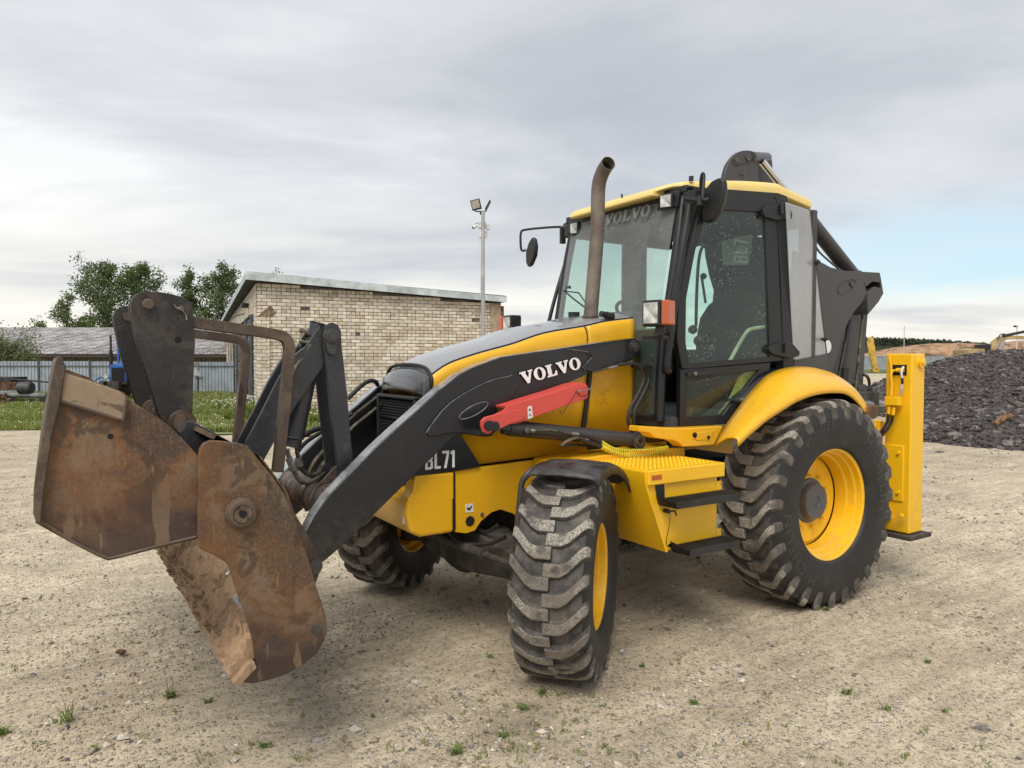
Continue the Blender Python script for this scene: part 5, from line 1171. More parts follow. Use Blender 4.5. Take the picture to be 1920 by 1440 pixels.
# ---------------- rear: stabiliser legs, backhoe frame, boom
def stab(s):
    h = hub('stabiliser'); h['label'] = 'upright yellow stabiliser leg folded beside the rear wheel' if s > 0 else 'far stabiliser leg'
    xf, xb_ = -.985, -1.17; yo, yi = 1.12, .92
    zt_, zb2 = bp(1709, 663, Y=yo).z, bp(1709, 1001, Y=yo).z
    Y0, Y1_ = (yi, yo) if s > 0 else (-yo, -yi)
    m = MB(); m.prism([(xf, zb2+.0), (xf, zt_), (xb_, zt_), (xb_, zb2)], Y0, Y1_); lg = part('leg_box', m, YELF, parent=h, bevel=.012, seg=3)
    if s > 0:
        a, b = bp(1674, 684, X=xf), bp(1700, 704, X=xf); m = MB(); m.box((xf, (a.y+b.y)/2, (a.z+b.z)/2), (.006, abs(a.y-b.y), abs(a.z-b.z))); part('leg_recess', m, FLATBLK, parent=h)  # black sheet on the leg face, painted for the shade in the recess
        m = MB(); p = [bp(1694, 688, X=xf+.02), bp(1690, 697, X=xf+.05), bp(1692, 715, X=xf+.05), bp(1690, 730, X=xf+.05), bp(1687, 742, X=xf+.03)]
        m.tube(spline(p), .009, 10); part('leg_hose', m, plain('pale wrapped hose', (.55, .55, .53), .5, var=.2), parent=h)
        m = MB(); P_ = spline(p); m.tube(P_[10:15], .0095, 10); part('hose_tape', m, DARK, parent=h)
        m = MB(); m.tube(spline([bp(1684, 695, X=xf+.03), bp(1675, 695, X=xf+.03), bp(1671, 702, X=xf+.04), bp(1672, 720, X=xf+.04), bp(1671, 742, X=xf+.04)]), .009, 8); m.tube([bp(1668, 668, X=xf+.02), bp(1671, 690, X=xf+.03), bp(1671, 735, X=xf+.03)], .007, 8); m.cyl(bp(1681, 694, X=xf+.02), bp(1694, 694, X=xf+.02), .016, 8); part('leg_pipe', m, YELF, parent=h)
        m = MB(); c = bp(1675, 752, X=xf+.05); m.box(c, (.06, .105, .065)); part('valve_block', m, YELF, parent=h, bevel=.005)
        m = MB(); m.cyl(bp(1668, 762, X=xf+.06), bp(1666, 776, X=xf+.06), .013, 10); m.cyl(bp(1676, 764, X=xf+.06), bp(1674, 778, X=xf+.06), .013, 10); part('valve_fitting', m, YELF, parent=h)
        for dx in (0, 8):
            m = MB(); m.tube(spline([bp(1666+dx, 776, X=xf+.06), bp(1664+dx, 790, X=xf+.06), bp(1655+dx, 806, X=xf+.08), bp(1642+dx, 818, X=xf+.1), bp(1630+dx, 826, X=xf+.14)]), .011, 10); part('stabiliser_hose', m, HOSE, parent=h)
        m = MB(); c = bp(1725, 679, Y=yo); m.cyl_y(c.x, c.z, yo, yo+.02, .04, 20); m.cyl_y(c.x, c.z, yo+.02, yo+.035, .022, 16); part('leg_pin', m, YELF, parent=h, bevel=.004)
        m = MB(); c = bp(1689, 1035, X=xf); a = bp(1668, 832, X=xf+.02); b = bp(1693, 935, X=xf+.02)
        m.box((xf+.006, (bp(1660, 880, X=xf).y+bp(1692, 880, X=xf).y)/2, (bp(1675, 834, X=xf).z+bp(1675, 938, X=xf).z)/2), (.012, abs(bp(1655, 880, X=xf).y-bp(1692, 880, X=xf).y), abs(bp(1675, 834, X=xf).z-bp(1675, 938, X=xf).z))); part('leg_side_plate', m, YELF, parent=h, bevel=.006)
        m = MB()
        for (a_, b_) in ((1685, 849), (1684, 923)):
            c = bp(a_, b_, X=xf+.012); m.cyl(c, c+Vector((.018, 0, 0)), .012, 8)
        part('plate_bolt', m, YELF, parent=h)
        m = MB(); m.box((xf+.03, .86, bp(1690, 967, X=xf).z), (.06, .26, .075)); part('leg_lower_bracket', m, YELF, parent=h, bevel=.006)
        m = MB(); c = bp(1690, 967, X=xf+.06); m.cyl(c, c+Vector((.012, 0, 0)), .020, 16); m.cyl(c+Vector((.012, 0, 0)), c+Vector((.022, 0, 0)), .012, 6); part('bracket_bolt', m, YELF, parent=h)
        m = MB(); m.prism([(xb_, .80), (xb_-.05, .79), (xb_-.05, .62), (xb_-.075, .60), (xb_-.085, .56), (xb_-.07, .50), (xb_-.03, .49), (xb_, .52)], yo-.06, yo-.045); part('tie_down_hook', m, YELF, parent=h, bevel=.003)
    m = MB(); m.box((-1.08, s*1.015, zb2-.022), (.30, .30, .035)); m.cyl((-1.08, s*1.015, zb2-.02), (-1.08, s*1.015, zb2+.05), .05, 16); part('foot_pad', m, AXLE, parent=h, bevel=.008)
    m = MB(); m.box((-1.0, s*.80, .75), (.05, .24, .50)); part('leg_guide', m, YELF, parent=h, bevel=.01)
stab(1); stab(-1)
BF = hub('backhoe_frame')
m = MB(); m.box((-1.02, 0, 1.06), (.06, 1.75, .30)); m.box((-1.02, 0, .50), (.06, 1.75, .22)); m.box((-1.02, .76, .78), (.06, .2, .4)); m.box((-1.02, -.76, .78), (.06, .2, .4)); m.box((-.86, .70, 1.02), (.3, .14, .16)); m.box((-.55, .4, .95), (.9, .12, .3)); m.box((-.55, -.4, .95), (.9, .12, .3)); part('frame_rails', m, YELF, parent=BF, bevel=.01)
m = MB(); m.prism(xz([(1612, 803), (1640, 797), (1655, 790), (1668, 792), (1665, 815), (1650, 823), (1630, 812)], .86), .83, .86); part('side_shift_bracket', m, YELF, parent=BF, bevel=.005)
m = MB(); m.prism(xz([(1605, 762), (1650, 760), (1652, 778), (1640, 786), (1605, 782)], .62), .5, .62); part('rust_block', m, RUSTO, parent=BF, bevel=.01)
m = MB(); m.cyl(bp(1605, 757, Y=.5), bp(1668, 757, Y=.2), .028, 14); part('stabiliser_rod', m, STEEL, parent=BF)
# boom: two dark side plates on edge with cylinders
BM = hub('backhoe_boom')
big = [(1490, 470), (1529, 486), (1545, 494), (1558, 501), (1587, 508), (1612, 509), (1616, 514), (1622, 535), (1626, 548), (1617, 566), (1608, 577), (1599, 589), (1591, 603), (1584.6, 618), (1579, 636), (1573, 656), (1566, 680), (1560, 702), (1556, 740), (1500, 745), (1480, 600)]
for ya_, yb_ in ((.315, .34), (-.34, -.315)):
    m = MB(); m.prism(xz(big, .34), ya_, yb_); part('boom_side_plate', m, GRY, parent=BM, bevel=.005, seg=2)
c = bp(1552, 650, Y=.345); m = MB(); m.cyl_y(c.x, c.z, .341, .343, .055, 24); part('white_disc', m, WHT, parent=BM)
m = MB(); o = xz([(1571+22*math.cos(t)*.9+10*math.sin(t)*0, 0) for t in (0,)], .34)
el = []
for k in range(25):
    t = 2*math.pi*k/24; a_, b_ = 19*math.cos(t), 9.5*math.sin(t); el.append((1587+a_*.80+b_*.6, 537-a_*.62+b_*.8))
m.tube([(p[0], .341, p[1]) for p in xz(el, .34)], .005, 6, cap=False); c = bp(1596, 532, Y=.34); m.cyl_y(c.x, c.z, .34, .352, .026, 8); part('plate_boss', m, GRY, parent=BM)
m = MB(); m.prism(xz([(1612, 509), (1650, 511), (1652, 520), (1657, 550), (1648, 566), (1628, 590), (1626, 560), (1628, 546), (1640, 537), (1652, 540), (1650, 530), (1636, 528), (1624, 538)], .30), -.28, .30); part('boom_end_box', m, GRY, parent=BM, bevel=.006)
m = MB(); m.prism(xz([(1626, 560), (1628, 590), (1623, 650), (1618, 744), (1600, 730), (1560, 700), (1566, 640), (1580, 600), (1600, 575)], .16), -.16, .16); part('boom_body', m, GRY, parent=BM, bevel=.012)
m = MB(); m.cyl(bp(1620, 566, Y=.22), bp(1603, 740, Y=.22), .012, 10); m.cyl(bp(1619, 564, Y=.22), bp(1618, 583, Y=.22), .03, 12); part('boom_pipe', m, PIPE, parent=BM)
m = MB(); m.cyl(bp(1592, 600, Y=.24), bp(1578, 730, Y=.26), .02, 10); m.cyl(bp(1586, 640, Y=.24), bp(1568, 735, Y=.26), .02, 10); m.cyl(bp(1585, 690, Y=.3), bp(1582, 735, Y=.3), .035, 12); part('swing_hose', m, HOSE, parent=BM)
m = MB(); m.tube(spline([bp(1619, 703, Y=.2), bp(1626, 706, Y=.2), bp(1630, 718, Y=.2), bp(1629, 740, Y=.2), bp(1631, 758, Y=.2)]), .014, 8); m.tube(spline([bp(1625, 750, Y=.2), bp(1622, 733, Y=.2), bp(1632, 727, Y=.2), bp(1634, 745, Y=.2), bp(1627, 762, Y=.2)]), .012, 8); part('backhoe_hose', m, HOSE, parent=BM)
m = MB(); m.cyl(bp(1598, 730, Y=.15), bp(1620, 730, Y=.15), .05, 14); m.box(bp(1592, 748, Y=.2), (.3, .4, .14)); part('boom_root', m, AXLE, parent=BM, bevel=.01)
A = bp(1602, 520, Y=.05); B = bp(1519, 415, Y=.05); Dn = (B-A).normalized()
C2 = bp(1428, 302, Y=.05)
Dn = (C2-A).normalized()
mid = A+(C2-A)*.60
m = MB(); m.cyl(A, mid, .066, 28); m.cyl(mid, mid+(C2-A)*.03, .072, 28); m.cyl(A-Dn*.05, A, .08, 20); dc = part('dipper_cylinder', m, GRYL if False else GRY, parent=BM, bevel=.004)
m = MB(); m.cyl(mid, C2, .030, 20); part('cylinder_rod', m, CHR, parent=dc)
m = MB(); 
for k in range(3): m.tube(spline([bp(1516+k*3, 440+k*4, Y=.16), bp(1532+k*3, 468+k*3, Y=.16), bp(1558+k*2, 492+k*2, Y=.16), bp(1580, 510, Y=.16)]), .008, 6)
part('dipper_pipe', m, PIPE, parent=BM)
kn = [(1357, 345), (1358, 336), (1360, 324), (1364, 310), (1370, 300), (1378, 290), (1386, 284.5), (1394, 282), (1404, 281.5), (1411, 283), (1415, 288), (1417, 296), (1419, 310), (1421, 322), (1424, 345)]
KP = xz(kn, .15)
m = MB(); m.prism(KP, .11, .15); kn1 = part('knuckle_plate', m, GRY, parent=BM, bevel=.006, seg=2)
m = MB(); m.prism(xz([(1375, 302), (1381, 295), (1400, 288), (1409, 289), (1411, 296), (1404, 303), (1382, 310), (1375, 309)], .15), .15, .158)
part('knuckle_pin_plate', m, GRY, parent=kn1, bevel=.004)
m = MB()
for (a_, b_, r_) in ((1402, 296, .024), (1380, 300, .017), (1393, 327, .009)):
    c = bp(a_, b_, Y=.158); m.cyl_y(c.x, c.z, .15, .17, r_, 8)
part('knuckle_bolt', m, PIPE, parent=kn1, bevel=.002)
m = MB(); m.prism(xz([(1426, 345), (1424, 290), (1430, 286.5), (1440, 287), (1445, 290), (1448, 300), (1449, 312), (1451, 330), (1452, 350)], -.12), -.16, -.12); part('knuckle_plate', m, GRY, parent=BM, bevel=.006)
m = MB(); a_ = bp(1408, 295, Y=.14); b_ = bp(1437, 296, Y=-.12); m.cyl(a_, b_, .045, 20); part('knuckle_tube', m, GRY, parent=BM)
# ================================================================ SURROUNDINGS
VH = Vector((-math.sin(YAW), -math.cos(YAW), 0)); RH = Vector((-math.cos(YAW), math.sin(YAW), 0))
C2D = Vector((CAM.x, CAM.y, 0))
def Wd(lat, dep, z=0.0): return C2D + RH*float(lat) + VH*float(dep) + Vector((0, 0, float(z)))
def PD(px, py, dep): return bp(px, py, D=dep)
from mathutils import noise as mnoise
def fbm(x, y, s=0.0, o=5): return mnoise.fractal(Vector((x, y, s)), 1.0, 2.0, o)

# ---------------- ground
def ground_mat():
    m, n, b = base_mat('sandy gravel yard'); g = n.add('ShaderNodeNewGeometry').outputs['Position']
    big = n.noise(g, .16, 6, .6, .5); mid = n.noise(g, 1.1, 6, .65, .4); fine = n.noise(g, 14, 6, .75); sand = n.noise(g, 130, 3, .8)
    mpx = n.add('ShaderNodeMapping', Vector=g); mpx.inputs['Rotation'].default_value = (0, 0, R(18)); mpx.inputs['Scale'].default_value = (.35, 2.6, 1)
    trk = n.noise(mpx.outputs[0], 1.6, 5, .6, .3)
    f = n.math('ADD', n.math('MULTIPLY', big, .35), n.math('ADD', n.math('MULTIPLY', mid, .4), n.math('MULTIPLY', trk, .25)))
    col = n.ramp(f, [(.36, (.32, .26, .185)), (.45, (.50, .42, .305)), (.55, (.66, .57, .42)), (.68, (.74, .655, .50))])
    col = n.mix(n.ramp(fine, [(.35, .5), (.5, 0.0)]), col, (.30, .25, .185))
    col = n.mix(n.ramp(fine, [(.58, 0.0), (.75, .5)]), col, (.62, .56, .46))
    v = n.add('ShaderNodeTexVoronoi', Scale=42.0, Randomness=1.0); n.l.new(g, v.inputs['Vector'])
    v2 = n.add('ShaderNodeTexVoronoi', Scale=95.0, Randomness=1.0); n.l.new(g, v2.inputs['Vector'])
    s1 = n.add('ShaderNodeSeparateColor', Color=v.outputs['Color']); s2 = n.add('ShaderNodeSeparateColor', Color=v2.outputs['Color'])
    st1 = n.math('MULTIPLY', n.ramp(v.outputs['Distance'], [(.30, 1.0), (.42, 0.0)]), n.ramp(s1.outputs[0], [(.62, 0.0), (.66, 1.0)]))
    st2 = n.math('MULTIPLY', n.ramp(v2.outputs['Distance'], [(.32, 1.0), (.46, 0.0)]), n.ramp(s2.outputs[0], [(.45, 0.0), (.5, 1.0)]))
    c1 = n.ramp(s1.outputs[1], [(0, (.24, .21, .18)), (.4, (.36, .31, .25)), (.8, (.42, .39, .35)), (1, (.5, .47, .43))])
    c2 = n.ramp(s2.outputs[1], [(0, (.27, .23, .18)), (.5, (.42, .36, .28)), (1, (.52, .48, .42))])
    col = n.mix(n.math('MULTIPLY', st2, .6), col, c2); col = n.mix(n.math('MULTIPLY', st1, .75), col, c1)
    track = n.ramp(n.noise(mpx.outputs[0], 5.5, 4, .6, .2), [(.42, .30), (.52, 0.0)]); col = n.mix(track, col, (.30, .245, .18))
    stain = n.ramp(n.noise(g, 1.9, 5, .6, 1.2), [(.64, 0.0), (.72, .5)]); col = n.mix(stain, col, (.30, .19, .12))
    setb(n, b, 'Base Color', col); setb(n, b, 'Roughness', .92); b.inputs['Specular IOR Level'].default_value = .25
    h = n.math('ADD', n.math('MULTIPLY', st1, .9), n.math('ADD', n.math('MULTIPLY', st2, .45), n.math('ADD', n.math('MULTIPLY', fine, .9), n.math('MULTIPLY', sand, .25))))
    bu = n.add('ShaderNodeBump', Height=h, Strength=1.0, Distance=.014); n.l.new(bu.outputs[0], b.inputs['Normal'])
    return m
GM = ground_mat()
dt_, NN = .043, 210
tt = (np.arange(-NN, NN+1))*dt_; ax = 1.16*np.sinh(tt)
gx, gy = 2.6+ax, 1.2+ax
def gheight(x, y):
    d = math.hypot(x-2.6, y-1.2)
    if d > 60: return -.02
    k = max(0, 1-d/60)
    h = .034*fbm(x*.55, y*.55, 3)+.020*fbm(x*2.3, y*2.3, 9, 4)
    # shallow wheel tracks running across the yard
    for off in (-2.6, -.9, 5.2, 7.0, -4.3, -6.1):
        q = y*.94+x*.34-off-.25*math.sin(x*.35); 
        if abs(q) < .5: h -= (.026+.012*math.sin((x*.94-y*.34)*38+abs(q)*22))*math.exp(-(q/.17)**2)-.014*math.exp(-((abs(q)-.3)/.1)**2)
    return h*k-.012
vs = [(x, y, gheight(x, y)) for y in gy for x in gx]; nn = len(gx)
m = MB(); m.v = vs; m.f = [(j*nn+i, j*nn+i+1, (j+1)*nn+i+1, (j+1)*nn+i) for j in range(nn-1) for i in range(nn-1)]; m.m = [0]*len(m.f); m.sm = [True]*len(m.f)
gr_ = obj('ground', m, GM, ang=0); gr_['kind'] = 'structure'
# ---------------- loose stones
def mesh_np(name, V, Fc, mats, midx=None, smooth=False):
    me = bpy.data.meshes.new(name); nf, k = Fc.shape
    me.vertices.add(len(V)); me.vertices.foreach_set('co', V.astype(np.float32).ravel())
    me.loops.add(nf*k); me.loops.foreach_set('vertex_index', Fc.astype(np.int32).ravel())
    me.polygons.add(nf); me.polygons.foreach_set('loop_start', np.arange(0, nf*k, k, dtype=np.int32)); me.polygons.foreach_set('loop_total', np.full(nf, k, dtype=np.int32))
    for a in mats: me.materials.append(a)
    if midx is not None: me.polygons.foreach_set('material_index', midx.astype(np.int32))
    me.polygons.foreach_set('use_smooth', np.full(nf, smooth)); me.update(calc_edges=True); me.validate()
    o = bpy.data.objects.new(name, me); COL.objects.link(o); return o
OCT = np.array([[1, 0, 0], [-1, 0, 0], [0, 1, 0], [0, -1, 0], [0, 0, 1], [0, 0, -1]], float); OF = np.array([[0, 2, 4], [2, 1, 4], [1, 3, 4], [3, 0, 4], [2, 0, 5], [1, 2, 5], [3, 1, 5], [0, 3, 5]])
def ico():
    bm = bmesh.new(); bmesh.ops.create_icosphere(bm, subdivisions=1, radius=1); V = np.array([v.co[:] for v in bm.verts]); Fc = np.array([[v.index for v in f.verts] for f in bm.faces]); bm.free(); return V, Fc
ICV, ICF = ico()
def rocks(name, P, size, mats, flat=.6, base=None, jit=.35):
    BV, BF = base or (ICV, ICF)
    n = len(P); nv = len(BV)
    V = BV[None]*(1+rng.uniform(-jit, jit, (n, nv, 1)))
    V = V*np.stack([rng.uniform(.75, 1.3, n), rng.uniform(.6, 1.0, n), rng.uniform(flat*.7, flat*1.2, n)], 1)[:, None]
    a = rng.uniform(0, 6.28, n); c, s = np.cos(a), np.sin(a); b_ = rng.normal(0, .35, n); cb, sb_ = np.cos(b_), np.sin(b_)
    x, y, z = V[..., 0], V[..., 1], V[..., 2]
    y, z = y*cb[:, None]-z*sb_[:, None], y*sb_[:, None]+z*cb[:, None]
    V = np.stack([x*c[:, None]-y*s[:, None], x*s[:, None]+y*c[:, None], z], 2)*size[:, None, None] + P[:, None]
    Fc = (BF[None]+(np.arange(n)*nv)[:, None, None]).reshape(-1, 3)
    mi = np.repeat(rng.integers(0, len(mats), n), len(BF))
    return mesh_np(name, V.reshape(-1, 3), Fc, mats, mi)
SM = [plain('pale stone', (.56, .52, .45), .85, var=.3, vs=30), plain('grey stone', (.34, .31, .275), .85, var=.3, vs=30), plain('brown stone', (.34, .26, .19), .9, var=.3, vs=30), plain('dark stone', (.19, .175, .165), .8, var=.3, vs=30), plain('sandy stone', (.46, .39, .30), .9, var=.3, vs=30)]
n = 90000
dep = 1.2+ rng.random(n)**1.35*13; lat = dep*rng.uniform(-.95, .95, n)
px_ = CAM.x+RH.x*lat+VH.x*dep; py_ = CAM.y+RH.y*lat+VH.y*dep
sz = np.exp(rng.normal(math.log(.0052), .52, n)); sz = np.clip(sz, .0022, .024)*(1+dep*.045)
clus = np.array([fbm(a*.9, b*.9, 21, 3) for a, b in zip(px_, py_)]); keep = (clus > rng.uniform(-.30, .45, n))
px_, py_, sz = px_[keep], py_[keep], sz[keep]
pz_ = np.array([gheight(a, b) for a, b in zip(px_, py_)])+sz*.22
o = rocks('loose_stones', np.stack([px_, py_, pz_], 1), sz, SM, .62, (OCT, OF)); o['kind'] = 'stuff'
# individual bigger stones one can point at
def stones(lst):
    for (a, b, s_, mi, lab) in lst:
        p = bp(a, b, Z=.0); V = ICV*(1+rng.uniform(-.22, .22, (12, 1)))*np.array([1.2, .85, .55])*s_
        me = bpy.data.meshes.new('stone'); me.from_pydata([tuple(v) for v in V], [], [tuple(int(i) for i in f) for f in ICF]); me.materials.append(SM[mi]); o = bpy.data.objects.new('stone', me); o.location = (p.x, p.y, s_*.25+gheight(p.x, p.y)); o.rotation_euler = (0, 0, rng.uniform(0, 6)); link(o); tag(o, lab, 'stone', 'bigger stones lying on the gravel')
stones([(142, 1244, .022, 0, 'pale stone on the gravel left of the brown clod, below the bucket jaw'), (248, 1262, .02, 2, 'small rust brown stone at the end of the brown stain under the bucket'), (594, 1384, .024, 1, 'grey stone near the bottom edge straight below the bucket cheek'), (1210, 1405, .02, 1, 'grey stone near the bottom edge right of the front wheel'),
        (270, 1222, .016, 3, 'dark stone beside the pale stone, left of the bucket blade'), (722, 1308, .016, 0, 'pale stone on the gravel between bucket and front wheel'), (440, 1430, .02, 0, 'pale flat stone at the very bottom edge under the blade'), (62, 1262, .016, 3, 'dark stone at the far left of the foreground')])
c = bp(225, 1226, Z=0); m = MB(); rr_ = random.Random(3)
for k in range(5): pass
o = rocks('earth_clod', np.array([[c.x+rr_.uniform(-.02, .02), c.y+rr_.uniform(-.02, .02), .008] for _ in range(4)]), np.array([.03, .024, .02, .016]), [plain('brown clod', (.16, .085, .05), .95, var=.4, vs=50)], .6); tag(o, 'small brown clod of earth on the gravel below the clam jaw', 'clod')

# ---------------- weeds
LEAF = []
def leaf_mat(name, c1, c2):
    m, n, b = base_mat(name); g = n.add('ShaderNodeNewGeometry').outputs['Position']; f = n.noise(g, 1.6, 4, .6)
    setb(n, b, 'Base Color', n.ramp(f, [(.35, c1), (.65, c2)])); setb(n, b, 'Roughness', .6)
    b.inputs['Specular IOR Level'].default_value = .3
    tl = n.add('ShaderNodeBsdfTranslucent', Color=(c2[0]*1.3, c2[1]*1.5, c2[2]*.8, 1)); ms = n.add('ShaderNodeMixShader', Fac=.3)
    out = [x for x in n.n if x.type == 'OUTPUT_MATERIAL'][0]
    n.l.new(b.outputs[0], ms.inputs[1]); n.l.new(tl.outputs[0], ms.inputs[2]); n.l.new(ms.outputs[0], out.inputs[0]); return m
WEEDM = leaf_mat('weed leaf', (.12, .17, .05), (.20, .26, .10)); WEED2 = leaf_mat('weed stalk', (.14, .12, .05), (.22, .19, .09))
def blades(P, H, Wd_, lean, mats, midx):
    """P n,3 roots; two-triangle blades as quads of 4 verts"""
    n = len(P); a = rng.uniform(0, 6.283, n); d = np.stack([np.cos(a), np.sin(a), 0*a], 1); e = np.stack([-np.sin(a), np.cos(a), 0*a], 1)
    mid = P + d*(lean*H*.35)[:, None] + np.array([0, 0, 1])*(H*.6)[:, None]; tip = P + d*(lean*H)[:, None] + np.array([0, 0, 1])*(H*np.sqrt(np.clip(1-lean**2*.5, .1, 1)))[:, None]
    V = np.stack([P-e*(Wd_*.5)[:, None], P+e*(Wd_*.5)[:, None], mid+e*(Wd_*.45)[:, None], mid-e*(Wd_*.45)[:, None], tip], 1).reshape(-1, 3)
    b = (np.arange(n)*5)[:, None]; F1 = np.concatenate([b+np.array([0, 1, 2]), b+np.array([0, 2, 3]), b+np.array([3, 2, 4])], 0)
    return V, F1, np.concatenate([midx]*3)
def weed(px, py, r, nb, h, label, stalks=0):
    c = bp(px, py, Z=0); a = rng.uniform(0, 6.28, nb); q = rng.random(nb)*r*.5
    P = np.stack([q*np.cos(a), q*np.sin(a)*.8, 0*a], 1)
    V, Fc, mi = blades(P, rng.uniform(.5, 1.1, nb)*h, rng.uniform(.006, .012, nb), rng.uniform(.7, 1.3, nb), None, np.zeros(nb))
    if stalks:
        P2 = np.stack([rng.uniform(-r*.4, r*.4, stalks), rng.uniform(-r*.4, r*.4, stalks), np.zeros(stalks)], 1)
        V2, F2, m2 = blades(P2, rng.uniform(.09, .16, stalks), np.full(stalks, .004), rng.uniform(.1, .5, stalks), None, np.ones(stalks))
        Fc = np.concatenate([Fc, F2+len(V)]); V = np.concatenate([V, V2]); mi = np.concatenate([mi, m2])
    o = mesh_np('weed', V, Fc, [WEEDM, WEED2], mi); o.location = (c.x, c.y, gheight(c.x, c.y)+.002); tag(o, label, 'weed', 'small weeds growing in the gravel')
for w_ in [(321, 1307, .05, 26, .045, 'low green weed with thin stalks straight below the bucket blade', 4), (122, 1357, .07, 16, .08, 'broad leaved weed with tall seed stalks at the lower left', 6), (498, 1398, .07, 24, .025, 'flat grass tuft at the bottom edge below the bucket cheek', 0),
           (390, 1318, .03, 12, .03, 'tiny weed to the right of the stalked weed under the blade', 0), (918, 1236, .03, 14, .03, 'small weed just left of the front wheel', 0), (1112, 1268, .05, 30, .05, 'weed against the front wheel at its right foot', 0), (980, 1330, .07, 22, .03, 'grass tuft below the front wheel, left one', 0),
           (1015, 1300, .05, 24, .035, 'grass tuft close under the front wheel', 0), (1204, 1240, .03, 14, .025, 'small weed on the open gravel right of the front wheel', 0), (1302, 1312, .05, 22, .03, 'green tuft in the middle foreground right of the front wheel', 0), (1590, 1296, .06, 30, .03, 'bright green tuft in the right foreground', 0),
           (1548, 1148, .05, 26, .03, 'weed at the foot of the big rear wheel', 0), (1412, 1100, .04, 14, .03, 'weed in the shade in front of the rear wheel', 0), (856, 1409, .05, 22, .05, 'upright weed at the bottom edge left of the centre', 0), (1663, 1328, .05, 16, .025, 'sparse weed right of the bright green tuft', 0), (1770, 1332, .04, 12, .02, 'faint weed in the lower right foreground', 0),
           (1740, 1245, .05, 14, .02, 'low weed on the gravel right of the rear wheel', 0), (945, 1382, .05, 18, .03, 'grass tuft in the bottom centre above the upright weed', 0), (1220, 1172, .03, 12, .02, 'tiny weed between the front and rear wheels', 0), (4, 1372, .05, 22, .05, 'grass tuft at the left edge of the foreground', 0), (700, 1345, .03, 10, .02, 'tiny weed between the pale stone and the upright weed', 0)]:
    weed(*w_)

q8 = np.random.default_rng(77); AV, AF = [], []; nof = 0
for k in range(150):
    px__, py__ = q8.uniform(0, 1920), 1440-290*q8.random()**1.3
    if k % 3 == 0: px__ = q8.normal(1020, 120); py__ = q8.uniform(1290, 1420)
    if 930 < px__ < 1180 and py__ < 1275: continue
    c = bp(float(px__), float(py__), Z=0); nb = int(q8.integers(3, 10)); a = q8.uniform(0, 6.28, nb); r_ = q8.random(nb)*.03
    P = np.stack([c.x+r_*np.cos(a), c.y+r_*np.sin(a), np.full(nb, gheight(c.x, c.y))], 1)
    V, Fc, mi = blades(P, q8.uniform(.012, .028, nb), q8.uniform(.004, .008, nb), q8.uniform(.6, 1.3, nb), None, np.zeros(nb)); AV.append(V); AF.append(Fc+nof); nof += len(V)
AF = np.concatenate(AF); o = mesh_np('seedlings', np.concatenate(AV), AF, [leaf_mat('seedling leaf', (.17, .20, .075), (.27, .28, .13))], np.zeros(len(AF))); o['kind'] = 'stuff'
# ---------------- brick garage block
CB0 = (-7.87, 22.1)
E1 = RH*.9165+VH*.4; E2 = RH*-.4+VH*.9165; NF = RH*.4-VH*.9165; O0 = Wd(*CB0)
LW = 8.1
bld = thing('brick_garage', tuple(O0), 'long garage block of pale sand-lime brick with a sloping metal edged roof behind the bucket', 'garage')
def B3(s, t, z, out=0.0): return O0 + E1*s + E2*t + NF*out + Vector((0, 0, z))
def wtop(s): return 4.10-.047*s
mortar = plain('grey mortar', (.15, .135, .12), .95, var=.35, vs=3)
def brick_mat(name, c):
    m, n, b = base_mat(name); g = n.add('ShaderNodeNewGeometry').outputs['Position']
    f = n.noise(g, 6, 5, .7); big = n.noise(g, .55, 5, .6, .6)
    col = n.ramp(f, [(.3, tuple(x*.78 for x in c)), (.6, c)])
    col = n.mix(n.ramp(big, [(.54, 0.0), (.70, .35)]), col, (.30, .22, .12))
    col = n.mix(n.ramp(n.noise(g, 1.3, 5, .6, .8), [(.62, 0.0), (.76, .5)]), col, (.20, .18, .165))
    setb(n, b, 'Base Color', col); setb(n, b, 'Roughness', .92)
    bu = n.add('ShaderNodeBump', Height=n.noise(g, 40, 4, .7), Strength=.5, Distance=.01); n.l.new(bu.outputs[0], b.inputs['Normal']); return m
BM_ = [brick_mat('cream brick', (.70, .62, .51)), brick_mat('pale brick', (.76, .69, .58)), brick_mat('pinkish brick', (.60, .52, .43)), brick_mat('grey cream brick', (.52, .455, .37)), brick_mat('ochre brick', (.58, .49, .36))]
m = MB()
def slab(mb, a, b, c_, d, nrm, th): mb.poly([a, b, c_, d], nrm, th)
# backing walls
m = MB(); slab(m, B3(0, 0, 0), B3(LW, 0, 0), B3(LW, 0, wtop(LW)), B3(0, 0, wtop(0)), NF, .3); wf = obj('front_wall', m, mortar, bld)
m = MB(); slab(m, B3(0, .3, 0), B3(0, 50, 0), B3(0, 50, wtop(0)), B3(0, .3, wtop(0)), -E1, .3); slab(m, B3(LW, .3, 0), B3(LW, 50, 0), B3(LW, 50, wtop(LW)), B3(LW, .3, wtop(LW)), E1, .3); obj('side_wall', m, mortar, bld)
RHt, RL = .112, .288
rotF = Matrix((E1, -NF, Vector((0, 0, 1)))).transposed().to_4x4()
bricks = []
row = 0; z = .02
while z < 4.2:
    solid_row = row % 6 == 4
    L = RL/2 if solid_row else RL
    s = -(L/2 if row % 2 else 0)
    while s < LW:
        s0, s1 = max(s, 0), min(s+L, LW)
        if s1-s0 > .06 and z+RHt-.012 < wtop((s0+s1)/2)-.0: bricks.append((s0, s1, z, solid_row))
        s += L
    z += RHt; row += 1
def boxbrick(w_, h_, dp=.05):
    j = lambda a: a+random.uniform(-.004, .004)
    m = MB(); m.box((0, 0, 0), (w_, dp, h_)); m.v = [(j(x), j(y), j(z)) for x, y, z in m.v]; return m
pool = {}
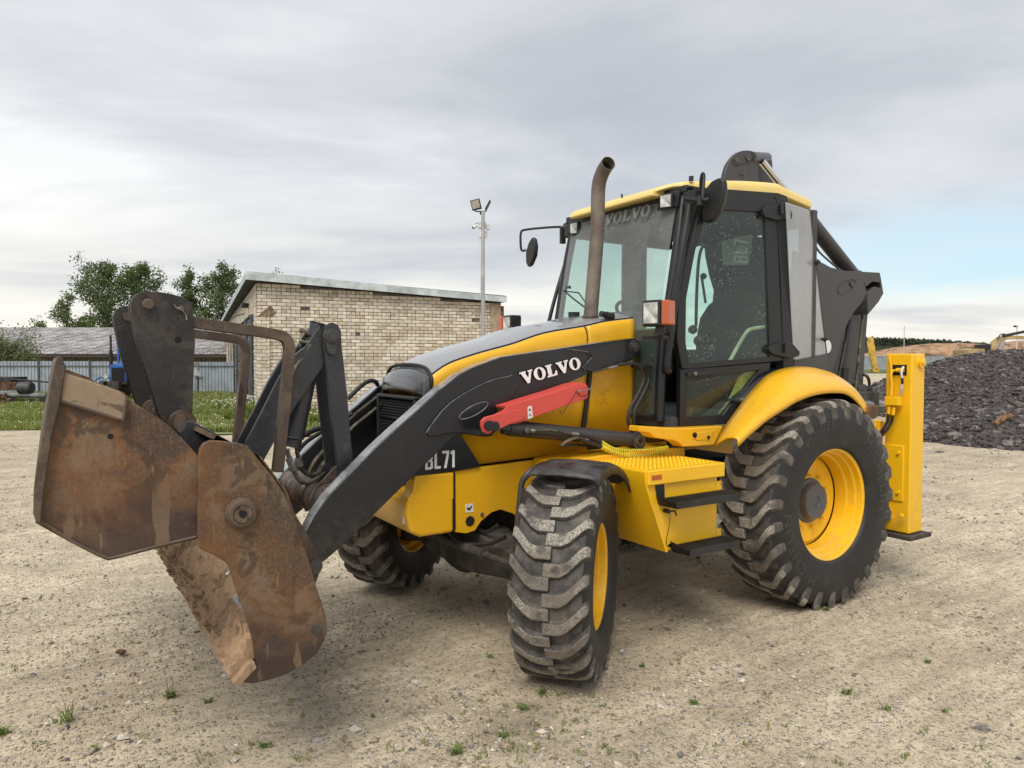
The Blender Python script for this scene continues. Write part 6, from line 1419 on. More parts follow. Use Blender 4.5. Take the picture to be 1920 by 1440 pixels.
def brick_mesh(kind, mi, k):
    key = (kind, mi, k)
    if key not in pool:
        L = RL/2 if kind else RL; m = boxbrick(L-.018, RHt-.018); me = bpy.data.meshes.new('brick'); me.from_pydata(m.v, [], m.f); me.materials.append(BM_[mi]); pool[key] = me
    return pool[key]
def seen(s, z):
    p = B3(s, 0, z); d = p-CAM; dz = d.dot(VD); px = 960+F*d.dot(RD)/dz; py = 720-F*d.dot(UD)/dz
    if px < 483 or px > 936 or py > 745: return 0
    if 515 < px < 660 and py > 600: return 0
    if px < 545 and py > 615: return 0
    if px > 700 and py > 700-(px-700)*.36: return 0
    return 1
vis = [b for b in bricks if abs((b[1]-b[0])-(RL/2 if b[3] else RL)) < .01 and seen((b[0]+b[1])/2, b[2]+.05)]
vis.sort(key=lambda b: -(b[1]-b[0])*1.0/(22.1+.4*b[0]))
chosen = set(id(b) for b in vis[:298])
stf = MB()
for b in bricks:
    mi = random.choices(range(5), (40, 26, 12, 12, 10))[0]
    s, z_ = (b[0]+b[1])/2, b[2]+RHt/2; out = random.uniform(-.004, .008)
    if random.random() < .006: continue
    if id(b) in chosen:
        o = bpy.data.objects.new('brick', brick_mesh(b[3], mi, random.randrange(3))); link(o, wf)
        p = B3(s, 0, z_, .0+out)-O0; M4 = rotF.copy(); M4.translation = p; o.matrix_local = M4
    else:
        q = boxbrick(b[1]-b[0]-.018, RHt-.018); stf.mi = mi; p = B3(s, 0, z_, out); stf.add([rotF.to_3x3() @ Vector(v)+p for v in q.v], q.f)
# side wall courses (grazing view): bricks above the gates and on the piers
gates = [(1.3+3.5*k, 4.0+3.5*k) for k in range(7)]
z = .02; row = 0
rotS = Matrix((E2, E1, Vector((0, 0, 1)))).transposed()
while z < 4.0:
    t = .1-(RL/2 if row % 2 else 0)
    while t < 27:
        inside = any(a < t+RL/2 < b_ for a, b_ in gates) and z < 3.15
        if not inside:
            stf.mi = random.choices(range(5), (40, 26, 12, 12, 10))[0]; q = boxbrick(RL-.018, RHt-.018); p = B3(0, max(t, .02)+RL/2, z+RHt/2)+E1*random.uniform(-.006, .01); stf.add([rotS @ Vector(v)+p for v in q.v], q.f)
        t += RL
    z += RHt; row += 1
o = obj('brick_courses', stf, BM_, wf, stuff=True, ang=0, local=False)
gm = plain('dark blue grey gate paint', (.055, .075, .09), .5, var=.2)
for a, b_ in gates[:4]:
    g_ = None
    m = MB(); slab(m, B3(-.02, a, 0), B3(-.02, (a+b_)/2-.01, 0), B3(-.02, (a+b_)/2-.01, 3.1), B3(-.02, a, 3.1), -E1, .04); slab(m, B3(-.02, (a+b_)/2+.01, 0), B3(-.02, b_, 0), B3(-.02, b_, 3.1), B3(-.02, (a+b_)/2+.01, 3.1), -E1, .04)
    m.tube([B3(-.08, a, 0), B3(-.08, a, 3.15), B3(-.08, b_, 3.15), B3(-.08, b_, 0)], .05, 6); obj('gate', m, gm, bld)
# pilasters
def pil(s0, s1, name, z0=0, zt=None, n0=.06):
    m = MB(); z = z0; row = 0
    while z < (zt or wtop(s0))-.1:
        s = s0; L = RL/2 if row % 2 else RL
        while s < s1-.02:
            e = min(s+L, s1); m.mi = random.choices(range(5), (40, 26, 12, 12, 10))[0]; j = random.uniform(0, .012)
            m.poly([B3(s+.007, 0, z+.007, n0+j), B3(e-.007, 0, z+.007, n0+j), B3(e-.007, 0, z+RHt-.007, n0+j), B3(s+.007, 0, z+RHt-.007, n0+j)], NF, .08); s = e; L = RL
        z += RHt; row += 1
    obj(name, m, BM_, bld, stuff=True, ang=0)
pil(-.02, .36, 'corner_pilaster', 0, 3.05, .07)
m = MB(); slab(m, B3(0, 0, 3.02, .05), B3(.34, 0, 3.0, .06), B3(.55, 0, 3.15, .05), B3(.40, 0, 3.42, .03), NF, .05); obj('broken_brickwork', m, plain('broken brick', (.22, .15, .10), .95, var=.5, vs=8, bump=1, bs=20), bld, bevel=.01)
m = MB(); slab(m, B3(LW-.36, 0, 0, .10), B3(LW+.02, 0, 0, .10), B3(LW+.02, 0, wtop(LW), .10), B3(LW-.36, 0, wtop(LW), .10), NF, .2); obj('plastered_pilaster', m, plain('crumbling plaster', (.33, .26, .19), .95, var=.5, vs=3, bump=1, bs=14, c2=(.20, .15, .11)), bld, bevel=.02)
m = MB(); slab(m, B3(LW+.02, 0, 0, .02), B3(LW+.16, 0, 0, .02), B3(LW+.16, 0, wtop(LW)-.1, .02), B3(LW+.02, 0, wtop(LW)-.1, .02), NF, .2); obj('end_brickwork', m, plain('red brown brick', (.20, .10, .065), .9, var=.4, vs=8), bld)
galv = plain('galvanised sheet', (.50, .56, .58), .5, .0, var=.18, vs=2.5)
rz_ = lambda s: 4.12-.047*s
m = MB(); 
A_ = [B3(-.30, -.30, rz_(-.3)), B3(LW+.12, -.30, rz_(LW)), B3(LW+.12, 50, rz_(LW)), B3(-.30, 50, rz_(-.3))]
m.add([p for p in A_]+[p+Vector((0, 0, .22)) for p in A_], [(0, 1, 2, 3), (7, 6, 5, 4), (0, 4, 5, 1), (1, 5, 6, 2), (2, 6, 7, 3), (3, 7, 4, 0)]); rf = obj('roof', m, plain('roof felt', (.07, .07, .07), .9), bld)
m = MB(); slab(m, B3(-.33, -.31, rz_(-.3)-.01, .0), B3(LW+.15, -.31, rz_(LW)-.01, .0), B3(LW+.15, -.31, rz_(LW)+.19, .0), B3(-.33, -.31, rz_(-.3)+.25, .0), NF, .01); slab(m, B3(-.32, -.3, rz_(-.3)+.02), B3(-.32, 50, rz_(-.3)+.02), B3(-.32, 50, rz_(-.3)+.25), B3(-.32, -.3, rz_(-.3)+.25), -E1, .01); obj('roof_fascia', m, galv, rf)
c = B3(-.15, 3.6, 3.62); m = MB(); m.box(c, (.25, .25, .16)); m.cyl(c, c+E1*.2+Vector((0, 0, .12)), .02, 6); obj('wall_floodlight', m, DARK, bld, bevel=.01)
m = MB(); m.tube([B3(-.02, 6.5, 3.5), B3(-.35, 6.5, 3.42), B3(-.5, 6.5, 3.3)], .025, 6); obj('wall_bracket', m, DARK, bld)

# ---------------- floodlight mast
dm = 20.5; base = Wd((905.5-960)/F*dm, dm)
LP = thing('floodlight_mast', tuple(base), 'slim steel mast with two floodlights and white cameras in front of the brick garage', 'light mast')
zt_ = PD(904, 398, dm).z
m = MB(); m.cyl(base, base+Vector((0, 0, zt_)), .062, 14, .05); obj('mast', m, plain('galvanised mast', (.42, .43, .44), .45, .5, var=.12, vs=2), LP)
def at(px, py): return PD(px, py, dm)
m = MB(); c = at(892, 384); q = Matrix.Rotation(R(14), 3, VD); 
w0, u0_ = RH*.15, Vector((0, 0, 1)); nrm = (-VH+RH*-.25+Vector((0, 0, -.35))).normalized(); rx = (RH*math.cos(R(14))+Vector((0, 0, 1))*math.sin(R(14))).normalized(); ux = nrm.cross(rx).normalized(); ux = ux if ux.z > 0 else -ux
P4 = [c-rx*.135-ux*.15, c+rx*.135-ux*.15, c+rx*.135+ux*.15, c-rx*.135+ux*.15]
m.poly(P4, nrm, .05); h_ = obj('floodlight', m, DARK, LP, bevel=.008)
P4 = [c-rx*.11-ux*.10+nrm*.004, c+rx*.11-ux*.10+nrm*.004, c+rx*.11+ux*.13+nrm*.004, c-rx*.11+ux*.13+nrm*.004]
m = MB(); m.poly(P4, nrm, .003); obj('floodlight_lens', m, plain('floodlight glass', (.42, .40, .34), .25), h_)
m = MB(); m.poly([at(909, 391), at(911, 394), at(920, 376), at(918, 374)], -VH, .25); m.tube([at(890, 396), at(904, 397), at(911, 396)], .02, 6); m.cyl(at(904, 396), at(904, 402), .07, 8); obj('floodlight', m, DARK, LP)
wp = plain('white camera plastic', (.62, .62, .62), .4)
m = MB(); m.cyl(at(904, 417), at(904, 428), .11, 10); m.cyl(at(905, 436), at(905, 446), .11, 10); m.tube([at(900, 419), at(893, 417), at(889, 420)], .03, 6); m.cyl(at(894, 423), at(887, 427), .045, 8); m.cyl(at(908, 420), at(915, 421), .03, 6); m.cyl(at(915, 420), at(915, 431), .055, 10); m.cyl(at(911, 434), at(911, 443), .05, 8); obj('camera_cluster', m, wp, LP)
m = MB(); m.cyl(at(887.5, 426.6), at(886, 427.6), .047, 8); m.cyl(at(902, 428.3), at(906, 428.5), .02, 6); obj('camera_eye', m, FLATBLK, LP)
m = MB(); m.tube([at(900, 450), at(900.5, 500), at(901, 556)], .008, 5); obj('mast_cable', m, wp, LP)

# ---------------- corrugated fence on the left
fsm = plain('pale blue grey sheet', (.36, .41, .46), .45, .25, var=.12, vs=1.5); 
def fence(name, p0, p1, hgt, n, label, mat, rib=.155, railm=None, rails=(.86, .2), cat='fence', group=None):
    T = thing(name, tuple(p0), label, cat, group); L = (p1-p0).length/n; e = (p1-p0).normalized(); nf = Vector((e.y, -e.x, 0)); nf = nf if nf.dot(CAM-p0) > 0 else -nf
    m = MB(); k = max(2, int(L/rib)); prof = []
    for i in range(k): b = i*L/k; w_ = L/k; prof += [(b, 0), (b+w_*.30, 0), (b+w_*.42, .035), (b+w_*.78, .035), (b+w_*.9, 0)]
    prof.append((L, 0))
    vs = [e*a+nf*b for a, b in prof]+[e*a+nf*b+Vector((0, 0, hgt)) for a, b in prof]; q = len(prof)
    m.add(vs, [(i, i+1, q+i+1, q+i) for i in range(q-1)])
    o0 = obj('fence_panel', m, mat, T, local=True, ang=0)
    for i in range(n):
        o = o0 if i == 0 else o0.copy()
        if i: link(o, T)
        o.location = e*(L*i)+Vector((0, 0, random.uniform(-.02, .02)))
    m = MB(); m.box((0, 0, (hgt+.08)/2), (.07, .07, hgt+.08)); r_ = obj('fence_post', m, railm or mat, T, local=True)
    for i in range(n+1):
        o = r_ if i == 0 else r_.copy()
        if i: link(o, T)
        o.location = e*(L*i)+nf*.075
    m = MB()
    for fz in rails: m.tube([p0+nf*.06+Vector((0, 0, hgt*fz)), p1+nf*.06+Vector((0, 0, hgt*fz))], .028, 6)
    obj('fence_rail', m, railm or mat, T); return T
railm = plain('weathered fence rail', (.10, .105, .115), .6)
f0, f1 = Wd((-330-960)/F*35.0, 35.0), Wd((446-960)/F*37.8, 37.8)
nP = 7
fence('corrugated_fence', f0, f1, 1.62, 8, 'pale blue grey corrugated metal fence across the grass on the left', fsm, railm=railm, rails=(.86,))

# ---------------- long shed with corrugated roof behind the fence
d1, d2 = 47.0, 53.0
S0 = Wd((-260-960)/F*d1, d1); SE_ = Wd((462-960)/F*d1, d1)
SH = thing('long_shed', tuple(S0), 'long low shed with a grey corrugated asbestos roof behind the fence', 'shed')
ze, zr = PD(200, 664, d1).z, PD(200, 615, d2).z
asb = plain('weathered asbestos sheet', (.42, .405, .41), .9, var=.35, vs=1.6)
asb2 = plain('pale asbestos sheet', (.50, .485, .48), .9, var=.3, vs=1.6)
e = (SE_-S0).normalized(); bk_ = VH; Ls = (SE_-S0).length; ncol = 24; nrow = 5; wS = Ls/ncol
sl = Vector((bk_.x*(d2-d1)/nrow, bk_.y*(d2-d1)/nrow, (zr-ze)/nrow)); nsl = e.cross(sl).normalized(); nsl = nsl if nsl.z > 0 else -nsl
m = MB(); prof = [(wS*i/21*1.02, .035*(1 if i % 3 == 0 else -.5)) for i in range(22)]; q = len(prof)
m.add([e*a+nsl*b+nsl*.03 for a, b in prof]+[e*a+nsl*b+sl*1.06 for a, b in prof], [(i, i+1, q+i+1, q+i) for i in range(q-1)]); rs = None
m2 = MB(); m2.v, m2.f, m2.m, m2.sm = list(m.v), list(m.f), list(m.m), list(m.sm)
ra = obj('roof_sheet', m, asb, SH, local=True, ang=0); rb_ = obj('roof_sheet', m2, asb2, SH, local=True, ang=0)
first = [ra, rb_]
for i in range(ncol):
    for j in range(nrow):
        if (i, j) == (0, 0): o = ra
        elif (i, j) == (1, 0): o = rb_
        else: o = random.choice((ra, ra, rb_)).copy(); link(o, SH)
        o.location = (S0+e*(wS*i)+sl*j-S0)+Vector((0, 0, ze+.02*(j % 2)))
wood = plain('weathered boards', (.24, .19, .125), .9, var=.4, vs=5)
m = MB(); k = 0
x = 0
while x < Ls:
    w_ = random.uniform(.14, .2); p = S0+e*x+bk_*(.5+random.uniform(-.01, .01)); m.poly([p, p+e*(w_-.015), p+e*(w_-.015)+Vector((0, 0, ze)), p+Vector((0, 0, ze))], -bk_, .03); x += w_
obj('board_wall', m, wood, SH, stuff=True, ang=0)
m = MB(); m.poly([S0+Vector((0, 0, ze-.02)), SE_+Vector((0, 0, ze-.02)), SE_+bk_*.5+Vector((0, 0, ze-.02)), S0+bk_*.5+Vector((0, 0, ze-.02))], (0, 0, -1), .02); m.poly([S0-bk_*.02+Vector((0, 0, ze-.22)), SE_-bk_*.02+Vector((0, 0, ze-.22)), SE_-bk_*.02+Vector((0, 0, ze-.0)), S0-bk_*.02+Vector((0, 0, ze-.0))], -bk_, .04); obj('eaves_board', m, plain('dark eaves board', (.05, .04, .035), .9), SH)
m = MB(); bb = bk_*(d2-d1); m.poly([S0+bb*2, SE_+bb*2, SE_+bb+Vector((0, 0, zr)), S0+bb+Vector((0, 0, zr))], bk_, .1); obj('back_roof', m, asb, SH)

# ---------------- trees
bark = plain('bark', (.10, .085, .07), .9, var=.4, vs=4)
LF = [leaf_mat('dark leaves', (.060, .088, .036), (.105, .145, .058)), leaf_mat('mid leaves', (.085, .120, .046), (.145, .19, .078)), leaf_mat('grey green leaves', (.11, .135, .065), (.18, .20, .11))]
def tree(px, dep, wpx, top_py, base_z, nleaf, label, lobes=4, mats=(0, 0, 1), lsz=.10, low=.18, name='deciduous_tree', group='trees behind the shed', seed=1):
    q = np.random.default_rng(seed); nleaf = int(nleaf*1.15); lsz = lsz*1.08; root_ = Wd((px-960)/F*dep, dep); H = PD(px, top_py, dep).z; W_ = wpx/F*dep/2*.82
    T = thing(name, tuple(root_), label, 'tree', group)
    m = MB(); limbs = []
    trunk = [root_+Vector((0, 0, 0))]
    for k in range(1, 7): trunk.append(root_+RH*float(q.normal(0, .05*W_))+VH*float(q.normal(0, .05*W_))+Vector((0, 0, H*.9*k/6)))
    m.tube(spline(trunk, 3), [max(.02, .028*H*(1-i/18.5)) for i in range(19)], 8)
    tips = []
    nl = lobes*5
    for k in range(nl):
        f = low+ (.97-low)*k/nl; bpos = Vector(trunk[0]).lerp(trunk[-1], f); a = q.uniform(0, 6.28)
        prof = math.sin(math.pi*min(1, (f-low)/(1-low)*.85+.12))**.7
        L = W_*prof*q.uniform(.65, 1.15)
        d = RH*math.cos(a)+VH*math.sin(a)
        end = bpos+d*L+Vector((0, 0, L*q.uniform(.7, 1.7)))
        mid = bpos.lerp(end, .5)+Vector((0, 0, -.08*L))
        path = spline([bpos, mid, end], 4); m.tube(path, [max(.008, .010*H*(1-f)*(1-i/9.5)) for i in range(len(path))], 5, cap=False)
        for i, p in enumerate(path[2:]): tips.append((p, .16*L+.10, (i+1)))
        for b_ in range(3):
            s_ = path[q.integers(3, len(path))]; e_ = s_+Vector(q.normal(0, 1, 3))*L*.22+Vector((0, 0, L*.25)); m.cyl(s_, e_, .012, 4, .005); tips.append((e_, .13*L+.12, 6))
    tips.append((Vector(trunk[-1])+Vector((0, 0, H*.05)), .25, 8)); tips.append((Vector(trunk[-1]), .35, 8))
    obj('trunk', m, bark, T)
    wts = np.array([t[2]*t[1] for t in tips]); idx = q.choice(len(tips), nleaf, p=wts/wts.sum()); cen = np.array([tips[i][0][:] for i in idx]); rad = np.array([tips[i][1] for i in idx])
    P = cen+np.clip(q.normal(0, 1, (nleaf, 3)), -1.7, 1.7)*rad[:, None]*np.array([1, 1, .8])
    nv = q.normal(0, 1, (nleaf, 3)); nv /= np.linalg.norm(nv, axis=1)[:, None]; t1 = np.cross(nv, q.normal(0, 1, (nleaf, 3))); t1 /= np.linalg.norm(t1, axis=1)[:, None]; t2 = np.cross(nv, t1)
    s_ = q.uniform(.6, 1.3, nleaf)*lsz
    V = np.stack([P-t1*s_[:, None], P+t2*(s_*.55)[:, None], P+t1*s_[:, None], P-t2*(s_*.55)[:, None]], 1).reshape(-1, 3)-np.array(root_[:])
    Fc = (np.arange(nleaf)*4)[:, None]+np.arange(4)
    o = mesh_np('crown', V, Fc, [LF[i] for i in mats], q.integers(0, len(mats), nleaf)); o.parent = T
tree(205, 64, 110, 484, 0, 9000, 'tall leafy tree left of the black fork plates, its top divided in two', 6, seed=3)
tree(272, 66, 95, 486, 0, 8500, 'broad leafy tree directly behind the black fork plates', 6, seed=14)
tree(128, 66, 58, 541, 0, 2600, 'slender open crowned young tree standing alone at the left', 4, mats=(1, 0, 2), seed=5)
tree(356, 62, 58, 492, 0, 4200, 'narrow tree rising right of the fork plates', 5, seed=6)
tree(418, 62, 92, 489, 0, 8000, 'dense tree whose crown meets the left corner of the garage roof', 6, seed=7)
tree(519, 70, 40, 497, 0, 1800, 'tree of which only the tip shows above the garage roof', 4, seed=8)
tree(75, 66, 40, 594, 0, 1300, 'small bushy tree low above the shed roof at the far left', 4, mats=(1, 2, 1), seed=9)
tree(166, 68, 60, 590, 0, 2600, 'low bush above the shed roof between the young tree and the tall tree', 4, mats=(0, 1, 1), seed=10)
tree(318, 67, 60, 545, 0, 3600, 'lower tree filling the gap right of the fork plates', 4, mats=(0, 0, 1), seed=19)
tree(12, 41, 110, 656, 0, 5000, 'grey green willow bush leaning over the fence at the left edge', 5, mats=(2, 2, 2), lsz=.07, low=.03, name='willow_bush', group=None, seed=11)

# ---------------- lawn
lawnm = plain('mown grass ground', (.15, .165, .06), .95, var=.5, vs=1.2, c2=(.14, .13, .06))
edge = [(-420, 806), (-100, 806), (60, 806), (150, 800), (260, 806), (380, 812), (455, 818), (520, 815), (600, 818), (680, 806), (760, 790)]
EP = [bp(a, b, Z=0) for a, b in edge]
def rough(P, n=10, amp=.25):
    out = []
    for i in range(len(P)-1):
        for k in range(n):
            p = P[i].lerp(P[i+1], k/n); out.append(p+VH*amp*fbm(p.x*1.3, p.y*1.3, 5))
    return out
EPr = rough(EP)
far_ = [Wd((760-960)/F*60, 60), Wd((-420-960)/F*60, 60)]
from mathutils.geometry import tessellate_polygon
poly = EPr+far_
m = MB(); m.add([(p.x, p.y, .012) for p in poly], [tuple(range(len(poly)))]); lw = obj('lawn', m, lawnm, ang=0); lw['kind'] = 'structure'
n = 150000
dep = 16.5+22*rng.random(n)**1.25; lat = dep*((rng.uniform(-200, 760, n)-960)/F)
X = CAM.x+RH.x*lat+VH.x*dep; Y = CAM.y+RH.y*lat+VH.y*dep
# behind the edge line?
ex_ = np.array([(p-C2D).dot(RH) for p in EP]); ed = np.array([(p-C2D).dot(VH) for p in EP])
lim = np.interp(lat/dep, ex_/ed, ed)
s_ = (X-O0.x)*E1.x+(Y-O0.y)*E1.y; t_ = (X-O0.x)*E2.x+(Y-O0.y)*E2.y
ok = (dep > lim+rng.exponential(.25, n)-.25) & ~((s_ > -.02) & (t_ > -.02) & (s_ < LW+.5))
X, Y, dp_ = X[ok], Y[ok], dep[ok]; n = len(X)
den = np.array([fbm(a*.7, b*.7, 2, 3) for a, b in zip(X[::1], Y[::1])])
H = np.clip(rng.uniform(.05, .14, n)*(1+.9*den), .03, .3)
near = (np.abs(s_[ok]) < 12) & (np.abs(t_[ok]+.25) < .45); H = np.where(near, H*rng.uniform(1, 3.0, n), H)
P = np.stack([X, Y, np.full(n, .01)], 1)
GR = [leaf_mat('grass', (.11, .15, .035), (.20, .235, .07)), leaf_mat('dry grass', (.24, .22, .10), (.36, .32, .16)), leaf_mat('fresh grass', (.14, .20, .045), (.24, .30, .085))]
V, Fc, mi = blades(P, H, np.full(n, .022), rng.uniform(.1, .7, n), None, rng.choice(3, n, p=[.4, .28, .32]))
o = mesh_np('grass', V, Fc, GR, mi); o['kind'] = 'stuff'
# clover heads
k = rng.choice(n, 2000, replace=False); k = k[den[k] > -.2]
o = rocks('clover_flowers', np.stack([X[k], Y[k], H[k]+.01], 1), np.full(len(k), .021), [plain('clover white', (.62, .60, .52), .9)], .9, (OCT, OF)); o['kind'] = 'stuff'
# tall weeds by the garage corner
def clump(px, py, r, n, h, label, dep=None):
    c = bp(px, py, Z=0); a = rng.uniform(0, 6.28, n); q = r*np.sqrt(rng.random(n)); P = np.stack([q*np.cos(a), q*np.sin(a), 0*a], 1)
    V, Fc, mi = blades(P, rng.uniform(.3, 1.0, n)*h*(1.1-q/r*.6), rng.uniform(.03, .07, n), rng.uniform(.1, .9, n), None, rng.choice(3, n, p=[.45, .1, .45]))
    k = n//12; W2 = rocks('x', np.stack([P[:k, 0], P[:k, 1], rng.uniform(.5, .95, k)*h], 1), np.full(k, .03), [GR[0]], .8, (OCT, OF)); me2 = W2.data
    V2 = np.array([v.co[:] for v in me2.vertices]); F2 = np.array([list(p.vertices) for p in me2.polygons]); bpy.data.objects.remove(W2)
    o = mesh_np('weed_clump', np.concatenate([V, V2]), np.concatenate([Fc, F2+len(V)]), GR+[bpy.data.materials['clover white']], np.concatenate([mi, np.full(len(F2), 3)])); o.location = (c.x, c.y, 0); tag(o, label, 'weeds', 'tall weeds along the garage wall')
clump(462, 790, .55, 900, .75, 'tall flowering weeds at the front corner of the garage, behind the fork bar')
clump(625, 795, .6, 700, .55, 'flowering weeds at the wall foot between the linkage bars')
clump(420, 770, .6, 500, .4, 'weeds left of the garage corner beside the gates')
# ---------------- blue tractor by the fence
TD = 31.0
tb = Wd((236-960)/F*TD, TD)
TR = thing('blue_tractor', tuple(tb), 'blue farm tractor half hidden behind the bucket, parked at the fence', 'tractor')
fwd = (-VH+RH*.10).normalized(); sd_ = Vector((fwd.y, -fwd.x, 0)); sd_ = sd_ if sd_.dot(RH) > 0 else -sd_
BLU = plain('faded blue paint', (.02, .12, .46), .42, var=.25, vs=3)
def TB(a, b, z): return tb+fwd*a+sd_*b+Vector((0, 0, z))
rotT = Matrix((fwd, -sd_, Vector((0, 0, 1)))).transposed()
def tbox(mb, a, b, z, d): mb.box(TB(a, b, z), d, rotT)
m = MB(); tbox(m, 0, 0, 1.13, (1.5, .66, .72)); tbox(m, .1, 0, 1.50, (1.3, .5, .08)); ho = obj('hood', m, BLU, TR, bevel=.04, seg=2)
m = MB(); tbox(m, .755, 0, 1.08, (.02, .52, .56)); obj('grille', m, FLATBLK, ho); 
m = MB()
for k in range(10): tbox(m, .76, -.27+.06*k, 1.43, (.015, .02, .09))
obj('hood_vent', m, plain('vent blue', (.03, .2, .6), .5), ho)
m = MB(); tbox(m, -1.5, 0, 2.44, (1.35, 1.5, .12)); [tbox(m, -1.5+a*.62, b*.68, 1.75, (.08, .08, 1.3)) for a in (-1, 1) for b in (-1, 1)]; tbox(m, -1.0, 0, 1.25, (.3, 1.3, .7)); obj('tractor_cab', m, BLU, TR, bevel=.02)
m = MB(); tbox(m, -.86, 0, 1.95, (.01, 1.16, .9)); obj('tractor_windscreen', m, glass('pale screen', (.8, .9, .9), .1, .25), TR)
m = MB(); m.cyl(TB(.2, -.52, 1.3), TB(.2, -.52, 2.75), .045, 10); m.cyl(TB(.2, -.52, 1.35), TB(.2, -.52, 2.1), .075, 10); obj('tractor_exhaust', m, DARK, TR)
for b in (-1, 1):
    m = MB(); m.cyl(TB(.70, b*.48, 1.0), TB(.80, b*.48, 1.0), .10, 14); obj('headlight', m, LENS, TR)
m = MB(); 
for b in (-1, 1): m.cyl(TB(.45, b*.62, .40), TB(.45, b*.84, .40), .40, 24); m.cyl(TB(-1.6, b*.62, .75), TB(-1.6, b*1.02, .75), .75, 28)
obj('tractor_tyre', m, RUBB, TR, bevel=.03); m = MB(); tbox(m, .4, 0, .55, (.5, 1.3, .14)); tbox(m, .8, 0, .72, (.2, .8, .1)); tbox(m, 0, 0, .65, (2.4, .4, .3)); obj('tractor_axle', m, AXLE, TR)
for b in (-1,): 
    m = MB(); m.tube([TB(.1, b*.45, .9), TB(.4, b*.9, .95), TB(.9, b*.9, .8)], .03, 6); obj('mudguard_stay', m, BLU, TR)

# ---------------- junk at the left edge
jd = 27.5
J = lambda px, py, d=jd: PD(px, py, d)
jm = plain('sooty steel', (.025, .025, .027), .6, var=.4, vs=5); rustj = plain('rusty scrap', (.10, .05, .03), .9, var=.5, vs=6, bump=.5, bs=20)
p = Wd((-15-960)/F*jd, jd); FB = thing('trailer_frame', tuple(p), 'low black trailer frame standing in the grass at the left edge', 'trailer')
m = MB(); m.poly([J(-90, 707), J(22, 707), J(22, 717), J(-90, 717)], -VH, .9); obj('deck', m, jm, FB, bevel=.02)
m = MB(); m.poly([J(-90, 719), J(30, 716), J(36, 732), J(-90, 734)], -VH, .8); obj('side_member', m, rustj, FB, bevel=.02)
m = MB(); m.tube([J(22, 711), J(60, 714), J(98, 717)], .035, 8); obj('drawbar', m, jm, FB)
m = MB(); m.tube([J(-20, 750), J(-19, 735)], .25, 12); obj('trailer_wheel', m, RUBB, FB)
c0, c1 = J(36, 727), J(61, 727); m = MB(); dd = (c1-c0).normalized(); m.tube([c0, c0+dd*.03, c1-dd*.06, c1], [.20, .24, .24, .19], 24); o = obj('drum', m, plain('scuffed black plastic drum', (.05, .055, .055), .5, var=.3), bevel=.02, loc=tuple(c0)); tag(o, 'dark round drum lying on the beam beside the trailer frame', 'drum')
m = MB(); m.cyl(J(-60, 739), J(88, 742), .10, 16); o = obj('steel_pipe', m, plain('grey pipe', (.17, .17, .165), .7, var=.4, vs=3), loc=tuple(J(-60, 739))); tag(o, 'long grey pipe lying level in front of the fence at the left', 'pipe')
m = MB()
for (a, b, w_, h_) in ((20, 753, .25, .3), (58, 756, .25, .34), (82, 752, .2, .25)): m.box(J(a, b), (w_*1.2, .3, h_))
o = obj('pipe_trestle', m, jm, bevel=.02, loc=tuple(J(20, 753))); tag(o, 'dark blocks carrying the long grey pipe', 'trestle')
P = []; 
for k in range(26): P.append(tuple(J(rng.uniform(-30, 16), rng.uniform(742, 776), jd-.8)))
o = rocks('scrap_heap', np.array(P), rng.uniform(.05, .16, 26), [rustj, plain('orange rust', (.12, .065, .04), .9, var=.4)], 1.0); tag(o, 'little heap of rusty scrap at the left edge of the grass', 'scrap')
q = Wd((372-960)/F*36.5, 36.5); MT = thing('gas_meter', tuple(q), 'white meter box with a round gauge on a post at the fence', 'meter')
m = MB(); m.box(PD(370, 697, 36.5), (.22, .35, .42)); obj('meter_box', m, plain('meter white', (.55, .56, .58), .5), MT, bevel=.02)
m = MB(); c = PD(370, 683, 36.3); m.cyl(c, c-VH*.12, .11, 16); c = PD(378, 708, 36.3); m.cyl(c, c-VH*.1, .06, 12); c = PD(368, 706, 36.3); m.cyl(c, c-VH*.1, .06, 12); obj('gauge', m, STEEL, MT); m = MB(); m.cyl(PD(371, 706, 36.5), PD(371, 738, 36.5), .035, 8); m.cyl(PD(367, 710, 36.5), PD(380, 710, 36.5), .025, 8); obj('meter_post', m, jm, MT)

# ---------------- slag heap on the right
crest = [(1560, 800), (1610, 783), (1632, 765), (1648, 748), (1668, 735), (1735, 690), (1765, 677), (1800, 668), (1840, 661), (1880, 656), (1930, 655), (2040, 648), (2200, 650), (2400, 700)]
dc_ = 23.0
cl_ = np.array([(a-960)/F*dc_ for a, b in crest]); cz_ = np.array([max(0, PD(a, b, dc_).z) for a, b in crest])
def pile_h(lat, dep):
    hc = np.interp(lat, cl_, cz_)
    fr_ = 5.2 if lat > 13 else 5.2-(13-lat)*.9
    fr_ = max(1.5, fr_)
    t = (dc_-dep)/fr_ if dep < dc_ else (dep-dc_)/6
    h = hc*max(0, 1-t**1.25) if t < 1 else 0
    # lower lobe in front on the right
    l2 = (lat-11.5)/3.0; d2_ = (dep-15.6)/2.3
    h2 = .62*max(0, 1-(l2**2 if lat < 11.5 else 0)-d2_**2)
    return max(h, h2)
m = MB(); rows = []
for i in range(70):
    dep = 12.6+i*.26; row = []
    for j in range(110):
        lat = 8.0+j*.16; h = pile_h(lat, dep); h = h+.07*fbm(lat*1.2, dep*1.2, 4) if h > .02 else h-.03
        p = Wd(lat, dep, h); row.append(tuple(p))
    rows.append(row)
m.grid(rows)
slag = [plain('dark slag', (.060, .050, .048), .62, var=.4, vs=12, bump=.5, bs=40), plain('brown slag', (.070, .056, .053), .75, var=.4, vs=12, bump=.5, bs=40), plain('pale slag', (.17, .148, .14), .7, var=.3, vs=12, bump=.5, bs=40)]
tpos = Wd(14, 21); 
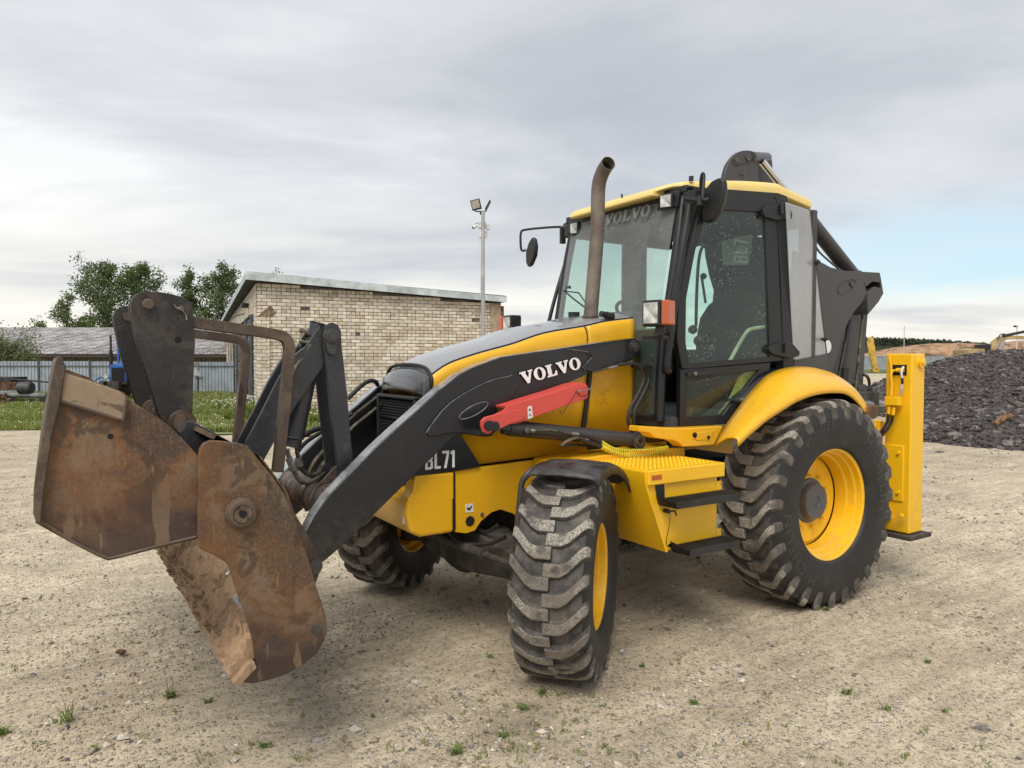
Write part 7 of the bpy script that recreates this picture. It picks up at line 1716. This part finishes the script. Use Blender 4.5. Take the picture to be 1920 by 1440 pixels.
PL = obj('slag_heap', m, slag[1], loc=tuple(tpos), ang=0); tag(PL, 'high heap of dark crushed stone at the right edge', 'heap')
P = []
n = 34000; la = 8.2+17*rng.random(n); de = 12.7+13.5*rng.random(n)
for a, b in zip(la, de):
    h = pile_h(a, b)
    if h > .015 or (h > -.1 and pile_h(a, b+.35) > .02 and rng.random() < .35): P.append((a, b, h+.07*fbm(a*1.2, b*1.2, 4)*(h > .02)))
P = np.array(P); XYZ = np.array([Wd(a, b, c)[:] for a, b, c in P])
o = rocks('crushed_stone', XYZ-np.array(tpos[:]), np.clip(np.exp(rng.normal(math.log(.043), .48, len(P))), .018, .12), [slag[0], slag[0], slag[1], slag[2]], .65); o.parent = PL; o['kind'] = 'stuff'
# scattered single stones and the timber in the heap
for (a, b, s_, lab) in ((1838, 798, .06, 'dark block lying at the foot of the slag heap, left one'), (1857, 806, .07, 'dark block lying at the foot of the slag heap, beside the brown timber')):
    p = bp(a, b, Z=0); V = ICV*(1+rng.uniform(-.22, .22, (12, 1)))*np.array([1.2, .85, .6])*s_; me = bpy.data.meshes.new('stone'); me.from_pydata([tuple(v) for v in V], [], [tuple(int(i) for i in f) for f in ICF]); me.materials.append(slag[0]); o = bpy.data.objects.new('stone', me); o.location = (p.x, p.y, s_*.4); link(o); tag(o, lab, 'stone')
def ray_pile(px, py):
    d = ray(px, py); t = 10
    while t < 30:
        p = CAM+d*t; l_, e_ = (p-C2D).dot(RH), (p-C2D).dot(VH)
        if p.z < max(0, pile_h(l_, e_)): return p
        t += .03
    return p
a, b = ray_pile(1866, 800), ray_pile(1896, 785); m = MB(); m.tube([a+Vector((0, 0, .04)), a.lerp(b, .5)+Vector((0, 0, .10)), b+Vector((0, 0, .06))], [.05, .07, .05], 8); o = obj('timber', m, plain('broken brown timber', (.24, .13, .06), .9, var=.4, vs=9), loc=tuple(a)); tag(o, 'broken brown timber lying in the lower part of the slag heap', 'timber')
a, b = ray_pile(1885, 752), ray_pile(1912, 768); m = MB(); m.tube([a+Vector((0, 0, .06)), b+Vector((0, 0, .06))], .02, 6); o = obj('branch', m, bark, loc=tuple(a)); tag(o, 'thin bare branch lying on the slope of the slag heap', 'branch')
a, b = ray_pile(1893, 792), ray_pile(1920, 775); m = MB(); m.tube([a+Vector((0, 0, .06)), b+Vector((0, 0, .10))], .018, 6); o = obj('branch', m, bark, loc=tuple(a)); tag(o, 'thin stick poking out of the slag heap right of the brown timber', 'branch')

# ---------------- far right: fence, banks, wood, machines
gf = plain('grey site fence', (.30, .33, .36), .6, .1, var=.1, vs=.5)
fence('site_fence', Wd((1560-960)/F*150, 150), Wd((1770-960)/F*150, 150), 2.9, 8, 'low grey metal site fence far behind the stabiliser leg', gf, rib=.9, railm=gf, rails=(.97,))
m = MB(); A4 = [bp(1480, 700, Z=0), bp(1800, 700, Z=0), bp(1800, 692, Z=0), bp(1480, 692, Z=0)]; m.add([(p.x, p.y, .05) for p in A4], [(0, 1, 2, 3)]); o = obj('verge', m, leaf_mat('verge green', (.10, .14, .04), (.16, .19, .07)), ang=0); o['kind'] = 'structure'
def ridge(name, pts, dep, mat, depth=30, seed=0, amp=.3, sy=.35):
    m = MB(); rows = []; n = 160
    xs = np.linspace(pts[0][0], pts[-1][0], n); yy = np.interp(xs, [a for a, b in pts], [b for a, b in pts])
    for j in range(14):
        f = j/13; row = []
        for i in range(n):
            lat = (xs[i]-960)/F*dep; zt_ = PD(xs[i], yy[i], dep).z
            prof = math.sin(min(1, f*1.6)*math.pi/2) if f < .625 else math.cos((f-.625)/.375*math.pi/2)
            h = max(-.2, zt_*prof+amp*zt_*.12*fbm(lat*.12+seed, f*3, seed)*(prof > .05))
            row.append(tuple(Wd(lat+0*f, dep-depth*.6+depth*f, h)))
        rows.append(row)
    m.grid(rows); o = obj(name, m, mat, ang=0); o['kind'] = 'structure'; return o
def bank_mat():
    m, n, b = base_mat('orange sand bank'); g = n.add('ShaderNodeNewGeometry').outputs['Position']
    mp_ = n.add('ShaderNodeMapping', Vector=g); mp_.inputs['Scale'].default_value = (.22, .22, .10)
    f = n.noise(mp_.outputs[0], 1.0, 6, .65, .8)
    setb(n, b, 'Base Color', n.ramp(f, [(.35, (.13, .075, .05)), (.47, (.27, .155, .09)), (.58, (.40, .26, .15)), (.7, (.20, .12, .085))])); setb(n, b, 'Roughness', .95); return m
BKM = bank_mat()
ridge('sand_bank', [(1500, 668), (1560, 664), (1625, 662), (1660, 655), (1700, 648), (1740, 644), (1800, 643), (1850, 645), (1900, 640), (1980, 636), (2200, 640), (2300, 668)], 240, BKM, 30, 3)
wood_m = leaf_mat('far wood', (.030, .045, .026), (.05, .068, .038))
hills = ridge('hill', [(1400, 640), (1520, 638), (1600, 636), (1650, 639), (1700, 641), (1760, 643), (1830, 648), (1900, 656), (2100, 662)], 560, wood_m, 60, 7, .3)
# canopy over the hill: thousands of crown clumps
n = 9000; pxs = rng.uniform(1420, 1900, n); top_ = np.interp(pxs, [1400, 1520, 1600, 1650, 1700, 1760, 1830, 1900], [637, 634, 632, 634, 636, 638, 643, 652]); fr_ = rng.random(n)**.7
Pq = np.array([PD(a, t+(676-t)*(1-f)*.9, 545)[:] for a, t, f in zip(pxs, top_+1.5, fr_)])
o = rocks('far_wood', Pq, rng.uniform(.9, 2.0, n), [wood_m, leaf_mat('far wood pale', (.045, .062, .034), (.07, .088, .048)), leaf_mat('far wood dark', (.02, .03, .02), (.035, .046, .03))], 1.0, (OCT, OF)); o['kind'] = 'stuff'
ye = plain('weathered machine yellow', (.58, .36, .06), .5, var=.25, vs=1.5); yd = plain('dusty excavator yellow', (.38, .28, .13), .6, var=.3, vs=1)
bd = 112.0; K = lambda px, py: PD(px, py, bd)
o_ = thing('far_excavator', tuple(K(1648, 697)*1.0), 'yellow excavator arm standing upright far behind the cab', 'excavator arm')
m = MB(); m.poly([K(1630, 634), K(1634, 631), K(1638, 634), K(1642, 660), K(1647, 690), (K(1645, 696)), K(1638, 693), K(1632, 665), K(1628, 645)], -VH, .5); obj('arm', m, ye, o_, bevel=.03); m = MB(); m.cyl(K(1626, 640), K(1637, 688), .12, 8); obj('ram', m, ye, o_); m = MB(); m.poly([K(1636, 692), K(1649, 690), K(1648, 698), K(1638, 697)], -VH, .8); obj('bucket', m, ye, o_)
ed_ = 62.0; K = lambda px, py: PD(px, py, ed_)
c = K(1840, 690); o_ = thing('excavator', (c.x, c.y, 0), 'dusty yellow crawler excavator behind the slag heap', 'excavator')
m = MB(); m.poly([K(1815, 656), K(1822, 652), K(1852, 652), K(1852, 672), K(1815, 672)], -VH, 2.2); obj('engine_cover', m, yd, o_, bevel=.05); m = MB(); m.poly([K(1822, 651), K(1850, 652), K(1850, 654), K(1822, 653.5)], -VH, 1.8); obj('cover_top', m, DARK, o_)
m = MB(); m.poly([K(1846, 646), K(1858, 645), K(1860, 672), K(1846, 672)], -VH, 1.4); obj('operator_cab', m, DARK, o_, bevel=.03)
m = MB(); m.poly([K(1855, 657), K(1866, 640), K(1878, 631), K(1893, 629), K(1925, 630), K(1960, 634), K(1960, 640), K(1925, 636), K(1893, 636), K(1882, 639), K(1872, 648), K(1862, 660)], -VH, .6); obj('boom', m, yd, o_, bevel=.04); m = MB(); m.cyl(K(1874, 658), K(1881, 640), .22, 8); obj('boom_ram', m, plain('dusty grey ram', (.25, .25, .27), .5), o_); m = MB(); m.cyl(K(1880, 630), K(1930, 620), .12, 8); m.tube([K(1870, 636), K(1876, 627), K(1884, 626)], .05, 6); obj('dipper_ram', m, DARK, o_)
m = MB(); m.box((c.x, c.y, .5), (3.2, 3.2, 1.0)); obj('tracks', m, AXLE, o_, bevel=.1)
for (px, t0, dd, lab) in ((1694, 611, 150, 'thin pale mast on the far side of the yard above the stabiliser leg'), (1905, 610, 90, 'lamp post rising behind the slag heap at the right edge')):
    p = Wd((px-960)/F*dd, dd); T = thing('far_lamp_post', tuple(p), lab, 'lamp post'); m = MB(); m.cyl(p, p+Vector((0, 0, PD(px, t0, dd).z)), .10, 8, .07); obj('mast', m, plain('pale mast', (.5, .5, .5), .6), T)
    if px > 1800:
        m = MB(); m.poly([PD(px-3, t0, dd), PD(px+4, t0+1, dd), PD(px+4, t0+4, dd), PD(px-3, t0+3, dd)], -VH, .2); obj('lamp_head', m, DARK, T)
# dirt heaps below the bank
o = ridge('earth_mound', [(1600, 690), (1700, 668), (1735, 663), (1765, 668), (1800, 675), (1830, 668), (1860, 664), (1900, 670)], 175, plain('dark red earth', (.13, .075, .055), .95, var=.4, vs=.3), 14, 9, .4)
